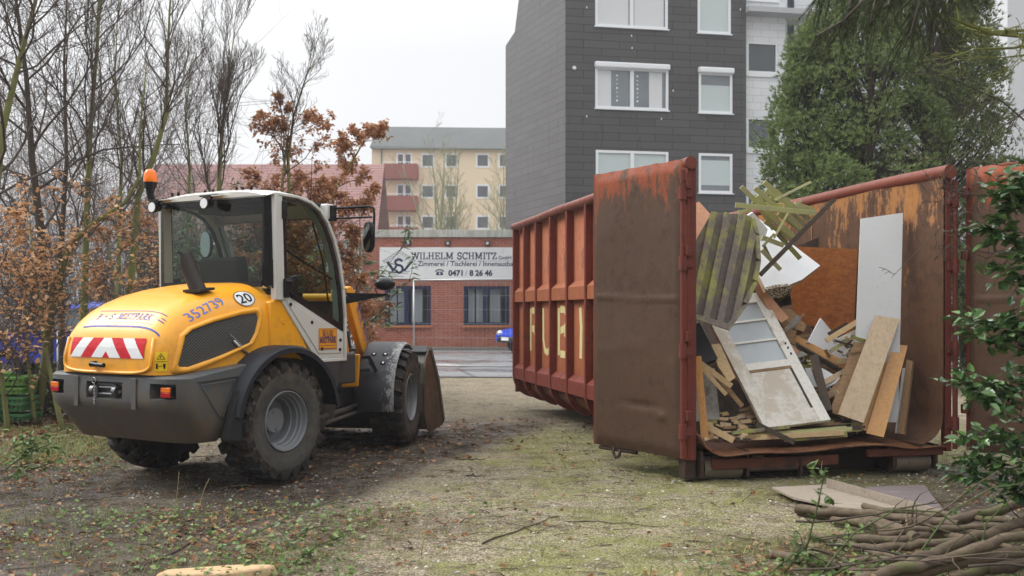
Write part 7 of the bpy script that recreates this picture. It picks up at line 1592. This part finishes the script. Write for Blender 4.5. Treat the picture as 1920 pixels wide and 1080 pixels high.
# ---------------------------------------------------------------- holly at the right edge
hollym = leafmat('holly_leaf', [(.03, .075, .022), (.05, .12, .03), (.085, .175, .045), (.15, .27, .07), (.07, .12, .06)], .16, .12)
def leafy(name, label, cat, Z, rows, m, L, per, stem, group=None, wdt=.5, sm_=.006):
    base = V((P(2060, 585, Z).x, Z, 0)) if name == 'holly' else G(rows[0][0][0], rows[0][0][1]); base.z = 0; r = thing(name, label, cat, base, 0, group); mb = MB(); lb = MB()
    if name == 'holly': mb.tube([V((0, 0, 0)), V((.03, 0, 1)), V((0, 0, 2.2))], [.04, .03, .02], 6)
    for row in rows:
        p = [P(x, y, Z+(q[0] if q else 0))-base for x, y, *q in row]; full = ([V((0, 0, max(.1, p[0].z*.9)))] if name == 'holly' else [])+p; mb.tube(full, [sm_*(1-.7*i/len(full)) for i in range(len(full))], 5, False); tws = [p]
        for _ in range(int(per*.22)): q, d = along(p, rnd.uniform(.1, .95)); b, _ = wander(q, d*.6+rdir(.7), rnd.uniform(.08, .22), 3, .2, .05); mb.tube(b, [sm_*.4, sm_*.35, sm_*.3, sm_*.2], 3, False); tws.append(b)
        for _ in range(per): q, d = along(rnd.choice(tws), rnd.random()); leaf(lb, q, d*.5+rdir(.7), V((rnd.gauss(0, .4), rnd.gauss(0, .4), 1)), L*rnd.uniform(.6, 1.15), L*wdt, .12)
    mb.build('stems', stem, r, recalc=False); lb.build('leaves', m, r, recalc=False); return r
gstem = basic('green_stem', (.07, .09, .03), .6)
leafy('holly', 'glossy dark green holly growing in from the right edge', 'holly', 5.6, [[(1990, 420), (1930, 390), (1890, 350), (1870, 370)], [(1990, 520), (1930, 480), (1880, 440), (1850, 430)], [(1990, 560), (1920, 530), (1880, 500)], [(1990, 620), (1920, 600), (1860, 610), (1790, 600)], [(2000, 700), (1930, 660), (1870, 640), (1820, 625)], [(2000, 760), (1930, 730), (1870, 720), (1800, 715)], [(2000, 840), (1930, 790), (1860, 750), (1810, 730)], [(2000, 880), (1930, 850), (1870, 820), (1790, 820)], [(2000, 940), (1930, 900), (1860, 870), (1800, 860)], [(2000, 980), (1920, 930), (1850, 900), (1810, 890)], [(1990, 300), (1930, 330), (1900, 380), (1880, 420)]], hollym, .08, 150, gstem, wdt=.55)
# brambles in front
brl = leafmat('bramble_leaf', [(.03, .06, .02), (.06, .11, .03), (.11, .18, .05), (.16, .21, .15), (.22, .30, .07)], .4, .2)
BG = 'brambles along the front edge'
leafy('bramble', 'arching bramble over the cut branches at bottom right', 'bramble', 5.0, [[(1540, 1075), (1600, 1000), (1680, 955), (1760, 960), (1830, 1010), (1860, 1075)], [(1560, 1078), (1640, 1040), (1700, 1075)]], brl, .045, 16, gstem, BG)
leafy('bramble', 'leafy bramble left of the cut branches', 'bramble', 5.3, [[(1500, 1072), (1530, 960), (1548, 880)], [(1470, 1075), (1520, 1010), (1600, 1000)], [(1440, 1078), (1500, 1030), (1560, 1060)]], brl, .055, 30, gstem, BG)
leafy('bramble', 'bramble shoot arching over the right end of the branch pile', 'bramble', 5.2, [[(1700, 1070), (1780, 960), (1860, 915), (1960, 900)], [(1830, 1060), (1850, 980), (1900, 930)]], brl, .05, 14, gstem, BG)
leafy('bramble', 'grey-leaved bramble trailing over the verge at the bottom left', 'bramble', 5.9, [[(330, 1060), (480, 1000), (560, 960), (640, 935)], [(520, 1040), (580, 990), (620, 985)]], leafmat('grey_bramble_leaf', [(.10, .15, .08), (.22, .29, .19), (.32, .38, .28), (.16, .2, .1)], .45, .2), .05, 18, gstem, BG)
leafy('bramble', 'small bramble patch at the left edge below the crates', 'bramble', 7.6, [[(10, 880), (50, 850), (100, 830)], [(0, 900), (60, 880), (120, 860)], [(20, 840), (80, 820)]], greenleaf, .06, 60, gstem, BG)
leafy('bramble', 'low bramble patch in the middle of the front edge', 'bramble', 5.5, [[(560, 1050), (600, 1020), (660, 1000)], [(520, 1070), (560, 1060)]], brl, .045, 30, gstem, BG)
# ---------------------------------------------------------------- cut branches heaped at bottom right
cutb = wood('cut_branch_bark', (.05, .037, .026), (.20, .15, .105), 'X', 7, .75, stretch=3, moss=(.10, .11, .04), mossa=.25, bump=.5); cute = basic('cut_wood', (.45, .32, .2), .7)
BP = [((1500, 960), (1660, 975), (1720, 1010), .045, .05, 'thick forked branch on top at the left of the pile'), ((1490, 955), (1640, 960), (1800, 985), .030, .10, 'long branch lying along the back of the pile'), ((1620, 950), (1740, 965), (1900, 975), .024, .12, 'thin straight branch behind the thick fork'), ((1560, 1010), (1700, 1012), (1850, 1000), .030, .06, 'level branch below the fork'), ((1600, 1030), (1720, 1020), (1870, 1010), .028, .10, 'pale level branch in the middle of the pile'), ((1680, 1070), (1800, 1010), (1940, 975), .034, .16, 'stout branch rising to the right edge'), ((1640, 1085), (1790, 1040), (1960, 990), .030, .20, 'second stout branch rising to the right edge'), ((1600, 1095), (1800, 1060), (1970, 1020), .038, .14, 'thickest branch along the bottom edge at right'), ((1700, 985), (1830, 975), (1960, 930), .035, .16, 'branch at the back right rising out of the picture'), ((1450, 1040), (1580, 1060), (1660, 1090), .028, .04, 'brown branch slanting down at the left of the pile'), ((1520, 1000), (1600, 1030), (1690, 1045), .022, .05, 'short thin branch under the fork'), ((1740, 1000), (1850, 1010), (1960, 1040), .020, .12, 'thin dark branch crossing the stout ones'), ((1780, 1085), (1880, 1060), (1980, 1050), .034, .08, 'branch in the bottom right corner'), ((1650, 1000), (1760, 990), (1880, 985), .022, .12, 'slim branch between fork and stout branches'), ((1560, 975), (1680, 992), (1790, 1000), .026, .07, 'branch under the long back one'), ((1610, 1050), (1700, 1052), (1800, 1045), .018, .08, 'thin pale stick near the bottom edge'), ((1800, 1020), (1900, 1000), (1980, 985), .026, .10, 'branch wedged between the two stout ones')]
for a, m_, b, r, z, lb in BP:
    pts = []
    for k_, (x, y) in enumerate((a, m_, b)): pts.append(G(x, y, z*(.55+.45*k_)))
    o = pts[0].copy(); fine = []
    for i in range(13):
        t_ = i/12; p = pts[0]*(1-t_)**2+pts[1]*2*t_*(1-t_)+pts[2]*t_*t_; fine.append(p-o+V((0, rnd.gauss(0, .0065), rnd.gauss(0, .006))))
    mb = MB(); mb.mat(0).tube(fine, [r*(1-.25*i/12)*rnd.uniform(.86, 1.14) for i in range(13)], 12); c0 = (fine[0]-fine[1]).normalized(); mb.mat(1).tube([fine[0]+c0*.0005, fine[0]+c0*.002], r*.9, 12)
    
    for _k in range(rnd.randint(0, 2)):
        q, d = along(fine, rnd.uniform(.1, .9)); b2, _q = wander(q, d*.5+V((rnd.gauss(0, .5), rnd.gauss(0, .5), .5)), rnd.uniform(.08, .45), 5, .2); mb.mat(0).tube(b2, [r*.28*(1-.16*i) for i in range(6)], 5)
    tag(mb.build('cut_branch', [cutb, cute], None, smooth=True, autos=50, loc=o), lb, 'branch', 'cut branches heaped at the bottom right')
for i in range(14):
    a = rnd.uniform(1480, 1860); y = rnd.uniform(955, 1075); A = G(a, y, rnd.uniform(.05, .2)); mb = MB(); pts, _q = wander(V((0, 0, 0)), V((1, rnd.gauss(-.1, .35), rnd.gauss(.03, .1))), rnd.uniform(.3, .95), 8, .10); r = rnd.uniform(.004, .012); mb.tube(pts, [r*(1-.08*i) for i in range(9)], 6)
    for _k in range(3): q, d = along(pts, rnd.uniform(.2, .9)); b2, _q = wander(q, d+rdir(.6), rnd.uniform(.05, .2), 3, .2); mb.tube(b2, [r*.5, r*.4, r*.3, r*.2], 4)
    tag(mb.build('cut_twig', rnd.choice([cutb, bark_t, bark_d]), None, smooth=True, loc=A), 'thin twig lying among the cut branches', 'twig', 'thin twigs among the cut branches')
# split log at the bottom left, loose sticks
lo_ = G(400, 1088); mb = MB(); sec = [(-.30, -.05), (.05, -.09), (.30, .02), (.32, .10), (.10, .13), (-.28, .06)]
mb.v = [V((x+rnd.gauss(0, .01), y, .0)) for x, y in sec]+[V((x*.93, y*.8, .055+.03*x)) for x, y in sec]; n = 6; mb.f = [tuple(range(6)), tuple(range(11, 5, -1))]+[(i, (i+1) % 6, (i+1) % 6+6, i+6) for i in range(6)]; mb.m = [0]*8
tag(mb.build('split_log', wood('fresh_split_wood', (.42, .26, .13), (.64, .46, .28), 'X', 3, .7, stretch=10, bump=.6, worn=(.2, .13, .08), worna=.2), None, bevel=.012, loc=lo_), 'freshly split pale log lying at the bottom left edge', 'log')
for (a, b, r, lb) in (((592, 858), (820, 851), .008, 'long thin stick lying behind the rear wheel track'), ((880, 890), (990, 985), .0, ''), ((905, 1020), (1052, 972), .0055, 'curved stick on the moss in the middle foreground'), ((860, 862), (915, 864), .007, 'short dark stick on the track beyond the rear wheel'), ((1045, 978), (1260, 990), .0045, 'thin wavy stick on the moss before the container'), ((875, 893), (910, 894), .007, 'small straight stick in the middle of the track'), ((250, 1070), (520, 935), .006, 'thin stick leaning over the verge at bottom left')):
    if r == 0: continue
    A, B = G(*a), G(*b); n = 8; pts = [V((0, 0, r))]
    for i in range(1, n+1): p = A.lerp(B, i/n); q = p-A+V((rnd.gauss(0, .012), rnd.gauss(0, .03), 0)); q.z = gh(p.x, p.y)+r*1.2; pts.append(q)
    mb = MB(); mb.tube(pts, [r*(1-.5*i/n) for i in range(n+1)], 6); tag(mb.build('stick', bark_t, None, smooth=True, loc=V((A.x, A.y, 0))), lb, 'stick')
for px, h, lb in ((370, .30, 'thin dry stalk standing before the rear bumper'), (328, .34, 'bent dry stalk left of the rear wheel'), (790, .26, 'dry upright stalk in the left foreground')):
    A = G(px, 975 if px < 700 else 1040); pts, _ = wander(V((0, 0, 0)), V((.15, 0, 1)), h, 5, .1); mb = MB(); mb.tube(pts, [.0035, .003, .003, .0025, .002, .0015], 5); tag(mb.build('dry_stalk', basic('straw', (.28, .22, .10), .8), None, smooth=True, loc=A), lb, 'stalk')
mb = MB()
for _ in range(260):
    x, y = rnd.uniform(-22, 20), rnd.uniform(-22, -6)
    pts, _q = wander(V((x, y, 0)), V((rnd.gauss(0, .1), rnd.gauss(0, .1), 1)), rnd.uniform(6, 13), 6, .08, .02); mb.tube(pts, [.09*(1-.13*i) for i in range(7)], 4, False)
    for _k in range(14): q, d = along(pts, rnd.uniform(.1, .98)); b, _q = wander(q, d*.4+rdir(.8), rnd.uniform(1, 2.6), 4, .18, .03); mb.tube(b, [.03, .025, .02, .015, .01], 3, False)
for _ in range(6000): leaf(mb, V((rnd.uniform(-22, 20), rnd.uniform(-20, -6), abs(rnd.gauss(0, 1.8)))), rdir(.6), V((0, 0, 1)), .3, .2, .2)
stuff(mb.build('near_wood', leafmat('near_wood_mix', [(.03, .03, .02), (.07, .06, .04), (.05, .07, .03)]), recalc=False), 'dark bare woodland closing the plot on its near side', 'wood')
# ================================================================ damp winter air
t = NT('mist'); v_ = t.n('VolumePrincipled', Color=(.93, .95, 1, 1), Density=.0012); v_.inputs['Anisotropy'].default_value = .2
t.t.links.new(v_.outputs[0], t.out.inputs['Volume']); mb = MB(); mb.box((0, 46, 9.6), (178, 156, 21.2))
stuff(mb.build('haze', t.m), 'thin winter mist in the air', 'haze')
